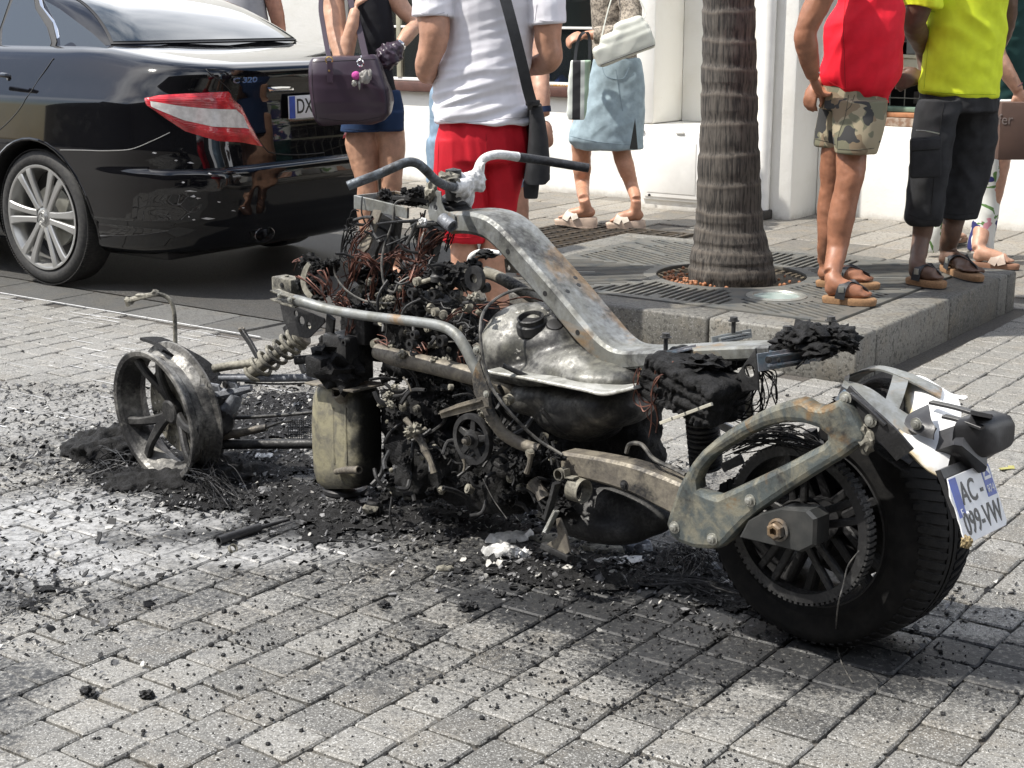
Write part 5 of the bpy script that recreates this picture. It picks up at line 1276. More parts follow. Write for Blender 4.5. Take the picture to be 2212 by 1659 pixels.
mb = MB(); fo = gnd(745, 1075); mb.lathe([(0, .035), (.055, .035), (.062, .03), (.062, .02), (.055, .018), (.066, .012), (.068, .002), (.06, -.002)], Vector((fo.x, fo.y, 0)), ZV, 40); mb.build('tank_foot', M['blackpl'], bike)
mb = MB(); fo = gnd(780, 1090); mb.lathe([(0, .016), (.032, .016), (.034, .0)], Vector((fo.x, fo.y, 0)), ZV, 24); mb.build('foot_disc', M['blackpl'], bike)
# ---- swing arm, silencer, stand
mb = MB(); mb.bar([z2(1075, 1040, .12), z2(1250, 1075, .125), z2(1420, 1120, .13), z2(1560, 1180, .13), z2(1690, 1240, .13)], .055, [.052, .06, .066, .074, .078], side=NV, smooth=4, bev=.12); mb.build('swing_arm', M['st_brown'], bike, True, 40)
bolt(z2(1350, 1162, .158), NV, .008, .006, M['st_dark'])
mb = MB(); ell(mb, z2(1200, 1320, .02), .17, .09, .055); ell(mb, z2(1330, 1260, -.02), .16, .09, .07); remesh(mb, 'silencer', M['st_dark'], .01, bike, 3)
mb = MB(); mb.lathe([(.026, -.018), (.028, -.018), (.028, .018), (.026, .018)], z2(1120, 1186, .16), FW, 28); mb.lathe([(.011, -.012), (.014, -.012), (.014, .012), (.011, .012)], z2(1035, 1105, .17), NV, 20); mb.build('pipe_clamp', M['ashtan'], bike)
mb = MB(); mb.bar([z2(1060, 1080, .17), z2(1065, 1120, .17), z2(1110, 1125, .17)], .02, .004, side=NV); mb.build('clamp_ear', M['ashtan'], bike)
bplate('stand_foot', z2, [(1012, 1330), (1030, 1325), (1060, 1400), (1082, 1495), (1060, 1510), (1000, 1480), (945, 1470), (1020, 1420)], [], .2, .007, M['st_brown'])
mb = MB(); mb.box(z2(1010, 1495, .2), .085, .02, .014, BM @ Matrix.Rotation(R(-8), 3, 'Y'), .002); mb.build('stand_pad', M['st_dark'], bike)
a, b_ = z2(1010, 1290, .22), z2(955, 1400, .22); pts = [a.lerp(b_, k / 120) + FW * .007 * math.cos(k * .9) + NV * .007 * math.sin(k * .9) for k in range(121)]
tubeP('stand_spring', pts, .0018, M['st_pale'], 0, 5)
mb = MB(); mb.bar([z2(1010, 1150, .2), z2(990, 1230, .2), z2(960, 1330, .2)], .02, .01, side=NV);  mb.build('stand_leg', M['st_dark'], bike)
lumps('charred_lumps', 26, [(800, 980, 1080, 1180), (950, 1180, 1100, 1350)], z2, (.008, .024), M['char'], 9, (.08, .18))
# ---- rear wheel
ax = NV; O = RC; T_ = -0.0
O = RC - ZV * .028 - NV * .085 + FW * .03; ty = MB(); ty.lathe([(r_ - .028, d_) for r_, d_ in [(.205, .10), (.225, .118), (.262, .122), (.284, .112), (.297, .092), (.3015, .05), (.303, 0), (.3015, -.05), (.297, -.092), (.284, -.112), (.262, -.122), (.225, -.118), (.205, -.10)]], O, ax, 120)
M['tyre_burnt'] = simple('burnt_tyre', (0.010, 0.010, 0.0105), 0.75, 0, nscale=30, bmp=0.4, col2=(0.018, 0.0175, 0.017), spec=.15)
def burn_off(o):
    bm = bmesh.new(); bm.from_mesh(o.data); kill = []
    for f in bm.faces:
        d = (f.calc_center_median() - O); d -= NV * d.dot(NV); d.normalize(); k = .08 * noise.noise(f.calc_center_median() * 14)
        if d.dot(FW) + k > -.12 and d.z + k > .02 and d.dot(FW) * .5 + d.z * .85 > .1: kill.append(f)
    bmesh.ops.delete(bm, geom=kill, context='FACES'); bm.to_mesh(o.data); bm.free()
tyre_r = ty.build('tyre', M['tyre_burnt'], bike); burn_off(tyre_r)
u_ = ZV; w_ = ax.cross(u_)
tb = MB()
for k in range(72):
    a = 2 * math.pi * k / 72
    for s_ in (-1, 1):
        pts = []
        for (aa, ww) in ((0, .022), (.03, .05), (.07, .078), (.10, .1), (.115, .11)):
            rr_ = (.3042 if ww < .06 else (.3 if ww < .09 else .2925 if ww < .105 else .287)) - .028
            an = a + aa * 1.0 + (0.04 if s_ < 0 else 0); rd = u_ * math.cos(an) + w_ * math.sin(an); pts.append(O + rd * rr_ + ax * ww * s_)
        tb.bar(pts, [.013, .014, .015, .014, .010], .005, side=ax.cross(u_ * math.cos(a) + w_ * math.sin(a)), bev=.05)
for ww in (-.011, .011):
    rg = []
    for k in range(96):
        an = 2 * math.pi * k / 96; rd = u_ * math.cos(an) + w_ * math.sin(an); rg.append([O + rd * .273 + ax * (ww - .0075), O + rd * .2775 + ax * (ww - .007), O + rd * .2775 + ax * (ww + .007), O + rd * .273 + ax * (ww + .0075)])
    rg.append(rg[0]); tb.loft(rg, True, False)
tr_o = tb.build('tread', M['tyre_burnt'], tyre_r, True, 30); tr_o['kind'] = 'stuff'; burn_off(tr_o)
rm = MB(); rm.lathe([(0, -.03), (.15, -.03), (.15, -.04), (0, -.04)], O, ax, 48); rm.lathe([(.182, .105), (.178, .106), (.172, .09), (.168, .05), (.166, 0), (.168, -.05), (.172, -.09), (.178, -.106), (.182, -.105)], O, ax, 72)
for k in range(5):
    a = 2 * math.pi * k / 5 + .35; rd = u_ * math.cos(a) + w_ * math.sin(a); tg = ax.cross(rd)
    for s_ in (-1, 1): rm.bar([O + rd * .03 + tg * s_ * .018 + ax * .03, O + rd * .12 + tg * s_ * .022 + ax * .05, O + rd * .19 + tg * s_ * .03 + ax * .06], [.022, .02, .024], .03, side=tg, bev=.2)
rm.lathe([(0, .06), (.045, .06), (.05, .03), (.05, -.1), (0, -.1)], O, ax, 30)
rm.build('rim', burnt('black_rim', (.035, .035, .035), (.015, .015, .015), soot=.6, rust=.2, rough=.6, metal=.1, scale=12), tyre_r)
pu = MB(); PO = RC + ax * .10; pu.lathe([(.146, -.014), (.146, .014), (.165, .014), (.165, -.014), (.146, -.014)], PO, ax, 80)
for k in range(79):
    a = 2 * math.pi * k / 79; rd = u_ * math.cos(a) + w_ * math.sin(a); pu.box(PO + rd * .1675, .0075, .027, .006, Matrix((ax.cross(rd), ax, rd)).transposed())
for k in range(5):
    a = 2 * math.pi * k / 5 + .1; rd = u_ * math.cos(a) + w_ * math.sin(a); tg = ax.cross(rd)
    for s_ in (-1, 1): pu.bar([PO + rd * .04 + tg * s_ * .012, PO + rd * .148 + tg * s_ * .02], [.016, .016], .014, side=tg, bev=.2)
pu.lathe([(0, .012), (.05, .012), (.055, -.01), (.055, -.02)], PO, ax, 36)
pu.build('belt_pulley', M['st_brown'] if False else M['st_dark'], bike)
# axle carrier with castle nut
mb = MB(); L = [(600, 1088), (640, 1010), (700, 975), (800, 950), (925, 962), (962, 1000), (958, 1125), (890, 1158)]
front = [z3(x, y, .185) for x, y in L]; back = [p - NV * .05 for p in front]
ins = [c_ + (sum(front, Vector()) / 8 - c_) * .08 - NV * -.0 for c_ in front]; mb.loft([back, [p - NV * .006 for p in front], ins], True, True)
mb.build('axle_carrier', simple('carrier_paint', (0.035, 0.037, 0.037), .4, .2, nscale=14, col2=(.06, .06, .058)), bike, True, 30)
pn = z3(785, 1052, .19); mb = MB(); mb.lathe([(.024, -.004), (.024, .0), (.019, .002)], pn, NV, 24); mb.lathe([(.0185, .0), (.0185, .014), (.014, .017), (.009, .017), (.009, .006), (0, .006)], pn, NV, 6); mb.build('axle_nut', M['st_pale'], bike, True, 30)
# bellows / rear shock
mb = MB(); top_, bot_ = z3(430, 505, 0.02), z3(452, 760, .0); axd = (top_ - bot_); L_ = axd.length; prof_ = [(0, 0)]
for k in range(11): prof_ += [(.034 + .002 * (k % 3), L_ * (k + .0) / 11), (.038, L_ * (k + .25) / 11), (.038, L_ * (k + .55) / 11), (.031, L_ * (k + .75) / 11)]
prof_ += [(.036, L_), (0, L_)]; mb.lathe(prof_, bot_, axd, 32); mb.build('rear_shock', M['st_dark'], bike)
for (x0, y0, x1, y1, w, r_, mm) in ((600, 420, 640, 560, -.12, .009, 'ashwhite'), (520, 560, 680, 640, -.1, .010, 'ashwhite'), (640, 380, 660, 540, -.12, .008, 'ashtan'), (530, 760, 620, 720, .06, .008, 'st_dark')):
    mb = MB(); mb.bar([z3(x0, y0, w), z3(x1, y1, w)], .02, r_, side=FW); mb.build('shock_link', M[mm], bike)
wires('wire_bundle', [z3(560, 680, .1), z3(700, 620, .12), z3(850, 625, .12), z3(960, 660, .12)], 26, .010, .0014, M['char'], 300)
wires('wire_bundle', [z3(600, 640, .05), z3(720, 590, .05), z3(860, 570, .05)], 16, .012, .0014, M['char'], 301)
# ---- cast arm over the wheel
arm_o = [(287, 1012), (305, 950), (325, 890), (345, 835), (372, 785), (405, 730), (450, 675), (520, 615), (600, 560), (690, 508), (780, 466), (850, 443), (905, 430), (935, 440), (965, 462), (1010, 468), (1055, 455), (1100, 430), (1140, 470), (1180, 545), (1210, 600), (1205, 640), (1170, 660), (1110, 705), (1040, 745), (960, 795), (870, 852), (790, 905), (725, 950), (660, 1005), (610, 1055), (570, 1100), (535, 1128), (490, 1134), (420, 1130), (350, 1105), (305, 1070)]
arm_h = [(435, 852), (430, 815), (450, 765), (500, 705), (570, 660), (660, 605), (760, 560), (850, 540), (930, 548), (1000, 572), (1034, 600), (1036, 622), (1015, 645), (950, 678), (870, 722), (780, 765), (690, 808), (600, 850), (525, 884), (480, 872)]
bplate('rear_arm_casting', z3, arm_o, [arm_h], .165, .042, M['st_fork'], bev=.012)
for (x, y) in ((302, 1040), (478, 1095), (655, 915)): bolt(z3(x, y, .188), NV, .009, .008, M['steel'])
# fin rib on the arm
# ---- fender sheet
def sheet(name, rows, m, th=.004, sub=6, edge=None):
    """loft a thin sheet through rows of points (each row the same count)"""
    R2 = [catmull([Vector(p) for p in r_], [0] * len(r_), sub)[0] for r_ in rows]
    cols = len(R2[0]); out = []
    for j in range(cols): out.append(catmull([r_[j] for r_ in R2], [0] * len(R2), sub)[0])
    nr = len(out[0]); vs = [out[j][i] for i in range(nr) for j in range(cols)]
    fs = [(i * cols + j, i * cols + j + 1, (i + 1) * cols + j + 1, (i + 1) * cols + j) for i in range(nr - 1) for j in range(cols - 1)]
    me = bpy.data.meshes.new(name); me.from_pydata([tuple(v) for v in vs], [], fs)
    if edge:
        at_e = me.attributes.new('edge', 'FLOAT', 'POINT'); at_e.data.foreach_set('value', [edge(i / (nr - 1), j / (cols - 1)) for i in range(nr) for j in range(cols)])
    o = link(name, me, m, None); md = o.modifiers.new('s', 'SOLIDIFY'); md.thickness = th; md.offset = 0
    dg = bpy.context.evaluated_depsgraph_get(); m2 = bpy.data.meshes.new_from_object(o.evaluated_get(dg)); o.modifiers.clear(); o.data = m2; o.parent = bike; o.matrix_parent_inverse = Matrix.Translation(-Vector(bike.location))
    m2.polygons.foreach_set('use_smooth', [True] * len(m2.polygons)); sharpen(m2, 50)
    return o
def mid(a, b_, k, out): d = (a.lerp(b_, k) - RC); d = d - NV * d.dot(NV); return a.lerp(b_, k) + d.normalized() * out
prs = [(z3(1062, 432, .13), z3(1112, 392, -.12)), (z3(1160, 530, .135), z3(1240, 305, -.12)), (z3(1250, 640, .135), z3(1390, 322, -.12)), (z3(1400, 745, .13), z3(1540, 385, -.12))]
sheet('fender_side', [[a, mid(a, b_, .07, .014), mid(a, b_, .14, .02)] for a, b_ in prs], M['st_dark'])
sheet('fender_crown', [[mid(a, b_, .16, .02), mid(a, b_, .25, .028), mid(a, b_, .33, .03)] for a, b_ in prs], M['st_pale'])
sheet('fender_crown', [[mid(a, b_, .72, .03), mid(a, b_, .86, .022), b_] for a, b_ in prs], M['st_pale'])
sheet('fender_bridge', [[mid(a, b_, .3, .027), mid(a, b_, .52, .032), mid(a, b_, .75, .029)] for a, b_ in (prs[0], (z3(1080, 455, .132), z3(1130, 372, -.12)))], M['st_pale'])
sheet('fender_bridge', [[mid(a, b_, .3, .027), mid(a, b_, .52, .032), mid(a, b_, .75, .029)] for a, b_ in ((z3(1215, 600, .135), z3(1330, 310, -.12)), (z3(1265, 655, .135), z3(1400, 325, -.12)))], M['st_pale'])
sheet('fender_inner', [[a * 1.0 - ZV * .02, mid(a, b_, .5, -.02), b_ - ZV * .02] for a, b_ in prs], M['char'])
bplate('fender_bracket', z3, [(1050, 440), (1095, 395), (1125, 425), (1112, 462), (1075, 462)], [], .165, .006, M['bluest']) ; bolt(z3(1100, 437, .172), NV, .009, .006, M['steel'])
mb = MB(); mb.bar([z3(1100, 420, .15), z3(1180, 500, .16), z3(1300, 610, .16), z3(1380, 700, .15)], .006, .045, side=NV, smooth=3); mb.build('fender_strap', M['st_dark'], bike); bolt(z3(1218, 541, .168), NV, .009, .006, M['steel'])
mb = MB(); mb.bar([z3(1128, 415, .165), z3(1200, 475, .17), z3(1290, 560, .165)], .012, .006, side=NV); mb.build('fender_strap', M['st_dark'], bike)
mb = MB(); mb.blob(z3(1190, 625, .17), .02, .012, .028, .4, 2, 3, 3, BM @ Matrix.Rotation(.5, 3, 'Y')); mb.build('paint_blister', M['ashtan'], bike)
# ---- scorched white tail panel
rowsW = [[z3(1368, 338, -.10), z3(1372, 440, -.045), z3(1385, 535, .03), z3(1333, 592, .11)], [z3(1450, 335, -.11), z3(1480, 440, -.04), z3(1470, 570, .05), z3(1400, 690, .125)],
         [z3(1530, 378, -.11), z3(1575, 470, -.05), z3(1560, 600, .05), z3(1480, 770, .12)], [z3(1625, 440, -.10), z3(1640, 510, -.05), z3(1612, 612, .04), z3(1562, 815, .10)]]
sheet('tail_panel', rowsW, M['whitepl'], .004, 7, edge=lambda i, j: max(1 - i * 3.2, (j - .80) * 4.2 * (1 - .3 * i), (.05 - j) * 9))
sheet('tail_panel_far', [[z3(1560, 400, -.12), z3(1600, 430, -.12)], [z3(1610, 420, -.13), z3(1650, 445, -.13)], [z3(1665, 425, -.14), z3(1672, 432, -.14)]], M['whitepl'], .003, 3, edge=lambda i, j: 0.1)
# ---- black lamp bracket with slots
rowsB = [[z3(1378, 560, .09), z3(1410, 590, .1), z3(1460, 612, .1), z3(1512, 630, .1)], [z3(1400, 515, .07), z3(1430, 540, .085), z3(1465, 570, .095), z3(1515, 600, .095)], [z3(1490, 470, .04), z3(1495, 500, .06), z3(1505, 545, .08), z3(1525, 575, .09)]]
sheet('lamp_bracket', rowsB, M['blackpl'], .006, 4)
bolt(z3(1430, 556, .105), NV, .008, .004, M['steel'])
for off in ((1500, 455, 1745, 520, -.0), (1560, 520, 1740, 575, .05)):
    mb = MB(); mb.bar([z3(off[0], off[1], off[4]), z3((off[0] + off[2]) / 2, (off[1] + off[3]) / 2 - 6, off[4]), z3(off[2], off[3], off[4])], .018, .006, side=NV, smooth=3); mb.build('lamp_bracket_arm', M['blackpl'], bike)
mb = MB(); mb.bar([z3(1735, 512, .06), z3(1742, 515, -.05)], .04, .008, side=FW); mb.build('lamp_bracket_arm', M['blackpl'], bike)
# tail lamp housing
mb = MB(); rg = []
for (x, y, w, a, b_) in ((1662, 610, .03, .052, .034), (1672, 605, .02, .060, .040), (1740, 605, 0.0, .062, .042), (1810, 612, -.02, .058, .036), (1840, 618, -.03, .045, .026)):
    c = z3(x, y, w)
    rg.append([c + NV * a * math.copysign(abs(math.cos(t)) ** .5, math.cos(t)) + ZV * b_ * math.copysign(abs(math.sin(t)) ** .5, math.sin(t)) for t in [k * math.pi / 14 + .01 for k in range(28)]])
mb.loft(rg, True, True); mb.build('tail_lamp', M['blackpl'], bike, True, 40)
# plate holder + number plate
def on_f(x, y, fo): return on_plane(x, y, RC + FW * fo, FW)
TLp, TRp, BRp, BLp = on_f(2046, 1036, -.335), on_f(2142, 994, -.335), on_f(2168, 1136, -.385), on_f(2081, 1177, -.385)
c_ = (TLp + TRp + BRp + BLp) / 4; uxp = ((TRp - TLp) + (BRp - BLp)).normalized(); uyp = ((TLp - BLp) + (TRp - BRp)); uyp = (uyp - uxp * uyp.dot(uxp)).normalized(); nzp = uxp.cross(uyp)
pw = ((TRp - TLp).length + (BRp - BLp).length) / 2; phh = ((TLp - BLp).length + (TRp - BRp).length) / 2
print('plate size', round(pw, 3), round(phh, 3))
hw, hh = pw / 2, phh / 2
rn = random.Random(3); L = [(-hw, -hh * .82)] + [(-hw + rn.uniform(-.002, .005), -hh * .82 + hh * 1.7 * k / 9) for k in range(1, 9)] + [(-hw + .008, hh), (hw - .008, hh), (hw, hh - .008), (hw, -hh + .008), (hw - .008, -hh), (-hw + .012, -hh), (-hw - .002, -hh + .01)]
npm = plate('number_plate', L, [], c_, uxp, uyp, .003, M['plate_white'], bike, bev=.0008)
def onp(x, y, z=.0022): return c_ + uxp * x + uyp * y + nzp * z
Mp = Matrix((uxp, uyp, nzp)).transposed()
for nm, cx_, cy_, sx_, sy_, mm in (('blue_band', -hw + .02, hh * .36, .026, hh * 1.18, 'plate_blue'), ('blue_band', hw - .022, hh * .48, .034, hh * .95, 'plate_blue'), ('badge_field', hw - .022, hh * .70, .026, hh * .36, 'plate_white')):
    mb = MB(); mb.box(onp(cx_, cy_, .0018 if nm == 'blue_band' else .0024), sx_, sy_, .0006, Mp); mb.build(nm, M[mm], npm)
tri = MB(); tri.add([onp(hw - .033, hh * .62, .003), onp(hw - .011, hh * .62, .003), onp(hw - .022, hh * .82, .003)], [(0, 1, 2)]); tri.build('badge', M['plate_blue'], npm, False)
text('region_code', '974', .022, onp(hw - .022, hh * .22, .0024), uxp, uyp, .0003, M['plate_white'], npm, .85)
text('country_letter', 'F', .022, onp(-hw + .02, -hh * .12, .0024), uxp, uyp, .0003, M['plate_white'], npm, .8)
text('lettering', 'AC -', hh, onp(-hw * .10, hh * .42, .002), uxp, uyp, .0004, M['ink'], npm, 1, .012 * hh, fit=(hw * 1.02, hh * .70))
text('lettering', '099-VW', hh, onp(hw * .06, -hh * .47, .002), uxp, uyp, .0004, M['ink'], npm, 1, .012 * hh, fit=(hw * 1.72, hh * .70))
for sx_, sy_ in ((-.55, -.18), (.62, .2)): bolt(onp(hw * sx_, hh * sy_, .002), nzp, .004, .002, M['plate_white'], npm)
mb = MB(); mb.blob(onp(-hw + .006, -hh + .004, .0), .010, .006, .012, .5, 3, 3, 2); mb.build('scorched_corner', simple('scorched_tan', (0.36, 0.28, 0.15), .9), npm)
mb = MB(); mb.bar([onp(0, hh * 1.3, -.012), onp(0, hh * .9, -.012), onp(0, -hh * .2, -.014)], [pw * .95, pw * .9, pw * .8], .012, side=uxp, bev=.1); mb.bar([z3(1620, 640, .02), onp(0, hh * 1.3, -.02)], [.09, .1], .09, side=NV); mb.build('plate_holder', M['blackpl'], bike, True, 40)
# ================================================================== FRONT WHEEL, ARMS, BARS
WC = gnd(336, 1040); WC = Vector((WC.x, WC.y, .196)) - NV * .05
WX = (NV - ZV * .10).normalized()
def WQ(x, y, w=0.0): return on_plane(x, y, WC + NV * w, NV)
def z5(x, y, w=0.0): return WQ(.3472 * x, 548.6 + .3472 * y, w)
def z4w(x, y, w=0.0): return WQ(219.4 + .3637 * x, 548.6 + .3637 * y, w)
M['rim_ash'] = burnt('rim_ash', (0.36, 0.35, 0.325), (0.16, 0.155, 0.145), soot=.50, rust=.25, rough=.55, metal=.4, scale=7, ash=.3)
mb = MB(); o = WC + WX * .05
mb.lathe([(.176, -.012), (.183, -.002), (.196, .0), (.2, -.003), (.199, -.008), (.188, -.012), (.184, -.03), (.172, -.04), (.168, -.065), (.180, -.08), (.184, -.09), (.2, -.096), (.201, -.101), (.19, -.104),
          (.174, -.096), (.170, -.084), (.158, -.066), (.160, -.045), (.172, -.03), (.176, -.012)], o, WX, 80)
fw = mb.build('front_rim', M['rim_ash'], bike, True, 35)
mb = MB(); uu = (ZV - WX * ZV.dot(WX)).normalized(); ww = WX.cross(uu)
for k in range(3):
    a = R(6) + k * 2 * math.pi / 3; rd = uu * math.cos(a) + ww * math.sin(a); tg = WX.cross(rd)
    for s_ in (-1, 1): mb.bar([o + rd * .025 - WX * .075, o + rd * .06 + tg * s_ * .006 - WX * .06, o + rd * .12 + tg * s_ * .034 - WX * .035, o + rd * .158 + tg * s_ * .056 - WX * .028, o + rd * .168 + tg * s_ * .06 - WX * .035], [.036, .03, .024, .026, .03], .020, side=tg, smooth=4, bev=.25)
mb.lathe([(0, -.055), (.03, -.055), (.036, -.06), (.04, -.13), (0, -.13)], o, WX, 30)
mb.build('wheel_spokes', burnt('spoke_soot', (0.09, 0.088, 0.085), (.03, .03, .03), soot=.5, rust=.2, rough=.5, metal=.3, scale=12, ash=.36), bike, True, 35)
hs = []
for k in range(24): hs.append([(.112 * math.cos(k * math.pi / 12 + .0) + .005 * math.cos(-t * math.pi / 5), .112 * math.sin(k * math.pi / 12) + .005 * math.sin(-t * math.pi / 5)) for t in range(10)])
for k in range(18): hs.append([(.09 * math.cos(k * math.pi / 9 + .1) + .005 * math.cos(-t * math.pi / 5), .09 * math.sin(k * math.pi / 9 + .1) + .005 * math.sin(-t * math.pi / 5)) for t in range(10)])
plate('brake_disc', [(.13 * math.cos(k * math.pi / 32), .13 * math.sin(k * math.pi / 32)) for k in range(64)], hs, o - WX * .085, ww, uu, .005, M['ashtan'], bike, bev=.0008)
# burnt tyre carcass thrown over the rim
rows = [[z5(870, 528, -.02), z5(960, 560, 0), z5(1010, 600, .02)], [z5(1000, 525, -.09), z5(1060, 600, -.05), z5(1110, 660, -.02)], [z5(1150, 590, -.13), z5(1180, 690, -.09), z5(1200, 770, -.05)], [z5(1290, 670, -.17), z5(1270, 770, -.12), z5(1260, 860, -.08)], [z5(1390, 775, -.2), z5(1350, 850, -.15), z5(1290, 930, -.1)]]
sheet('tyre_carcass', rows, M['char'], .008, 6)
rs = random.Random(21)
def strands(name, n, start, end, r, m, sag=.03, jit=.02):
    mb = MB()
    for i in range(n):
        a = Vector(start(rs)); b_ = Vector(end(rs)); c = a.lerp(b_, .5) + Vector((rs.gauss(0, jit), rs.gauss(0, jit), rs.uniform(-sag, sag)))
        b_.z = max(b_.z, .004); mb.tube([a, a.lerp(c, .6) + Vector((0, 0, .01)), c, b_], r * rs.uniform(.7, 1.3), 3, cap=False, smooth=3)
    return mb.build(name, m, bike)
M['cord'] = simple('steel_cord', (0.055, 0.055, 0.058), .45, .5, nscale=50, col2=(.02, .02, .02))
def gz(x, y, z=.005): return gnd(x, y, z)
strands('steel_cords', 120, lambda q: z5(q.uniform(1080, 1300), q.uniform(700, 950), q.uniform(-.12, -.02)), lambda q: z5(q.uniform(1150, 1300), q.uniform(1150, 1350), q.uniform(-.12, .0)), .0009, M['cord'], .02, .015)
strands('steel_cords', 130, lambda q: gz(q.uniform(400, 470), q.uniform(975, 1040), q.uniform(.02, .10)), lambda q: gz(q.uniform(400, 560), q.uniform(1020, 1105), .006), .0009, M['cord'], .03, .02)
strands('steel_cords', 90, lambda q: gz(q.uniform(225, 290), q.uniform(930, 1010), q.uniform(.02, .07)), lambda q: gz(q.uniform(140, 290), q.uniform(960, 1050), .006), .0011, M['cord'], .03, .02)
strands('steel_cords', 60, lambda q: gz(q.uniform(1440, 1520), q.uniform(1170, 1200), q.uniform(.02, .06)), lambda q: gz(q.uniform(1440, 1640), q.uniform(1190, 1280), .006), .0009, M['cord'], .03, .03)
strands('steel_cords', 40, lambda q: gz(q.uniform(1400, 1500), q.uniform(1240, 1262), q.uniform(.005, .03)), lambda q: gz(q.uniform(1600, 1720), q.uniform(1285, 1310), .006), .0011, M['cord'], .01, .01)
mb = MB(); g_ = gz(262, 985, 0); mb.blob(g_ + ZV * .0, .13, .13, .085, .4, 3, 4, 2); g_ = gz(205, 975, 0); mb.blob(g_, .10, .10, .05, .5, 3, 4, 3); g_ = gz(330, 1045, 0); mb.blob(g_, .14, .08, .035, .5, 3, 4, 5); g_ = gz(450, 1035, 0); mb.blob(g_, .15, .12, .05, .6, 3, 4, 6); remesh(mb, 'tyre_ash_heap', M['char'], .009, bike, 1, lambda p: .012 * noise.noise(p * 24) + .008 * noise.noise(p * 60))
# suspension arms between wheel and frame (depth runs from the wheel to the frame)
def LQ(x, y):
    t = max(0, min(1, (x - 440) / 260)); a = WQ(x, y, -.10); b_ = Q(x, y, -.02); return a.lerp(b_, t)
def l4(x, y): return LQ(219.4 + .3637 * x, 548.6 + .3637 * y)
tubeP('upper_arm', [l4(665, 682), l4(760, 665), l4(930, 645)], .0125, M['ashtan'], 3, 14); tubeP('upper_arm', [l4(1150, 632), l4(1230, 625), l4(1310, 620)], .013, M['st_dark'], 3, 14)
tubeP('upper_arm', [l4(700, 735), l4(1000, 738), l4(1200, 735), l4(1340, 738)], .0115, M['alcast'], 3, 14)
tubeP('tie_rod', [l4(730, 977), l4(1000, 962), l4(1260, 940)], .0058, M['st_dark'], 3, 10)
tubeP('lower_arm', [l4(640, 1098), l4(820, 1062), l4(980, 1030)], [.012, .013, .011], M['st_brown'], 3, 14); tubeP('lower_arm', [l4(980, 1030), l4(1060, 1000), l4(1130, 990)], .004, M['st_dark'], 3, 8)
tubeP('lower_arm', [l4(630, 1132), l4(900, 1130), l4(1270, 1128)], .0145, M['st_dark'], 3, 16)
tubeP('brake_hose', [l4(850, 765), l4(1000, 772), l4(1180, 770), l4(1300, 760)], .003, M['cable'], 4, 6)
mb = MB(); mb.bar([l4(640, 850), l4(760, 825), l4(890, 795)], [.03, .034, .022], [.028, .03, .016], side=FW, smooth=3, bev=.3); mb.bar([l4(620, 790), l4(690, 800), l4(700, 830)], .014, .03, side=NV, bev=.3); mb.bar([l4(735, 765), l4(790, 780), l4(800, 810)], .014, .03, side=NV, bev=.3)
mb.tube([l4(800, 830), l4(770, 900), l4(700, 940)], [.02, .025, .03], 12, smooth=3); mb.build('steering_knuckle', M['alcast'], bike, True, 40)
for q in ((650, 798), (768, 768)): mb = MB(); mb.lathe([(.004, .003), (.010, .003), (.011, -.002), (.004, -.002)], l4(*q) + NV * .02, NV, 16); mb.lathe([(0, .002), (.0045, .002)], l4(*q) + NV * .0205, NV, 12); mb.build('knuckle_eye', M['black'], bike)
mb = MB(); mb.blob(l4(690, 960), .05, .045, .07, .4, 3, 3, 3); mb.blob(l4(660, 1080), .045, .04, .06, .4, 3, 3, 5); mb.build('hub_carrier', M['st_dark'], bike)
# coil-over
a, b_ = l4(1195, 480), l4(880, 712); d = (b_ - a); L_ = d.length; dn = d.normalized(); e1 = dn.orthogonal().normalized(); e2 = dn.cross(e1)
mb = MB(); mb.lathe([(0, 0), (.016, 0), (.018, .03), (.014, .05), (.014, L_ * .55), (.020, L_ * .56), (.020, L_ * .95), (.026, L_ * .96), (.026, L_), (0, L_)], a, dn, 24); mb.build('damper_body', M['ashtan'], bike)
pts = []; prof_r = lambda t: .033 if t < .5 else .031
for k in range(181):
    t = k / 180; tt = t * .5 if t < .5 else .25 + (t - .5) * 1.5
    t2 = (t ** 1.25); pts.append(a + d * (.03 + .94 * t2) + (e1 * math.cos(t * 2 * math.pi * 7.2) + e2 * math.sin(t * 2 * math.pi * 7.2)) * (.034 - .006 * abs(t - .45)))
mb = MB(); mb.tube(pts, .0058, 8); mb.build('coil_spring', M['ashtan'], bike)
mb = MB(); mb.lathe([(0, -.004), (.03, -.004), (.034, .0), (.034, .014), (.02, .018)], a, dn, 26); mb.build('spring_seat', M['st_brown'], bike)
mb = MB(); mb.tube([a, a - dn * .05], .007, 10); mb.lathe([(.006, -.006), (.014, -.005), (.014, .005), (.006, .006)], a - dn * .055, NV, 18); mb.build('damper_eye', M['ashtan'], bike)
mb = MB(); mb.box(Q(700, 790, .14), .07, .08, .06, BM, .01); mb.blob(Q(735, 800, .12), .06, .05, .05, .5, 3, 3, 8); mb.blob(Q(720, 760, .1), .05, .05, .04, .6, 3, 3, 12); mb.build('arm_mount', M['char'], bike)
mb = MB(); mb.box(Q(752, 770, .08), .10, .10, .13, BM, .01); mb.box(Q(790, 700, .05), .08, .08, .10, BM, .01); mb.build('front_bulkhead', M['st_dark'], bike)
# far side arms
def far_(x, y): return Q(x, y, -.35)
mb = MB(); mb.bar([far_(521, 712), far_(540, 740), far_(561, 778)], .022, .012, side=FW, bev=.2); mb.bar([far_(616, 705), far_(640, 760), far_(658, 806)], .022, .012, side=FW, bev=.2); mb.bar([far_(524, 716), far_(575, 706), far_(640, 692)], .008, .006, side=ZV); mb.build('far_arm', M['st_dark'], bike)
mb = MB(); mb.blob(far_(522, 712), .012, .012, .009, .4, 2, 2, 4); mb.build('far_arm_bolt', M['st_brown'], bike)
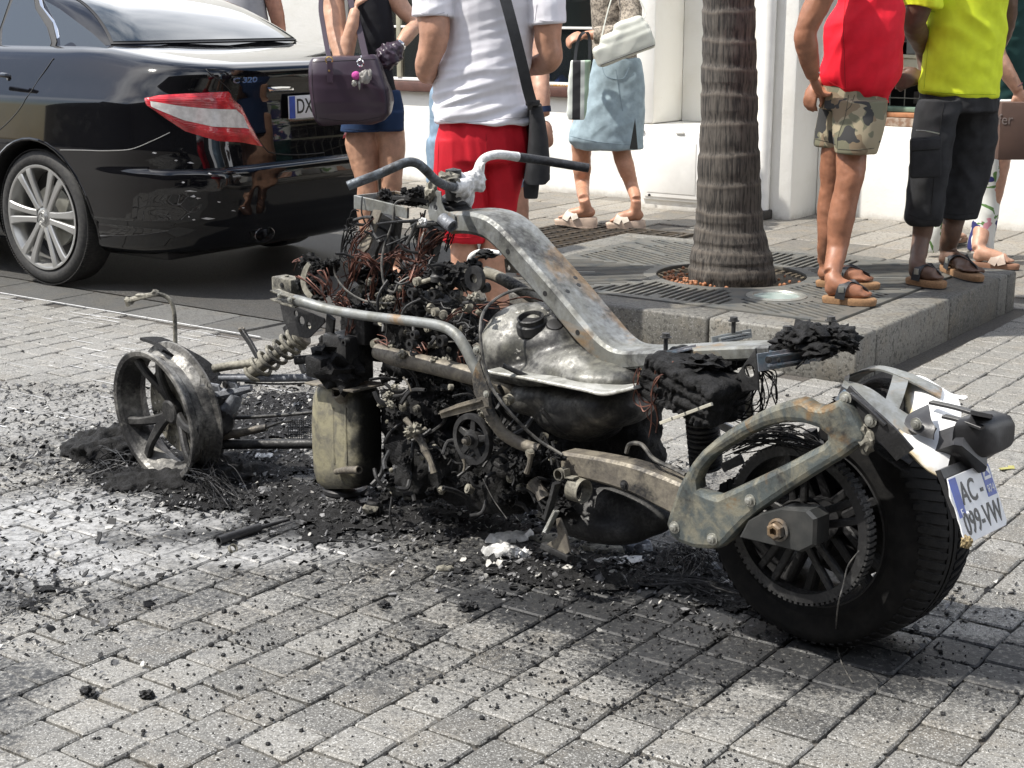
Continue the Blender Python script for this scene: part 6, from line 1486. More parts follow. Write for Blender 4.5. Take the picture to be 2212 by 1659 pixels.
# bent mudguard stay
def ms(x, y): return at(x, y, WC.y + .16)
tubeP('mudguard_stay', [ms(379, 752), ms(378, 700), ms(375, 668), ms(367, 648), ms(350, 637), ms(325, 637), ms(300, 643), ms(282, 648)], [.0065, .0065, .0065, .0065, .0065, .007, .008, .008], M['ashtan'], 5, 10)
mb = MB(); mb.bar([ms(275, 652), ms(300, 645), ms(345, 635)], .02, .008, side=NV); mb.blob(ms(278, 652), .014, .012, .014, .6, 3, 2, 3); mb.blob(ms(335, 632), .012, .01, .008, .6, 3, 2, 4); mb.blob(ms(305, 640), .018, .01, .008, .6, 3, 2, 5); mb.build('stay_clamp', M['ashtan'], bike)
# handlebar
hb = [(751, 402, .37), (785, 389, .34), (819, 376, .30), (861, 357, .26), (884, 350, .235), (903, 354, .215), (920, 368, .19), (940, 388, .15), (962, 401, .10), (980, 404, .06), (996, 402, .02), (1014, 388, -.02), (1030, 370, -.05), (1037, 353, -.07), (1050, 340, -.09), (1075, 334, -.13), (1105, 337, -.18), (1118, 339, -.20)]
hr = [(1116, 339, -.20), (1160, 345, -.26), (1210, 353, -.31), (1271, 363, -.37)]
tubeP('handlebar', [Q(*q) for q in hb[:10]], .0112, burnt('bar_steel', (0.16, 0.185, 0.21), (0.07, 0.075, 0.08), soot=.42, rust=.25, rough=.5, metal=.4, scale=12), 5, 18, .25)
tubeP('handlebar', [Q(*q) for q in hb[9:]], [.014, .018, .014, .011, .011, .011, .0115, .012, .0125], M['ashwhite'], 5, 16)
tubeP('handlebar', [Q(*q) for q in hr], .0118, burnt('bar_black', (0.045, 0.048, 0.055), (0.02, 0.02, 0.022), soot=.4, rust=.1, rough=.6, metal=.2, scale=30), 4, 18, .2)
mb = MB()
for (x, y, w, a_, b2, c_, s_) in ((995, 405, .0, .034, .035, .035, 1), (1010, 392, -.03, .03, .03, .022, 2), (1025, 384, -.04, .02, .03, .018, 3), (985, 425, .0, .022, .025, .03, 4), (1008, 425, -.03, .022, .02, .03, 5), (1000, 448, -.03, .013, .014, .024, 6), (1034, 398, -.05, .014, .02, .02, 7), (990, 385, .0, .02, .03, .012, 8)):
    mb.blob(Q(x, y, w), a_, b2, c_, .35, 2.5, 3, s_ * 3.1, BM)
for (x0, y0, x1, y1, w, r_) in ((1040, 372, 1046, 350, -.06, .008), (1034, 400, 1044, 396, -.05, .006), (1003, 440, 1000, 466, -.03, .007), (1030, 385, 1044, 372, -.06, .010)): mb.tube([Q(x0, y0, w), Q(x1, y1, w)], [r_, r_ * .4], 8)
remesh(mb, 'melted_bar_clamp', M['ashwhite'], .0035, bike, 2, lambda p: .003 * noise.noise(p * 60))
mb = MB(); mb.blob(Q(968, 388, .06), .028, .022, .018, .5, 3, 3, 9); mb.blob(Q(932, 415, .06), .016, .018, .024, .5, 3, 3, 7); mb.build('ash_lump', M['ashtan'], bike)
mb = MB(); mb.lathe([(.0, .0), (.02, .0), (.022, .03), (.02, .075), (0, .08)], Q(980, 432, .02), ZV, 20); mb.build('bar_riser', M['st_dark'], bike)
mb = MB(); mb.blob(Q(995, 463, .0), .03, .02, .008, .3, 2, 3, 4, BM); mb.build('alloy_flake', M['ashwhite'], bike)
mb = MB(); mb.blob(Q(1000, 800, -.3), .01, .01, .01)
# thin wire hanging past the rear tyre on to the setts
tubeP('loose_wire', [Q(1856, 1190, .2), Q(1832, 1222, .21), Q(1822, 1262, .22), Q(1810, 1310, .22), gnd(1806, 1372, .03), gnd(1812, 1412, .006), gnd(1822, 1440, .006), gnd(1842, 1475, .003)], .0014, M['cable'], 8, 6)

# ================================================================== DEBRIS
def wblob(list_):
    return [(gnd(x, y).x, gnd(x, y).y, rx, ry, k) for x, y, rx, ry, k in list_]
ZONES = wblob([(950, 1090, .85, .42, 1.0), (450, 1010, .55, .42, 1.0), (300, 960, .45, .4, .7), (1300, 1230, .5, .22, 1.0), (1650, 1300, .42, .16, .8), (550, 1080, .6, .25, .8), (200, 1000, .4, .3, .6), (40, 1290, .3, .35, .6), (620, 900, .6, .5, .9), (100, 850, .7, .6, .35)])
def dens(x, y):
    v = 0
    for cx_, cy_, rx, ry, k in ZONES:
        d = ((x - cx_) / rx) ** 2 + ((y - cy_) / ry) ** 2
        v = max(v, k * math.exp(-d * 1.1))
    return v
ash = grid_sheet('ash_bed', -2.0, 1.2, 2.7, 5.3, 290, 235, lambda x, y: .001 + .022 * max(0, dens(x, y) - .42) * (1 + .9 * noise.noise((x * 6, y * 6, 2)) + .6 * noise.noise((x * 17, y * 17, 5)) + .8 * noise.noise((x * 48, y * 48, 1))) + .0, M['char'],
                 keep=lambda x, y: dens(x, y) + .22 * noise.noise((x * 9, y * 9, 7)) + .14 * noise.noise((x * 31, y * 31, 3)) > .60, kind='stuff')
tag(ash, 'black ash and charred debris bed spread under the burnt wreck', 'ash', kind='stuff')
def shard(mb, p, s, rr_, thick=.12, up=.5):
    n_ = rr_.choice((3, 4, 5, 6)); nrm = Vector((rr_.gauss(0, up), rr_.gauss(0, up), 1)).normalized(); u1 = nrm.orthogonal().normalized(); u2 = nrm.cross(u1); el = rr_.uniform(.4, 1)
    a0 = rr_.uniform(0, 6.28); t_ = [p + (u1 * math.cos(a0 + 2 * math.pi * k / n_) + u2 * el * math.sin(a0 + 2 * math.pi * k / n_)) * s * rr_.uniform(.6, 1.2) + nrm * rr_.uniform(-.1, .2) * s for k in range(n_)]
    bt = [q - nrm * s * thick for q in t_]; mb.add(t_ + bt, [list(range(n_))] + [(k, (k + 1) % n_, n_ + (k + 1) % n_, n_ + k) for k in range(n_)])
def crumb(mb, p, s, rr_):
    n_ = 5; rg = []
    for (zz, k) in ((0, .8), (.5, 1.0), (1.0, .55)):
        rg.append([p + Vector((math.cos(2 * math.pi * i / n_) * s * k * rr_.uniform(.6, 1.25), math.sin(2 * math.pi * i / n_) * s * k * rr_.uniform(.6, 1.25), zz * s * rr_.uniform(.8, 1.3))) for i in range(n_)])
    mb.loft(rg, True, True)
rr_ = random.Random(77)
M['flake_grey'] = simple('grey_flake', (0.20, 0.20, 0.205), .55, 0, nscale=60, col2=(.07, .07, .07)); M['flake_pale'] = simple('pale_flake', (0.5, 0.49, 0.46), .6, 0, nscale=60); M['crumb'] = simple('black_crumb', (0.014, 0.014, 0.015), .7, 0, nscale=80, bmp=.5)
fk = MB(); n_ = 0
while n_ < 17000:
    x, y = rr_.uniform(-2.1, 1.3), rr_.uniform(2.6, 5.4); d = dens(x, y)
    if rr_.random() > d ** 1.0 * 1.0: continue
    h = .001 + .022 * max(0, d - .42)
    fk.cur = 0 if rr_.random() < .62 else (1 if rr_.random() < .82 else 2)
    shard(fk, Vector((x, y, h + rr_.uniform(0, .008))), abs(rr_.gauss(0, .0045)) + .0018 + (.008 if rr_.random() < .02 else 0), rr_, .15, .7); n_ += 1
o = fk.build('charred_flakes', [M['crumb'], M['flake_grey'], M['flake_pale']], None, False); tag(o, 'countless black and grey burnt flakes scattered around the wreck', 'debris', kind='stuff')
ck = MB(); n_ = 0
CL = [(rr_.uniform(-1.4, 1.2), rr_.uniform(2.3, 3.2)) for _ in range(26)]
while n_ < 4200:
    if rr_.random() < .55: x, y = rr_.uniform(-2.6, 1.8), rr_.uniform(2.25, 6.2)
    else:
        c_ = rr_.choice(CL); x, y = c_[0] + rr_.gauss(0, .12), c_[1] + rr_.gauss(0, .10)
    if rr_.random() > math.exp(-max(0, math.hypot(x + .2, (y - 3.6)) - .9) * 1.6) + .05: continue
    ab_ = Vector((x, y, 0)); 
    if in_planter(ab_.dot(AV), ab_.dot(BV), .03): continue
    s_ = min(.011, .0012 + abs(rr_.gauss(0, .0016)) + (.004 if rr_.random() < .03 else 0)); crumb(ck, Vector((x, y, .0005)), s_, rr_); n_ += 1
o = ck.build('charred_crumbs', M['crumb'], None, False); tag(o, 'small black charred crumbs sprinkled over the pale setts', 'debris', kind='stuff')
# melted alloy puddles
def puddle(px_, py_, rx, ry, seed, label, m, h=.012, ang=0.0):
    g_ = gnd(px_, py_); mb = MB(); rg = []
    for (k, zz) in ((1.0, 0.0), (.97, .5), (.85, .9), (.5, 1.0), (.15, .8)):
        rg.append([g_ + Matrix.Rotation(ang, 3, 'Z') @ Vector((math.cos(t) * rx * k * (1 + .45 * noise.noise((math.cos(t) * 1.6, math.sin(t) * 1.6, seed))), math.sin(t) * ry * k * (1 + .45 * noise.noise((math.cos(t) * 1.6, math.sin(t) * 1.6, seed + 9))), 0)) + ZV * (.002 + h * zz * (1 + .7 * noise.noise((math.cos(t) * 3 * k, math.sin(t) * 3 * k, seed + 4)))) for t in [2 * math.pi * i / 40 for i in range(40)]])
    mb.loft(rg, True, True); o = mb.build('melted_alloy', m, None, True, 60); return tag(o, label, 'melted metal', 'melted alloy pieces by the wreck')
puddle(1085, 1198, .05, .022, 1, 'largest smooth white piece of melted alloy, nearest the viewer left of the stand foot', M['ashwhite'], .02, .1)
puddle(1100, 1168, .06, .028, 2, 'crumpled white melted alloy just behind the largest smooth piece', M['ashwhite'], .016, .3)
puddle(1128, 1205, .02, .018, 3, 'small round white blob of melted alloy beside the largest smooth piece', M['ashwhite'], .018)
puddle(1335, 1218, .07, .035, 4, 'broad pale melted alloy puddle right of the stand foot', M['ashwhite'], .010, .2)
puddle(1300, 1190, .07, .03, 5, 'tan grey melted sheet behind the broad pale puddle', M['ashtan'], .012, -.2)
puddle(1200, 1165, .08, .03, 6, 'thin grey melted film under the stand foot', M['ashtan'], .006)
puddle(1375, 1190, .04, .03, 7, 'grey green melted piece right behind the broad puddle', M['alcast'], .02)
puddle(570, 995, .035, .022, 8, 'bright white melted lump between front wheel and brown tank', M['ashwhite'], .018)
puddle(525, 985, .05, .02, 9, 'white flat melted film left of the bright lump', M['ashwhite'], .008)
puddle(870, 1080, .06, .03, 10, 'crumpled grey melted heap right of the brown tank foot', M['ashtan'], .03)
puddle(960, 1232, .022, .010, 11, 'small pale scrap of melted alloy lying alone on the setts', M['ashtan'], .008)
# individual loose things
def rod(a, b_, r0, r1): mb = MB(); mb.tube([gnd(*a) + ZV * r0, gnd(*b_) + ZV * r0], [r0, r1], 14, hollow=.3); return mb
k_ = thing('charred_rod', 'black charred rod lying on the setts in front of the brown tank', 'rod', gnd(540, 1150))
mb = MB(); mb.tube([gnd(472, 1168, .012), gnd(560, 1140, .012)], .0125, 14, hollow=.3); mb.build('sleeve', M['blackpl'], k_)
mb = MB(); mb.tube([gnd(558, 1141, .012), gnd(625, 1122, .01)], [.0065, .004], 10); mb.build('thin_end', M['blackpl'], k_)
mb = MB(); c_ = gnd(503, 1185, .008); mb.lathe([(.009, -.005), (.012, -.005), (.012, .005), (.009, .005), (.009, -.005)], c_, (Vector((.5, -.4, .5))), 20); tag(mb.build('steel_ring', M['ashtan']), 'tiny steel ring lying on the setts beside the charred rod', 'ring')
k_ = thing('filter_cap', 'short ribbed black cylinder standing on the setts right of the brown tank', 'cap', gnd(808, 1112))
mb = MB(); g_ = gnd(810, 1116); mb.lathe([(.0, .045), (.020, .045), (.022, .042), (.022, .034), (.020, .032), (.021, 0)], g_, ZV, 24)
mb.build('cap_body', M['st_dark'], k_)
mb = MB()
for k in range(14): a = k * math.pi / 7; mb.box(g_ + Vector((math.cos(a) * .021, math.sin(a) * .021, .016)), .004, .003, .03, Matrix.Rotation(a, 3, 'Z'))
mb.build('cap_ribs', M['blackpl'], k_); mb = MB(); mb.blob(gnd(797, 1100, .03), .02, .02, .01, .6, 3, 2, 3); mb.build('cap_crust', M['ashtan'], k_)
for (x, y, s_, lab) in ((1005, 1318, .016, 'largest black clinker in the middle of the foreground setts'), (1020, 1313, .012, 'ridged black clinker touching the largest one'), (190, 1500, .014, 'single black clinker on a pale sett at lower left'), (318, 1508, .013, 'black clinker on the sett right of the lower left one'), (830, 1312, .012, 'flat black clinker left of the middle pair'), (1080, 1290, .012, 'black clinker just behind the middle pair')):
    g_ = gnd(x, y); mb = MB(); mb.blob(g_ + ZV * s_ * .5, s_, s_ * .8, s_ * .7, .7, 3, 3, x * .1); tag(mb.build('clinker', M['crumb']), lab, 'clinker', 'black clinkers on the setts')
mb = MB(); g_ = gnd(2170, 1012, .004); mb.box(g_, .03, .016, .002, Matrix.Rotation(.3, 3, 'Z')); mb.box(g_ + Vector((.022, .006, .002)), .018, .012, .002, Matrix.Rotation(.6, 3, 'X')); tag(mb.build('paper_scrap', simple('olive_paper', (.36, .34, .12), .8)), 'small crumpled olive yellow paper scrap on the setts right of the plate', 'paper')
mb = MB(); g_ = gnd(1745, 878, .003); mb.blob(g_, .05, .028, .004, .4, 3, 3, 3); o = mb.build('foam_spot', M['plate_white']); tag(o, 'small white foam spot on the setts behind the rear arm', 'foam')
# white foam lines caught in the joints on the left
mb = MB(); rj = random.Random(9)
for i in range(140):
    a_ = rj.uniform(2.9, 4.4); b2 = rj.uniform(3.6, 6.6); p = AB(a_, b2); x, y = to_px(p)
    if not (-50 < x < 640 and 640 < y < 960): continue
    L_ = rj.uniform(.05, .22); w_ = rj.uniform(.001, .0035); mb.add([AB(a_ - w_, b2, .002), AB(a_ + w_, b2 + rj.uniform(-.003, .003), .002), AB(a_ + w_ * .4, b2 + L_, .002), AB(a_ - w_ * .6, b2 + L_, .002)], [(0, 1, 2, 3)])
for k in range(16):
    b2 = 4.5 + k * .14; mb.add([AB(4.437, b2, .002), AB(4.447, b2, .002), AB(4.446, b2 + .135, .002), AB(4.438, b2 + .135, .002)], [(0, 1, 2, 3)])
o = mb.build('foam_lines', M['plate_white'], None, False); tag(o, 'thin white foam lines caught in the paving joints at the left', 'foam', kind='stuff')
# ================================================================== PEOPLE
def skin_mat(name, c, dk=.72):
    m, nt, b = new_mat(name); p = wpos(nt)
    setc(nt, b, 'Base Color', mixc(nt, ramp(nt, noise_n(nt, p, 22, 6, .68), .3, .7), tuple(x * dk for x in c), c)); b.inputs['Roughness'].default_value = .5
    b.inputs['Subsurface Weight'].default_value = .05; b.inputs['Subsurface Radius'].default_value = (.02, .008, .004); b.inputs['Subsurface Scale'].default_value = .4
    bump(nt, b, noise_n(nt, p, 160, 3), .3, .001); return m
def cloth_mat(name, c, rough=.85, dk=.9, weave=500):
    m, nt, b = new_mat(name); p = wpos(nt)
    setc(nt, b, 'Base Color', mixc(nt, ramp(nt, noise_n(nt, p, 20, 4), .35, .65), tuple(x * dk for x in c), c)); b.inputs['Roughness'].default_value = rough
    b.inputs['Specular IOR Level'].default_value = .25; bump(nt, b, noise_n(nt, p, weave, 2), .25, .0008); return m
M['cork'] = simple('cork_sole', (0.30, 0.17, 0.085), .85, 0, nscale=120, bmp=.3); M['sole'] = M['black']; M['strap'] = simple('dark_leather', (0.028, 0.03, 0.034), .5, 0, nscale=40, bmp=.2)
def PX(Y0):
    return lambda x, y, dy=0.0: at(x, y, Y0 + dy)
def sil(mb, rows, Y, ratio=.6, n=28, sq=1.0, sub=4, dyf=None):
    """rings through measured left/right edges; rows: (y, xl, xr[, dY[, ratio]])"""
    P = []; Wd = []; Dp = []
    for r_ in rows:
        dy = r_[3] if len(r_) > 3 else 0; rt = r_[4] if len(r_) > 4 else ratio
        a, b_ = at(r_[1], r_[0], Y + dy), at(r_[2], r_[0], Y + dy); P.append((a + b_) / 2); Wd.append((b_ - a).length / 2); Dp.append((b_ - a).length / 2 * rt)
    P2, Wd = catmull(P, Wd, sub); _, Dp = catmull(P, Dp, sub)
    rg = []
    for p, w_, d_ in zip(P2, Wd, Dp):
        rg.append([p + Vector((w_ * math.copysign(abs(math.cos(t)) ** sq, math.cos(t)), d_ * math.copysign(abs(math.sin(t)) ** sq, math.sin(t)), 0)) for t in [2 * math.pi * k / n for k in range(n)]])
    mb.loft(rg, True, True)
def limb(mb, pts, rs_, n=16, sub=5): mb.tube(pts, rs_, n, smooth=sub)
def hand(mb, w, d, nrm, curl=.6, s_=1.0, spread=.0, thumb=1):
    """palm and five unequal bent fingers; w wrist, d pointing direction, nrm back of the hand"""
    d = Vector(d).normalized(); nrm = Vector(nrm); nrm = (nrm - d * nrm.dot(d)).normalized(); sd = d.cross(nrm) * thumb
    Mt = Matrix((d, sd, nrm)).transposed()
    mb.blob(w + d * .045 * s_, .052 * s_, .040 * s_, .016 * s_, 0, 1, 3, 0, Mt)
    for k, (L_, off) in enumerate(((.072, -.030), (.084, -.010), (.078, .010), (.06, .028))):
        p0 = w + d * .078 * s_ + sd * -off * s_; pts = [p0]; a = .15 * curl
        for seg in range(3):
            a += curl * (.55 + .1 * seg); dd = d * math.cos(a) - nrm * math.sin(a) + sd * spread * (-off * 8); pts.append(pts[-1] + dd.normalized() * L_ * s_ * (.42, .32, .26)[seg])
        mb.tube([w + d * .05 * s_ + sd * -off * s_ * .8] + pts, [.010 * s_, .0098 * s_, .0088 * s_, .008 * s_, .0068 * s_], 10, smooth=2)
    p0 = w + d * .02 * s_ + sd * .028 * s_; mb.tube([p0, p0 + d * .03 * s_ + sd * .022 * s_ - nrm * .01, p0 + d * .058 * s_ + sd * .026 * s_ - nrm * .025 * curl, p0 + d * .08 * s_ + sd * .018 * s_ - nrm * .04 * curl], [.014 * s_, .0115 * s_, .010 * s_, .008 * s_], 10, smooth=2)
def foot(mb, heel, toe, ank, s_=1.0, lift=0.0):
    """bare foot between heel and toe ground points, ankle above"""
    d = toe - heel; L_ = d.length; d.normalize(); up = ZV if abs(d.z) < .5 else ZV; sd = d.cross(ZV).normalized(); up = sd.cross(d)
    Mt = Matrix((d, sd, up)).transposed(); k = L_ / .26
    mb.blob(heel + d * .035 * k + up * .035, .04 * k, .033 * k, .035, 0, 1, 3, 0, Mt)
    mb.tube([ank, heel + d * .06 * k + up * .05, heel + d * .13 * k + up * .033, heel + d * .185 * k + up * .022], [.034, .037, .036, .030], 14, smooth=4)
    mb.blob(heel + d * .17 * k + up * .02, .045 * k, .044 * k, .018, 0, 1, 3, 0, Mt)
    for i, (off, ln, r_) in enumerate(((-.030, .058, .0125), (-.010, .052, .0095), (.006, .045, .009), (.020, .038, .0085), (.033, .030, .008))):
        p = heel + d * .178 * k + sd * off * k + up * .016; mb.tube([p - d * .02, p + d * ln * .55 * k + up * .003, p + d * ln * k - up * .004], [r_, r_ * .95, r_ * .8], 8, smooth=2)
def sandal(par, heel, toe, ank, matp, straps=True, wedge=0.0, sole=None, name='sandal', m_strap=None, w_=.047):
    s_ = thingpart = None; d = toe - heel; L_ = d.length; d.normalize(); sd = d.cross(ZV).normalized(); up = sd.cross(d)
    outl = []
    for k in range(32):
        t = 2 * math.pi * k / 32; c = (math.cos(t) * .5 + .5); wd = w_ * (.70 + .30 * smoothstep(.25, .75, c)); outl.append((c * (L_ + .02) - .012, math.sin(t) * wd * (abs(math.sin(t)) ** -.25 if abs(math.sin(t)) > .05 else 1)))
    mb = MB(); rg = []
    for (h0, h1, k) in ((-.024 - wedge, -.024, .97), (-.012 - wedge * .6, -.012, 1.0), (-.001, -.001, 1.0), (.004, .004, .94)):
        rg.append([heel + d * ((x_ - L_ / 2) * k + L_ / 2) + sd * y_ * k + up * (h0 + (h1 - h0) * smoothstep(.2, .9, x_ / L_)) for x_, y_ in outl])
    mb.loft(rg, True, True); so = mb.build(name, sole or M['cork'], par, True, 50)
    mb = MB(); rg = []
    for (h0, h1, k) in ((-.031 - wedge, -.031, .95), (-.031 - wedge, -.031, .98), (-.0245 - wedge, -.0245, .985)): rg.append([heel + d * ((x_ - L_ / 2) * k + L_ / 2) + sd * y_ * k + up * (h0 + (h1 - h0) * smoothstep(.2, .9, x_ / L_)) for x_, y_ in outl])
    mb.loft(rg, True, True); mb.build('outsole', M['sole'] if not wedge else (sole or M['cork']), so, True, 50)
    ms_ = m_strap or M['strap']
    if straps == 'thong':
        k = L_ / .26; post = heel + d * .212 * k - sd * .012
        for sg in (-1, 1):
            mb = MB(); mb.bar([heel + d * .085 * k + sd * sg * .046 + up * .0, heel + d * .095 * k + sd * sg * .042 + up * .045, heel + d * .12 * k + sd * sg * .018 + up * .066, heel + d * .16 * k + sd * sg * .004 - sd * .004 + up * .052, post + up * .030, post + up * .008], [.04, .036, .03, .026, .016, .01], .0035, side=d, smooth=5, bev=.1); mb.build('strap', ms_, so)
        mb = MB(); c = heel + d * .094 * k - sd * .048 * 1 + up * .042
        for sg in (1,): mb.box(heel + d * .092 * k + sd * .0475 + up * .04, .022, .003, .026, Matrix((d, sd, up)).transposed(), .001)
        mb.build('buckle', M['steel'], so)
    else:
        k = L_ / .26
        for (o0, o1) in ((.11, .19), (.17, .12)):
            mb = MB(); mb.bar([heel + d * o0 * k + sd * .045, heel + d * (o0 * .7 + o1 * .3) * k + sd * .03 + up * .04, heel + d * (o0 + o1) / 2 * k + up * .054, heel + d * (o0 * .3 + o1 * .7) * k - sd * .03 + up * .036, heel + d * o1 * k - sd * .045], .042, .006, side=d, smooth=4, bev=.2); mb.build('strap', ms_, so)
    return so
def head(body, par, neck, c, fwd, hair_m, long_hair=False):
    """neck + face on the body mesh, hair as a part"""
    f_ = Vector(fwd).normalized(); s_ = f_.cross(ZV).normalized(); Mt = Matrix((f_, s_, ZV)).transposed()
    body.tube([neck - ZV * .06, neck, c - ZV * .08], [.062, .052, .052], 16, smooth=3); body.blob(c, .094, .074, .112, 0, 1, 4, 0, Mt); body.blob(c + f_ * .035 - ZV * .06, .05, .048, .05, 0, 1, 3, 0, Mt)
    body.blob(c + f_ * .098 - ZV * .018, .016, .013, .022, 0, 1, 2, 0, Mt); body.blob(c + f_ * .088 - ZV * .058, .010, .024, .009, 0, 1, 2, 0, Mt)
    for sg in (-1, 1): body.blob(c + s_ * sg * .078 - ZV * .01, .018, .008, .028, 0, 1, 2, 0, Mt); 
    h = MB(); h.blob(c - f_ * .014 + ZV * .03, .098, .084, .102, .06, 3, 4, 2, Mt)
    if long_hair: h.blob(c - f_ * .06 - ZV * .08, .06, .08, .14, .1, 3, 4, 5, Mt)
    h.build('hair', hair_m, par)
    e = MB()
    for sg in (-1, 1): e.blob(c + f_ * .086 + s_ * sg * .031 + ZV * .008, .010, .013, .008, 0, 1, 2, 0, Mt)
    e.build('eyes', M['black'], par)
M['hair_dark'] = simple('dark_hair', (0.02, 0.015, 0.012), .5, 0, nscale=60, bmp=.5); M['hair_grey'] = simple('grey_hair', (0.22, 0.2, 0.19), .6, 0, nscale=60, bmp=.5)
def folds(amp, fx=6, fz=14, k2=.5, ang=.4, seed=0):
    ca, sa = math.cos(ang), math.sin(ang)
    def f(p):
        u = p.x * ca + p.z * sa; v = -p.x * sa + p.z * ca
        q = Vector((u * fx + seed, p.y * 5, v * fz)); r_ = noise.noise(q); return amp * ((1 - abs(r_) * 2.2) * .6 + k2 * noise.noise(q * 2.1))
    return f
def person(label, Y, x, loc=None):
    p = at(x, 300, Y); return thing('person', label, 'person', (p.x, p.y, 0))
def part(mb, name, m, par, vox=.0065, sm=4, disp=None):
    if name == 'body': sm = 8; disp = lambda p_: .0028 * noise.noise(p_ * 16) + .0014 * noise.noise(p_ * 42)
    return remesh(mb, name, m, vox, par, sm, disp)

# ---------------- bystander in red, on the tree pit
sk = skin_mat('skin_tan', (0.34, 0.15, 0.085)); Y = 6.17; p = PX(Y)
pe = person('man in red sleeveless shirt and camouflage shorts standing on the tree pit', Y, 1850)
hl, tl_ = gnd(1782, 640, PL_Z + .03), gnd(1890, 647, PL_Z + .03); hf, tf = gnd(1768, 606, PL_Z + .03), gnd(1898, 612, PL_Z + .03)
an, af = at(1797, 592, hl.y + .015), at(1783, 566, hf.y + .01)
mb = MB(); foot(mb, hl, tl_, an); foot(mb, hf, tf, af)
limb(mb, [an, at(1808, 540, 6.19), at(1818, 470, 6.2), at(1829, 415, 6.2), at(1837, 380, 6.2), at(1840, 330, 6.22), at(1845, 280, 6.24), at(1845, 220, 6.3)], [.036, .042, .0555, .053, .058, .062, .064, .064])
limb(mb, [af, at(1786, 520, 6.42), at(1792, 450, 6.42), at(1797, 405, 6.41), at(1799, 374, 6.4), at(1804, 320, 6.38), at(1818, 270, 6.37), at(1835, 220, 6.33)], [.035, .04, .054, .050, .054, .058, .06, .06])
sil(mb, [(240, 1800, 1890), (200, 1800, 1890), (80, 1806, 1915), (-20, 1812, 1915), (-90, 1800, 1905), (-120, 1820, 1870)], 6.3, .62)
el, wr = at(1742, 62, 6.12), at(1757, 166, 6.2); sh_ = at(1800, -95, 6.15)
limb(mb, [sh_, at(1778, -20, 6.12), el, at(1744, 105, 6.14), wr], [.062, .055, .044, .045, .028]); hand(mb, wr, at(1768, 200, 6.24) - wr, Vector((-.8, -.4, .1)), .9, .95, 0, 1)
wr2 = at(1775, 180, 6.42); limb(mb, [at(1880, -90, 6.5), at(1850, 0, 6.6), at(1820, 80, 6.6), wr2], [.06, .05, .044, .028]); hand(mb, at(1762, 180, 6.3), Vector((-.35, -.2, -.9)), Vector((-.6, -.7, .1)), .8, .85, .1, -1); limb(mb, [wr2, at(1760, 188, 6.3)], [.028, .026])
head(mb, pe, at(1850, -125, 6.3), at(1862, -215, 6.28), (1, -.1, 0), M['hair_grey'])
part(mb, 'body', sk, pe, .0055)
redc = cloth_mat('red_jersey', (0.72, 0.012, 0.03), .7); mb = MB()
sil(mb, [(-120, 1815, 1890), (-90, 1795, 1925), (-40, 1800, 1940), (0, 1808, 1948), (40, 1790, 1951), (80, 1781, 1952), (130, 1779, 1946), (165, 1777, 1938), (185, 1781, 1930), (205, 1800, 1923), (217, 1840, 1920), (223, 1880, 1919)], 6.3, .88)
part(mb, 'shirt', redc, pe, .006, 2, folds(.014, 4, 11, .5, .9, 3))
M['camo'], nt, b = new_mat('camouflage_cloth'); c = wpos(nt)
col = mixc(nt, ramp(nt, noise_n(nt, c, 11, 2, .4, .4), .50, .515), (0.30, 0.255, 0.17), (0.15, 0.145, 0.095)); mp = N(nt, 'ShaderNodeMapping'); mp.inputs['Location'].default_value = (3, 7, 2); nt.links.new(c, mp.inputs['Vector'])
col = mixc(nt, ramp(nt, noise_n(nt, mp.outputs['Vector'], 10, 2, .4, .5), .53, .545), col, (0.20, 0.15, 0.095)); mp2 = N(nt, 'ShaderNodeMapping'); mp2.inputs['Location'].default_value = (9, 1, 5); nt.links.new(c, mp2.inputs['Vector'])
col = mixc(nt, ramp(nt, noise_n(nt, mp2.outputs['Vector'], 9, 3, .45, .6), .56, .57), col, (0.035, 0.035, 0.035)); setc(nt, b, 'Base Color', col); b.inputs['Roughness'].default_value = .85; bump(nt, b, noise_n(nt, c, 500, 2), .2, .001)
mb = MB(); sil(mb, [(155, 1784, 1905), (200, 1776, 1914), (235, 1772, 1915)], 6.3, .86); sil(mb, [(215, 1800, 1917, -.06), (260, 1800, 1912, -.08), (300, 1800, 1902, -.1), (331, 1804, 1892, -.11)], 6.3, .95); sil(mb, [(200, 1776, 1880, .08), (250, 1768, 1860, .1), (285, 1762, 1846, .1), (316, 1759, 1835, .1)], 6.3, 1.0)
part(mb, 'shorts', M['camo'], pe, .006, 2, folds(.005, 9, 5, .5, .2, 8))
for (h_, t_, a_) in ((hl, tl_, an), (hf, tf, af)): sandal(pe, h_, t_, a_, None, 'thong')
mb = MB(); mb.lathe([(.031, -.004), (.034, 0), (.031, .004), (.029, 0), (.031, -.004)], at(1754, 155, 6.19), (Vector((.15, .1, 1))), 20); mb.build('bangle', M['plate_white'], pe)
for k in (0,):
    mb = MB(); a_, b_ = at(1808, 250, 6.3 - .17), at(1808, 320, 6.3 - .21)
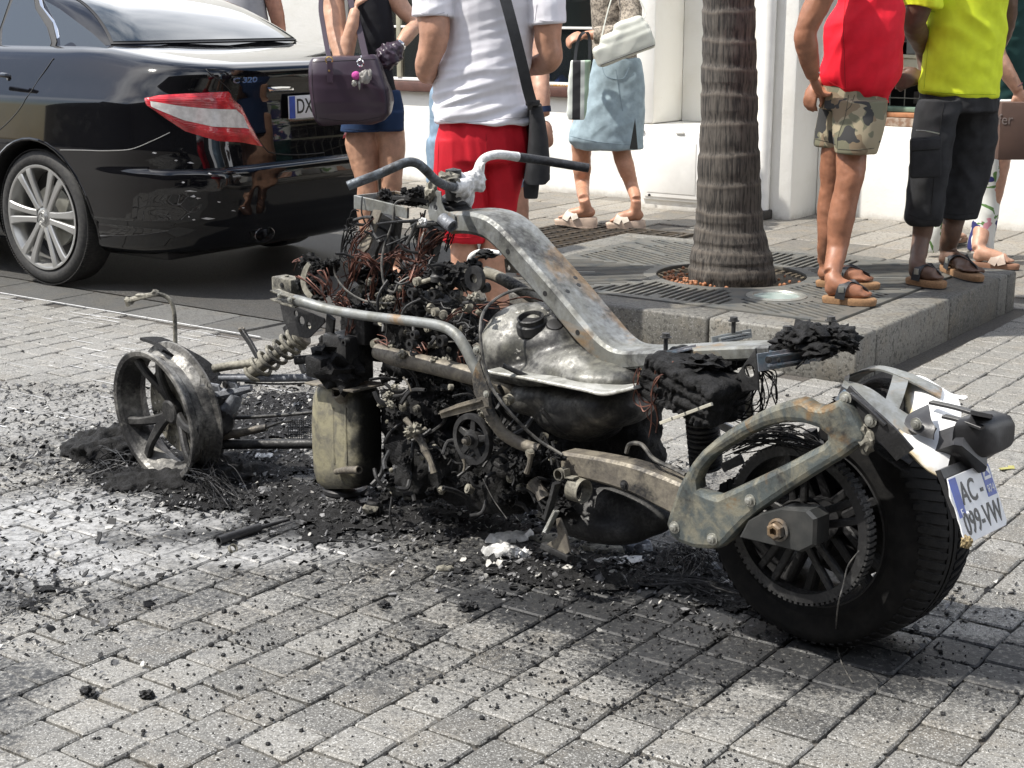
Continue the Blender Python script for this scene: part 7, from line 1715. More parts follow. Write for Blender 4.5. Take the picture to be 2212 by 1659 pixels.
# ---------------- bystander in yellow
sk = skin_mat('skin_dark', (0.135, 0.075, 0.05)); Y = 6.66; p = PX(Y)
pf_ = person('man in neon yellow T-shirt and black cargo trousers on the tree pit corner', Y, 2080)
hl, tl_ = gnd(1963, 600, PL_Z + .03), gnd(2040, 610, PL_Z + .03); hf, tf = gnd(2036, 572, PL_Z + .03), gnd(2118, 597, PL_Z + .03)
an, af = at(1984, 552, hl.y + .02), at(2046, 540, hf.y + .01)
mb = MB(); foot(mb, hl, tl_, an); foot(mb, hf, tf, af); limb(mb, [an, at(1990, 515, 6.6), at(1996, 470, 6.6), at(2004, 380, 6.6), at(2030, 250, 6.65)], [.036, .040, .05, .05, .05]); limb(mb, [af, at(2053, 510, 6.78), at(2064, 460, 6.78), at(2080, 380, 6.78), at(2095, 250, 6.75)], [.036, .044, .05, .05, .05])
sil(mb, [(200, 2010, 2135), (100, 2010, 2150), (-30, 2000, 2150), (-100, 2000, 2130), (-130, 2040, 2100)], Y, .7)
limb(mb, [at(1998, -80, 6.55), at(1988, 0, 6.55), at(1975, 52, 6.6), at(1998, 110, 6.75), at(2000, 160, 6.72)], [.062, .056, .052, .042, .028]); hand(mb, at(1992, 160, 6.7), Vector((-.8, -.2, -.28)), Vector((.1, -1, .3)), .75, .95, .3, 1)
limb(mb, [at(2150, -80, 6.8), at(2170, 30, 6.9), at(2130, 120, 6.98), at(2010, 165, 6.86)], [.06, .055, .044, .03]); head(mb, pf_, at(2070, -140, 6.66), at(2080, -225, 6.64), (1, .2, 0), M['hair_dark']); part(mb, 'body', sk, pf_, .006)
mb = MB(); sil(mb, [(-135, 2040, 2115), (-105, 1990, 2165), (-40, 1998, 2180), (0, 2003, 2177), (52, 2004, 2172), (107, 2000, 2166), (142, 1992, 2162), (175, 1989, 2158), (197, 1987, 2156), (209, 2010, 2154)], Y, .62)
limb(mb, [at(2005, -90, 6.58), at(1996, -30, 6.56), at(1991, 14, 6.56)], [.075, .080, .082])
part(mb, 'shirt', cloth_mat('neon_jersey', (0.72, 0.84, 0.04), .7), pf_, .006, 2, folds(.013, 5, 9, .5, -.5, 11))
mb = MB(); sil(mb, [(185, 1992, 2152), (240, 1982, 2153)], Y, .62)
sil(mb, [(215, 1984, 2075, -.06), (280, 1974, 2062, -.07), (365, 1965, 2050, -.07), (430, 1959, 2040, -.07), (474, 1956, 2034, -.07), (488, 1966, 2026, -.07)], Y, .85, sq=.9); sil(mb, [(215, 2040, 2155, .06), (322, 2040, 2150, .09), (400, 2035, 2130, .1), (471, 2029, 2108, .1)], Y, .8, sq=.9)
blk_cloth = cloth_mat('black_cotton', (0.030, 0.031, 0.034), .8, .7); part(mb, 'cargo_trousers', blk_cloth, pf_, .006, 2, folds(.008, 9, 9, .6, .5, 21))
mb = MB(); ps = at(1990, 360, Y - .24)
o_ = mb.box(at(1999, 340, Y - .235), .13, .03, .17, Matrix.Rotation(-.06, 3, 'Y'), .012); mb.box(at(2001, 312, Y - .252), .125, .012, .045, Matrix.Rotation(-.06, 3, 'Y'), .005); mb.build('cargo_pocket', blk_cloth, pf_)
mb = MB(); mb.tube([at(1979, 282, Y - .2), at(2000, 283, Y - .245), at(2029, 289, Y - .235)], .003, 6); mb.build('zip', M['steel'], pf_)
for (h_, t_, a_) in ((hl, tl_, an), (hf, tf, af)): sandal(pf_, h_, t_, a_, None, 'thong')
# ---------------- man in white T-shirt seen from behind
sk = skin_mat('skin_fair', (0.50, 0.27, 0.18)); Y = 6.05
pa = person('man seen from behind in white T-shirt and red shorts with a black shoulder bag', Y, 1045)
mb = MB(); f1, f2 = Vector((-.24, 6.0, .0)), Vector((.02, 6.0, 0)); a1, a2 = Vector((-.20, 6.05, .09)), Vector((-.03, 6.05, .09))
foot(mb, Vector((-.2, 6.0, .02)), Vector((-.23, 6.25, .02)), a1); foot(mb, Vector((-.03, 6.0, .02)), Vector((.0, 6.25, .02)), a2)
limb(mb, [a1, at(1001, 600, 6.05), at(1003, 545, 6.05), at(1003, 500, 6.04), at(1000, 400, 6.05), at(1015, 320, 6.05)], [.037, .05, .056, .048, .035, .035]); limb(mb, [a2, at(1066, 600, 6.05), at(1068, 545, 6.05), at(1072, 490, 6.04), at(1080, 400, 6.07), at(1078, 320, 6.07)], [.037, .052, .06, .045, .035, .035])
sil(mb, [(280, 965, 1125), (200, 955, 1120), (80, 978, 1135), (0, 965, 1155), (-80, 960, 1150), (-110, 1010, 1090)], Y, .6)
limb(mb, [at(935, -60, 6.0), at(935, 20, 5.98), at(938, 80, 5.96), at(921, 148, 5.99), at(935, 160, 6.1), at(985, 168, 6.3)], [.066, .064, .058, .044, .043, .028]); hand(mb, at(985, 168, 6.3), Vector((.9, .5, .1)), Vector((0, .3, 1)), .7)
limb(mb, [at(1175, -60, 6.0), at(1183, 30, 5.98), at(1184, 85, 5.98), at(1190, 128, 5.99), at(1165, 140, 6.1), at(1120, 150, 6.3)], [.066, .058, .052, .043, .042, .028]); hand(mb, at(1120, 150, 6.3), Vector((-.9, .5, .1)), Vector((0, .3, 1)), .7, 1, 0, -1)
head(mb, pa, at(1055, -140, 6.08), at(1057, -215, 6.12), (0, 1, -.2), M['hair_dark']); part(mb, 'body', sk, pa, .0055)
mb = MB(); sil(mb, [(-120, 1000, 1100), (-100, 950, 1160), (-40, 948, 1172), (20, 960, 1163), (60, 965, 1155), (100, 962, 1150), (140, 948, 1146), (170, 936, 1137), (200, 937, 1134), (240, 939, 1145), (264, 941, 1149)], Y, .70, sq=.9)
limb(mb, [at(962, -75, 6.02), at(938, -20, 5.99), at(935, 36, 5.98)], [.08, .078, .080]); limb(mb, [at(1150, -75, 6.02), at(1176, -20, 5.99), at(1183, 52, 5.98)], [.08, .074, .070])
def tf_(p_):
    lo_ = smoothstep(1.25, .95, p_.z); a = folds(.010, 3.5, 22, .5, .25, 2)(p_) * (.35 + lo_); return a + folds(.006, 5, 6, .5, -.7, 9)(p_) * .5
part(mb, 'shirt', cloth_mat('white_cotton', (0.80, 0.79, 0.84), .85, .93), pa, .0055, 2, tf_)
mb = MB(); sil(mb, [(235, 952, 1138), (262, 948, 1142), (300, 943, 1148), (345, 940, 1140)], Y, .62); sil(mb, [(300, 943, 1058, .0), (372, 938, 1052, .0), (450, 944, 1050, .0), (520, 957, 1049, .0)], Y, .9, sq=.85); sil(mb, [(300, 1040, 1148, .02), (372, 1042, 1134, .02), (440, 1046, 1115, .02), (505, 1050, 1100, .02)], Y, .95, sq=.85)
part(mb, 'shorts', cloth_mat('red_cotton', (0.52, 0.012, 0.025), .75), pa, .006, 2, folds(.012, 15, 2.2, .5, .12, 5))
bg_ = thing('shoulder_bag', 'black shoulder bag on a wide strap at the right hip of the man in white', 'bag', at(1165, 300, 6.02))
mb = MB(); mb.bar([at(1075, -60, 5.88), at(1092, 0, 5.862), at(1108, 60, 5.85), at(1128, 140, 5.855), at(1142, 200, 5.87), at(1153, 235, 5.9)], .042, .004, side=Vector((1, 0, 0)), smooth=5, bev=.1); mb.build('strap', M['strap'], bg_)
mb = MB(); mb.box(at(1151, 222, 5.885), .055, .012, .022, None, .004); mb.build('strap_buckle', M['blackpl'], bg_)
mb = MB(); rg = []
for (yy, xl, xr) in ((226, 1143, 1170), (260, 1143, 1178), (300, 1141, 1184), (350, 1136, 1188), (385, 1131, 1188), (393, 1136, 1180)):
    a, b_ = at(xl, yy, 6.0), at(xr, yy, 6.0); c = (a + b_) / 2; hw_ = (b_ - a).length / 2; rg.append([c + Vector((hw_ * math.copysign(abs(math.cos(t)) ** .6, math.cos(t)), .11 * math.copysign(abs(math.sin(t)) ** .6, math.sin(t)), 0)) for t in [2 * math.pi * k / 28 + .01 for k in range(28)]])
mb.loft(rg, True, True); mb.build('bag_body', blk_cloth, bg_)
mb = MB(); sil(mb, [(380, 1139, 1164), (395, 1130, 1166), (425, 1132, 1162), (429, 1138, 1158)], 5.98, .6); mb.build('hanging_pouch', blk_cloth, bg_)
# ---------------- person hidden behind him
sk2 = skin_mat('skin_b', (0.52, 0.30, 0.21)); Y = 6.75; M['denim_pale'] = cloth_mat('pale_denim', (0.25, 0.35, 0.46), .9, .7)
pb = person('person in pale blue denim almost hidden behind the man in white', Y, 1050)
mb = MB(); foot(mb, Vector((-.20, 6.65, .02)), Vector((-.22, 6.4, .02)), Vector((-.2, 6.68, .09))); foot(mb, Vector((.07, 6.75, .02)), Vector((.08, 6.5, .02)), Vector((.07, 6.78, .09)))
limb(mb, [Vector((.07, 6.78, .09)), at(1120, 480, 6.78), at(1118, 440, 6.78), at(1112, 390, 6.78), at(1095, 300, 6.78)], [.036, .048, .053, .055, .08]); limb(mb, [Vector((-.2, 6.68, .09)), at(985, 470, 6.7), at(975, 400, 6.7), at(985, 300, 6.75)], [.036, .05, .055, .08])
sil(mb, [(300, 960, 1110), (150, 975, 1105), (20, 960, 1120), (-60, 960, 1120), (-90, 1010, 1070)], Y, .55); limb(mb, [at(1135, -30, 6.75), at(1166, 60, 6.72), at(1165, 130, 6.68), at(1168, 190, 6.6), at(1174, 250, 6.55)], [.05, .046, .042, .04, .028]); hand(mb, at(1175, 262, 6.54), Vector((.15, -.1, -1)), Vector((.2, -1, 0)), .7, .9); head(mb, pb, at(1040, -100, 6.75), at(1040, -175, 6.73), (0, -1, 0), M['hair_dark']); part(mb, 'body', sk2, pb, .007)
mb = MB(); sil(mb, [(-85, 1000, 1085), (-60, 950, 1135), (100, 965, 1120), (200, 928, 1135), (300, 930, 1120)], Y, .6); part(mb, 'shirt', M['denim_pale'], pb, .008, 3, folds(.008)); mb = MB(); sil(mb, [(250, 928, 1130), (330, 928, 1125)], Y, .6); sil(mb, [(300, 922, 1020), (395, 922, 1000)], Y, .9); sil(mb, [(300, 1040, 1132), (405, 1080, 1132)], Y, .8); part(mb, 'shorts', M['denim_pale'], pb, .008, 3, folds(.008))
mb = MB(); mb.lathe([(.030, -.012), (.034, -.012), (.034, .012), (.030, .012), (.030, -.012)], at(1173, 236, 6.56), Vector((.1, -.1, -1)), 20); mb.build('wrist_band', M['navy'], pb)
# ---------------- woman with the handbag
sk = skin_mat('skin_light', (0.56, 0.32, 0.215)); Y = 7.4
pc_ = person('woman in black tank top and dark denim shorts, hand at her chin', Y, 800)
mb = MB(); A1, A2 = Vector((-.69, 7.42, .09)), Vector((-.58, 7.4, .09)); foot(mb, Vector((-.69, 7.45, .02)), Vector((-.72, 7.2, .02)), A1, .9); foot(mb, Vector((-.57, 7.43, .02)), Vector((-.55, 7.2, .02)), A2, .9)
limb(mb, [A1, at(797, 500, 7.4), at(794, 450, 7.4), at(795, 405, 7.39), at(790, 370, 7.4), at(782, 310, 7.42), at(788, 260, 7.44)], [.033, .045, .054, .052, .062, .082, .07]); limb(mb, [A2, at(842, 500, 7.4), at(844, 450, 7.4), at(846, 405, 7.38), at(846, 370, 7.38), at(846, 310, 7.4), at(836, 260, 7.43)], [.033, .043, .05, .051, .056, .066, .08])
sil(mb, [(260, 758, 858), (230, 762, 856), (170, 782, 842), (120, 788, 838), (60, 784, 838), (10, 780, 838), (-10, 745, 848), (-25, 730, 850), (-50, 770, 825)], Y, .5)
el, wr = at(744, 132, 7.2), at(767, 20, 7.22); limb(mb, [at(718, -20, 7.38), at(722, 40, 7.32), at(732, 95, 7.25), el, at(752, 95, 7.2), at(762, 50, 7.2), wr], [.055, .054, .046, .036, .038, .030, .022]); hand(mb, at(768, 14, 7.22), at(785, -14, 7.24) - at(768, 14, 7.22), Vector((-1, -.5, .2)), .9, .85)
el, wr = at(898, 50, 7.35), at(862, 100, 7.2); limb(mb, [at(850, -10, 7.42), at(872, 22, 7.4), el, at(880, 75, 7.25), wr], [.050, .042, .034, .034, .023]); hand(mb, wr, Vector((-.8, -.2, -.6)), Vector((0, -.5, 1)), .8, .85)
head(mb, pc_, at(795, -50, 7.42), at(793, -62, 7.36) + ZV * .06, (.0, -1, -.1), M['hair_dark'], True); part(mb, 'body', sk, pc_, .0055)
mb = MB(); sil(mb, [(-30, 768, 838), (0, 772, 842), (30, 772, 846), (60, 774, 851), (90, 778, 853), (120, 782, 847), (170, 774, 850), (215, 764, 862)], Y, .72); part(mb, 'tank_top', cloth_mat('black_rib', (0.018, 0.019, 0.024), .85), pc_, .006, 3, folds(.003))
mb = MB(); sil(mb, [(195, 765, 864), (235, 752, 872), (262, 742, 874)], Y, .68); sil(mb, [(240, 742, 818), (284, 735, 820)], Y - .01, .95); sil(mb, [(240, 812, 873), (283, 816, 873)], Y - .02, 1.0); part(mb, 'denim_shorts', cloth_mat('dark_denim', (0.022, 0.045, 0.105), .9), pc_, .006, 2, folds(.003, 8, 8))
mb = MB(); mb.lathe([(.024, -.008), (.028, -.008), (.030, 0), (.028, .008), (.024, .008), (.024, -.008)], at(863, 98, 7.2), at(880, 75, 7.25) - wr, 20); mb.build('wrist_watch', M['chrome'], pc_)
# handbag
M['purple'], nt, b = new_mat('purple_leather'); b.inputs['Base Color'].default_value = (0.040, 0.026, 0.040, 1); b.inputs['Roughness'].default_value = .34; bump(nt, b, noise_n(nt, wpos(nt), 220, 3), .2, .001)
hb_ = thing('handbag', 'large dark purple leather tote with hanging charms on the arm of the woman', 'handbag', at(760, 200, 7.05))
Yb = 7.05; mb = MB(); rg = []
for (yy, xl, xr, th, dy) in ((124, 674, 812, .05, .0), (132, 670, 818, .06, 0), (160, 668, 834, .085, 0), (190, 667, 845, .095, 0), (220, 670, 850, .095, 0), (245, 674, 846, .08, 0), (262, 682, 832, .06, 0), (272, 692, 805, .035, 0)):
    a, b_ = at(xl, yy, Yb), at(xr, yy - (7 if yy < 140 else 0), Yb); c = (a + b_) / 2; hw_ = (b_ - a).length / 2; d = (b_ - a).normalized()
    rg.append([c + d * hw_ * math.copysign(abs(math.cos(t)) ** .3, math.cos(t)) + Vector((0, 1, 0)) * th * math.copysign(abs(math.sin(t)) ** .5, math.sin(t)) for t in [2 * math.pi * k / 40 + .01 for k in range(40)]])
mb.loft(rg, True, True); part(mb, 'bag_body', M['purple'], hb_, .006, 3, lambda p_: .022 * math.exp(-(((p_ - at(765, 222, Yb - .09)) * 8).length) ** 2) * -1 + .010 * noise.noise(Vector((p_.x * 6, p_.y * 6, p_.z * 9))))
mb = MB(); mb.blob(at(838, 122, Yb + .1), .055, .05, .055, .4, 2.5, 4, 3); mb.blob(at(852, 112, Yb + .12), .045, .04, .05, .4, 2.5, 3, 5); part(mb, 'tied_corner', M['purple'], hb_, .006, 2)
def strap_(pts, w_=.022): mb = MB(); mb.bar(pts, w_, .007, side=Vector((1, 0, 0)), smooth=5, bev=.25); return mb.build('strap', M['purple'], hb_)
strap_([at(712, 128, Yb - .04), at(706, 100, 7.08), at(699, 60, 7.15), at(693, 15, 7.22), at(700, -28, 7.3), at(722, -40, 7.45)]); strap_([at(790, 124, Yb + .05), at(775, 60, 7.2), at(760, 10, 7.28), at(748, -30, 7.35)], .03)
mb = MB(); mb.bar([at(712, 134, Yb - .085), at(713, 165, Yb - .092), at(713, 178, Yb - .092)], .024, .006, side=Vector((1, 0, 0))); mb.build('strap_tab', M['purple'], hb_)
M['brass'] = simple('brass', (0.55, 0.38, 0.14), .3, .9, bmp=0); mb = MB(); mb.lathe([(.014, -.003), (.018, 0), (.014, .003), (.012, 0), (.014, -.003)], at(711, 130, Yb - .08), Vector((0, 1, .2)), 20); mb.lathe([(0, .003), (.004, .002), (.005, 0)], at(711, 153, Yb - .1), -Vector((0, 1, 0)), 10); mb.build('buckle', M['brass'], hb_)
ch = thing('bag_charms', 'pink and silver charms on a ring hanging at the front of the purple tote', 'charms', at(785, 170, 6.95))
mb = MB(); mb.lathe([(.014, -.003), (.018, 0), (.014, .003), (.011, 0), (.014, -.003)], at(778, 136, 6.955), Vector((.3, 1, 0)), 20); mb.lathe([(.011, -.0025), (.014, 0), (.011, .0025), (.009, 0), (.011, -.0025)], at(780, 126, 6.955), Vector((1, .3, 0)), 18); mb.build('ring', M['chrome'], ch)
mb = MB(); mb.blob(at(769, 163, 6.945), .020, .018, .019, .05, 2, 3, 3); mb.build('pink_ball', simple('pink_wool', (0.5, .07, .3), .9, 0, nscale=80), ch)
mb = MB(); mb.blob(at(766, 180, 6.945), .013, .012, .014, .3, 3, 3, 3); mb.blob(at(776, 184, 6.945), .006, .006, .02, .2, 3, 2, 6); mb.build('silver_drop', M['steel'], ch)
mb = MB(); mb.blob(at(788, 166, 6.94), .026, .014, .030, .35, 2.2, 3, 7); mb.blob(at(799, 160, 6.94), .010, .012, .022, .2, 2, 3, 4); mb.build('grey_charm', simple('grey_fur', (0.30, .29, .27), .8, 0, nscale=60), ch)
# ---------------- woman walking by the shop
sk = skin_mat('skin_w', (0.50, 0.25, 0.155)); Y = 9.65
pd = person('woman walking left past the shop in beige jacket, pale denim skirt and white wedge mules', Y, 1310)
h1, t1 = gnd(1286, 470, .07), gnd(1200, 474, .05); h2, t2 = gnd(1390, 476, .05), gnd(1310, 482, .03)
a1, a2 = at(1261, 430, h1.y), at(1374, 432, h2.y); mb = MB(); foot(mb, h1, t1, a1, .9); foot(mb, h2, t2, a2, .9)
limb(mb, [a1, at(1258, 400, 9.75), at(1257, 365, 9.75), at(1256, 330, 9.72), at(1262, 270, 9.7), at(1300, 180, 9.7)], [.036, .045, .060, .060, .08, .1]); limb(mb, [a2, at(1365, 400, 9.6), at(1353, 365, 9.62), at(1343, 330, 9.64), at(1335, 270, 9.65), at(1330, 180, 9.68)], [.033, .042, .055, .058, .07, .08])
sil(mb, [(180, 1285, 1375), (120, 1290, 1360), (40, 1285, 1365), (-30, 1285, 1355), (-50, 1310, 1335)], Y, .6)
wr = at(1262, 76, 9.45); limb(mb, [at(1350, -25, 9.5), at(1358, 30, 9.42), at(1345, 72, 9.38), at(1300, 75, 9.42), wr], [.05, .045, .040, .036, .026]); hand(mb, wr, Vector((-.9, -.1, -.25)), Vector((0, -.6, .8)), 1.0, 1.0)
head(mb, pd, at(1320, -55, Y), at(1316, -105, Y), (-1, .2, 0), M['hair_dark'], True); part(mb, 'body', sk, pd, .007)
mb = MB(); sil(mb, [(126, 1282, 1381), (150, 1277, 1389), (193, 1268, 1393), (240, 1246, 1393), (280, 1232, 1391), (303, 1228, 1390), (321, 1245, 1389)], Y, .62)
sk_o = part(mb, 'skirt', cloth_mat('skirt_denim', (0.33, 0.42, 0.47), .85, .8), pd, .007, 2, folds(.008, 5, 9, .5, .8, 4))
mb = MB(); q_ = Y - .215; mb.add([at(1372, 255, q_ + .03), at(1360, 322, q_), at(1378, 323, q_ + .02)], [(0, 1, 2)]); mb.build('skirt_slit', M['dark'], pd)
M['tweed'], nt, b = new_mat('beige_tweed'); c = wpos(nt); setc(nt, b, 'Base Color', mixc(nt, ramp(nt, noise_n(nt, c, 70, 4, .7), .42, .58), (0.13, 0.11, 0.09), (0.36, .31, .25))); b.inputs['Roughness'].default_value = .9
mb = MB(); sil(mb, [(-50, 1300, 1345), (-25, 1275, 1372), (40, 1278, 1378), (90, 1280, 1376), (145, 1284, 1372)], Y, .66); limb(mb, [at(1350, -25, 9.52), at(1362, 25, 9.42), at(1350, 70, 9.38), at(1300, 76, 9.42), at(1284, 76, 9.43)], [.068, .064, .062, .052, .048]); part(mb, 'jacket', M['tweed'], pd, .007, 2, folds(.009, 8, 12))
cream_w = simple('cream_wedge', (0.55, 0.42, 0.33), .6, 0); 
for (h_, t_, a_) in ((h1, t1, a1), (h2, t2, a2)): sandal(pd, h_, t_, a_, None, 'wide', .032, cream_w, 'mule', simple('white_strap', (0.72, .64, .54), .5))
wb = thing('white_handbag', 'cream white boxy handbag under the arm of the walking woman', 'handbag', at(1340, 100, 9.3))
M['cream_l'] = simple('cream_leather', (0.62, 0.63, 0.56), .4, 0, var=.05, nscale=8)
mb = MB(); c4 = [at(1282, 104, 9.28), at(1400, 62, 9.3), at(1413, 100, 9.3), at(1296, 146, 9.28)]; cc = sum(c4, Vector()) / 4; ux_ = ((c4[1] - c4[0]) + (c4[2] - c4[3])).normalized(); uz_ = (c4[0] - c4[3]); uz_ = (uz_ - ux_ * uz_.dot(ux_)).normalized(); uy_ = uz_.cross(ux_)
mb.box(cc, .36, .13, .12, Matrix((ux_, uy_, uz_)).transposed(), .02); mb.box(cc + uz_ * .05 + ux_ * .03, .30, .12, .12, Matrix((ux_, uy_, uz_)).transposed(), .03); mb.box(cc + uz_ * .10 + ux_ * .07, .19, .10, .10, Matrix((ux_, uy_, uz_)).transposed(), .03); part(mb, 'bag_body', M['cream_l'], wb, .007, 7, folds(.006, 6, 8, .5, .6, 3))
mb = MB(); mb.tube([cc + ux_ * .17 - uy_ * .066 - uz_ * .045, cc - uy_ * .067 - uz_ * .045, cc - ux_ * .17 - uy_ * .066 - uz_ * .045], .002, 5); mb.build('bottom_seam', M['strap'], wb)
mb = MB(); mb.bar([cc + ux_ * .12 + uz_ * .1, at(1395, 30, 9.35), at(1375, -10, 9.4), at(1345, -38, 9.5), at(1320, 0, 9.38), cc - ux_ * .14 + uz_ * .05], .018, .006, side=uy_, smooth=5); mb.build('strap', M['cream_l'], wb)
sb = thing('striped_bag', 'flat shopping bag with black, white and green stripes in the hand of the walking woman', 'bag', at(1250, 200, 9.35))
M['stripe'], nt, b = new_mat('striped_bag'); c = nt.nodes.new('ShaderNodeTexCoord').outputs['Generated']; sp_ = N(nt, 'ShaderNodeSeparateXYZ'); nt.links.new(c, sp_.inputs[0])
col = mixc(nt, ramp(nt, sp_.outputs[0], .22, .24), (0.62, .65, .6), (0.025, .025, .028)); col = mixc(nt, ramp(nt, sp_.outputs[0], .55, .57), col, (.55, .58, .55)); col = mixc(nt, ramp(nt, sp_.outputs[0], .72, .74), col, (0.33, .45, .34)); setc(nt, b, 'Base Color', col); b.inputs['Roughness'].default_value = .6
mb = MB(); sil(mb, [(131, 1234, 1276), (150, 1231, 1274), (200, 1226, 1270), (240, 1225, 1266), (258, 1228, 1262)], 9.35, .35, sq=.5); part(mb, 'bag_body', M['stripe'], sb, .006, 1, folds(.006, 6, 9))
for off in (0, .04): mb = MB(); mb.bar([at(1242, 134, 9.34 + off), at(1246, 100, 9.36 + off), at(1256, 74, 9.36 + off), at(1272, 76, 9.37 + off), at(1274, 134, 9.35 + off)], .018, .004, side=Vector((1, 0, 0)), smooth=4); mb.build('handle', M['strap'], sb)
# ---------------- person in floral trousers passing on the right
sk = skin_mat('skin_g', (0.50, 0.28, 0.19)); Y = 8.1
pg = person('person in white floral trousers and green top behind the man in yellow', Y, 2165)
M['floral'], nt, b = new_mat('floral_cloth'); c = wpos(nt)
col = mixc(nt, ramp(nt, noise_n(nt, c, 14, 2, .4, 1.2), .56, .575), (0.62, .63, .6), (0.10, .2, .06)); mp = N(nt, 'ShaderNodeMapping'); mp.inputs['Location'].default_value = (4, 2, 9); nt.links.new(c, mp.inputs['Vector']); col = mixc(nt, ramp(nt, noise_n(nt, mp.outputs['Vector'], 8, 2, .4, .5), .57, .585), col, (0.015, .018, .11)); mp = N(nt, 'ShaderNodeMapping'); mp.inputs['Location'].default_value = (1, 8, 3); nt.links.new(c, mp.inputs['Vector']); col = mixc(nt, ramp(nt, noise_n(nt, mp.outputs['Vector'], 12, 2), .64, .66), col, (.55, .25, .3))
setc(nt, b, 'Base Color', col); b.inputs['Roughness'].default_value = .8
h1, t1 = gnd(2102, 566, .03), gnd(2200, 572, .03); h2, t2 = gnd(2010, 520, .06), gnd(2086, 512, .04)
mb = MB(); a1, a2 = at(2112, 540, h1.y), at(2022, 500, h2.y); foot(mb, h1, t1, a1, .95); foot(mb, h2, t2, a2, .95); limb(mb, [a1, at(2125, 480, 8.1), at(2143, 420, 8.1), at(2160, 300, 8.12)], [.034, .05, .055, .08]); limb(mb, [a2, at(2070, 450, 8.3), at(2120, 400, 8.25), at(2165, 300, 8.2)], [.034, .05, .055, .08])
sil(mb, [(300, 2130, 2200), (150, 2130, 2205), (20, 2130, 2215), (-40, 2150, 2195)], Y, .7); wr = at(2200, 196, 7.85); limb(mb, [at(2140, 20, 7.95), at(2152, 110, 7.88), at(2172, 150, 7.86), wr], [.05, .046, .042, .028]); hand(mb, wr, Vector((.5, 0, -1)), Vector((0, -1, 0)), .7); head(mb, pg, at(2172, -60, 8.1), at(2180, -130, 8.1), (1, .1, 0), M['hair_dark']); part(mb, 'body', sk, pg, .007)
mb = MB(); sil(mb, [(-55, 2140, 2200), (-20, 2120, 2225), (80, 2126, 2224), (180, 2130, 2222), (222, 2130, 2216)], Y, .7); part(mb, 'top', cloth_mat('green_top', (0.012, .045, .042), .8), pg, .007, 3, folds(.008))
mb = MB(); sil(mb, [(215, 2128, 2200), (330, 2115, 2168), (420, 2112, 2160), (480, 2100, 2152), (540, 2092, 2146)], 8.1, .95); sil(mb, [(300, 2110, 2160, .15), (420, 2040, 2120, .2), (500, 2002, 2050, .25), (545, 2000, 2022, .25)], 8.1, .8); part(mb, 'floral_trousers', M['floral'], pg, .007, 3, folds(.010, 9, 4))
for (h_, t_, a_) in ((h1, t1, a1), (h2, t2, a2)): sandal(pg, h_, t_, a_, None, 'wide', 0, simple('tan_sole', (.25, .13, .08), .7), 'sandal', simple('clear_strap', (.5, .4, .33), .4), .04)
mb = MB(); mb.lathe([(.028, -.004), (.032, 0), (.028, .004), (.026, 0), (.028, -.004)], at(2197, 186, 7.853), at(2172, 150, 7.86) - wr, 20); mb.build('bracelet', simple('maroon_beads', (.08, .02, .03), .6), pg)
bb = thing('paper_bag', 'brown carrier bag with pale letters carried by the person in floral trousers', 'bag', at(2190, 280, 7.8))
mb = MB(); a, b_ = at(2153, 282, 7.8), at(2250, 282, 7.8); mb.box((a + b_) / 2, (b_ - a).length, .10, .285, None, .004); mb.build('bag_body', simple('brown_card', (0.105, .06, .045), .7, 0, nscale=5), bb)
text('lettering', 'fer', .075, at(2172, 259, 7.7492), Vector((1, 0, 0)), ZV, .0006, simple('pale_print', (.25, .2, .18), .6), bb, .9)
# ---------------- onlooker behind the car
sk = skin_mat('skin_o', (0.45, 0.22, 0.15)); Y = 10.6
po = person('onlooker standing behind the parked car, only an upper arm showing above the boot', Y, 600)
mb = MB(); foot(mb, Vector((-1.7, 10.6, .02)), Vector((-1.7, 10.35, .02)), Vector((-1.7, 10.62, .09))); foot(mb, Vector((-1.9, 10.6, .02)), Vector((-1.9, 10.35, .02)), Vector((-1.9, 10.62, .09)))
limb(mb, [Vector((-1.7, 10.62, .09)), Vector((-1.71, 10.6, .5)), Vector((-1.73, 10.6, .9))], [.036, .055, .08]); limb(mb, [Vector((-1.9, 10.62, .09)), Vector((-1.9, 10.6, .5)), Vector((-1.87, 10.6, .9))], [.036, .055, .08]); limb(mb, [Vector((-1.8, 10.6, .85)), Vector((-1.8, 10.6, 1.2)), Vector((-1.8, 10.6, 1.42))], [.13, .14, .1])
limb(mb, [Vector((-1.62, 10.6, 1.42)), Vector((-1.59, 10.6, 1.3)), Vector((-1.575, 10.6, 1.16)), Vector((-1.6, 10.5, .95))], [.06, .054, .045, .03]); hand(mb, Vector((-1.6, 10.5, .95)), Vector((0, -.3, -1)), Vector((1, 0, 0)), .6); head(mb, po, Vector((-1.8, 10.6, 1.48)), Vector((-1.8, 10.58, 1.6)), (0, -1, 0), M['hair_dark']); part(mb, 'body', sk, po, .01)
mb = MB(); mb.tube([Vector((-1.8, 10.6, .8)), Vector((-1.8, 10.6, 1.2)), Vector((-1.8, 10.6, 1.44))], [.16, .165, .13], 20); mb.build('shirt', cloth_mat('grey_shirt', (.3, .3, .32)), po); mb = MB(); mb.tube([Vector((-1.7, 10.6, .12)), Vector((-1.72, 10.6, .85))], [.075, .1], 16); mb.tube([Vector((-1.9, 10.6, .12)), Vector((-1.88, 10.6, .85))], [.075, .1], 16); mb.build('trousers', blk_cloth, po)
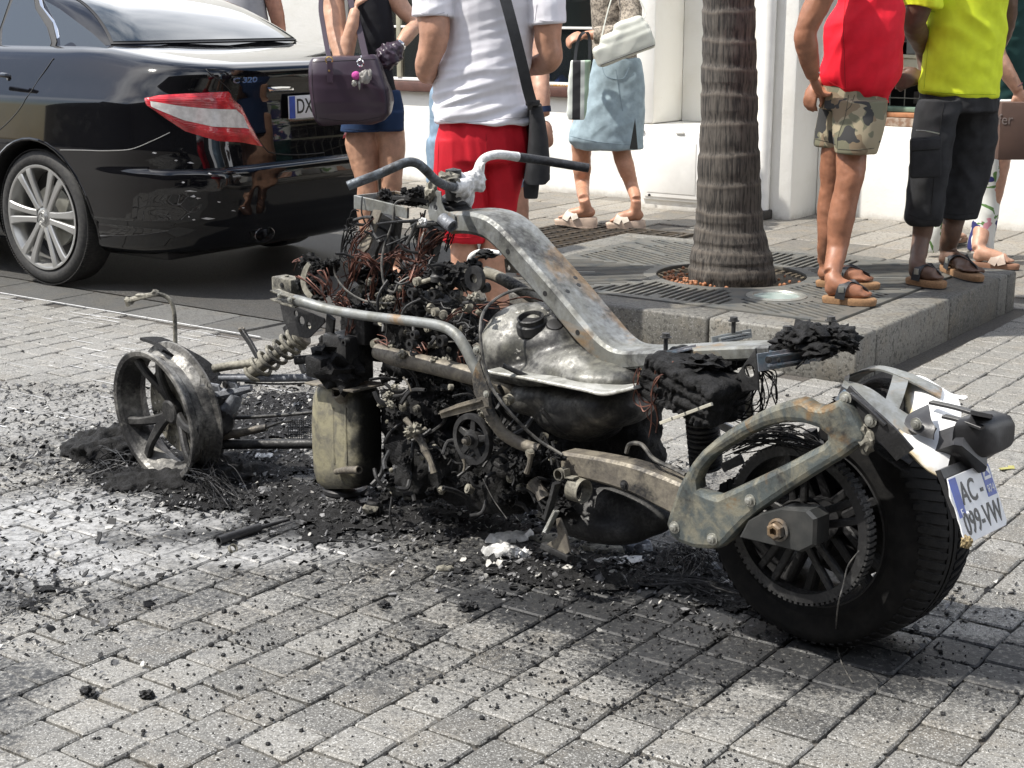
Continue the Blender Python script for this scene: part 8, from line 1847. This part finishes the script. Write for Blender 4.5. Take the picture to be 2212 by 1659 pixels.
# ================================================================== SEAMS AND HEMS laid on the finished cloth
def on_surface(o, x, y, tree):
    l_, n_, i_, d_ = tree.ray_cast(EYE, ray(x, y).normalized()); return (l_, n_) if l_ is not None else (None, None)
def seam_line(person_, part_name, lines, m, r=.0014, name='seam'):
    o = [c for c in person_.children if c.name.split('.')[0] == part_name][0]
    tree = BVHTree.FromPolygons([v.co for v in o.data.vertices], [p.vertices[:] for p in o.data.polygons]); mb = MB()
    for L in lines:
        P, _ = catmull([Vector((a, b_, 0)) for a, b_ in L], [0] * len(L), 8); run = []
        for q in P + [None]:
            l_ = None
            if q is not None: l_, n_ = on_surface(o, q.x, q.y, tree)
            if l_ is not None and (not run or (l_ - run[-1]).length < .04): run.append(l_ + n_ * r * .15)
            else:
                if len(run) > 2: mb.tube(run, r, 5)
                run = [l_ + n_ * r * .15] if l_ is not None else []
    if mb.v:
        s_ = mb.build(name, m, o); s_['kind'] = 'stuff'
sg = simple('white_stitch', (0.58, 0.57, 0.62), .9); seam_line(pa, 'shirt', [[(950, 258), (985, 264), (1045, 262), (1100, 255), (1140, 253)], [(907, 31), (930, 33), (960, 27)], [(1166, 44), (1185, 46), (1198, 44)], [(966, 30), (968, 60), (962, 95), (945, 150)], [(1160, 10), (1154, 60), (1147, 110)]], sg)
sg = simple('yellow_stitch', (0.42, 0.56, 0.02), .9); seam_line(pf_, 'shirt', [[(1992, 196), (2030, 200), (2090, 203), (2150, 204)], [(1965, 8), (1990, 20), (2020, 26)], [(2008, 60), (2004, 110), (2000, 150), (1996, 192)]], sg)
sg = simple('red_stitch', (0.42, 0.006, 0.015), .9); seam_line(pe, 'shirt', [[(1790, 176), (1830, 196), (1870, 213), (1915, 216)], [(1826, 0), (1822, 60), (1824, 120), (1826, 190)]], sg)
seam_line(pa, 'shorts', [[(1050, 290), (1051, 340), (1052, 380)], [(960, 508), (1000, 514), (1044, 510)], [(948, 300), (946, 380), (950, 450)]], sg)
sg = simple('camo_stitch', (0.07, 0.065, 0.05), .9); seam_line(pe, 'shorts', [[(1833, 205), (1826, 250), (1812, 290), (1808, 322)], [(1760, 300), (1785, 306), (1805, 312)], [(1810, 322), (1850, 324), (1888, 320)], [(1846, 205), (1838, 228), (1826, 240)]], sg)
sg = simple('black_stitch', (0.012, 0.012, 0.013), .9); seam_line(pf_, 'cargo_trousers', [[(2040, 215), (2030, 280), (2020, 360), (2010, 470)], [(1962, 462), (1995, 474), (2028, 474)], [(2034, 460), (2070, 464), (2104, 460)]], sg, .0018)
sg = simple('denim_stitch', (0.22, 0.29, 0.34), .9); seam_line(pd, 'skirt', [[(1232, 294), (1290, 306), (1370, 314)], [(1330, 150), (1338, 200), (1345, 240)], [(1300, 140), (1310, 165), (1345, 170), (1360, 145)]], sg, .002)
sg = simple('leather_edge', (0.018, 0.012, 0.018), .5); seam_line(hb_, 'bag_body', [[(676, 134), (740, 131), (810, 128)], [(674, 150), (676, 200), (684, 255)], [(822, 135), (832, 190), (838, 250)], [(690, 255), (760, 262), (825, 252)]], sg, .0018)
sg = simple('pocket_stitch', (0.012, 0.022, 0.06), .9); seam_line(pc_, 'denim_shorts', [[(740, 278), (780, 281), (812, 280)], [(822, 279), (845, 281), (870, 278)]], sg)
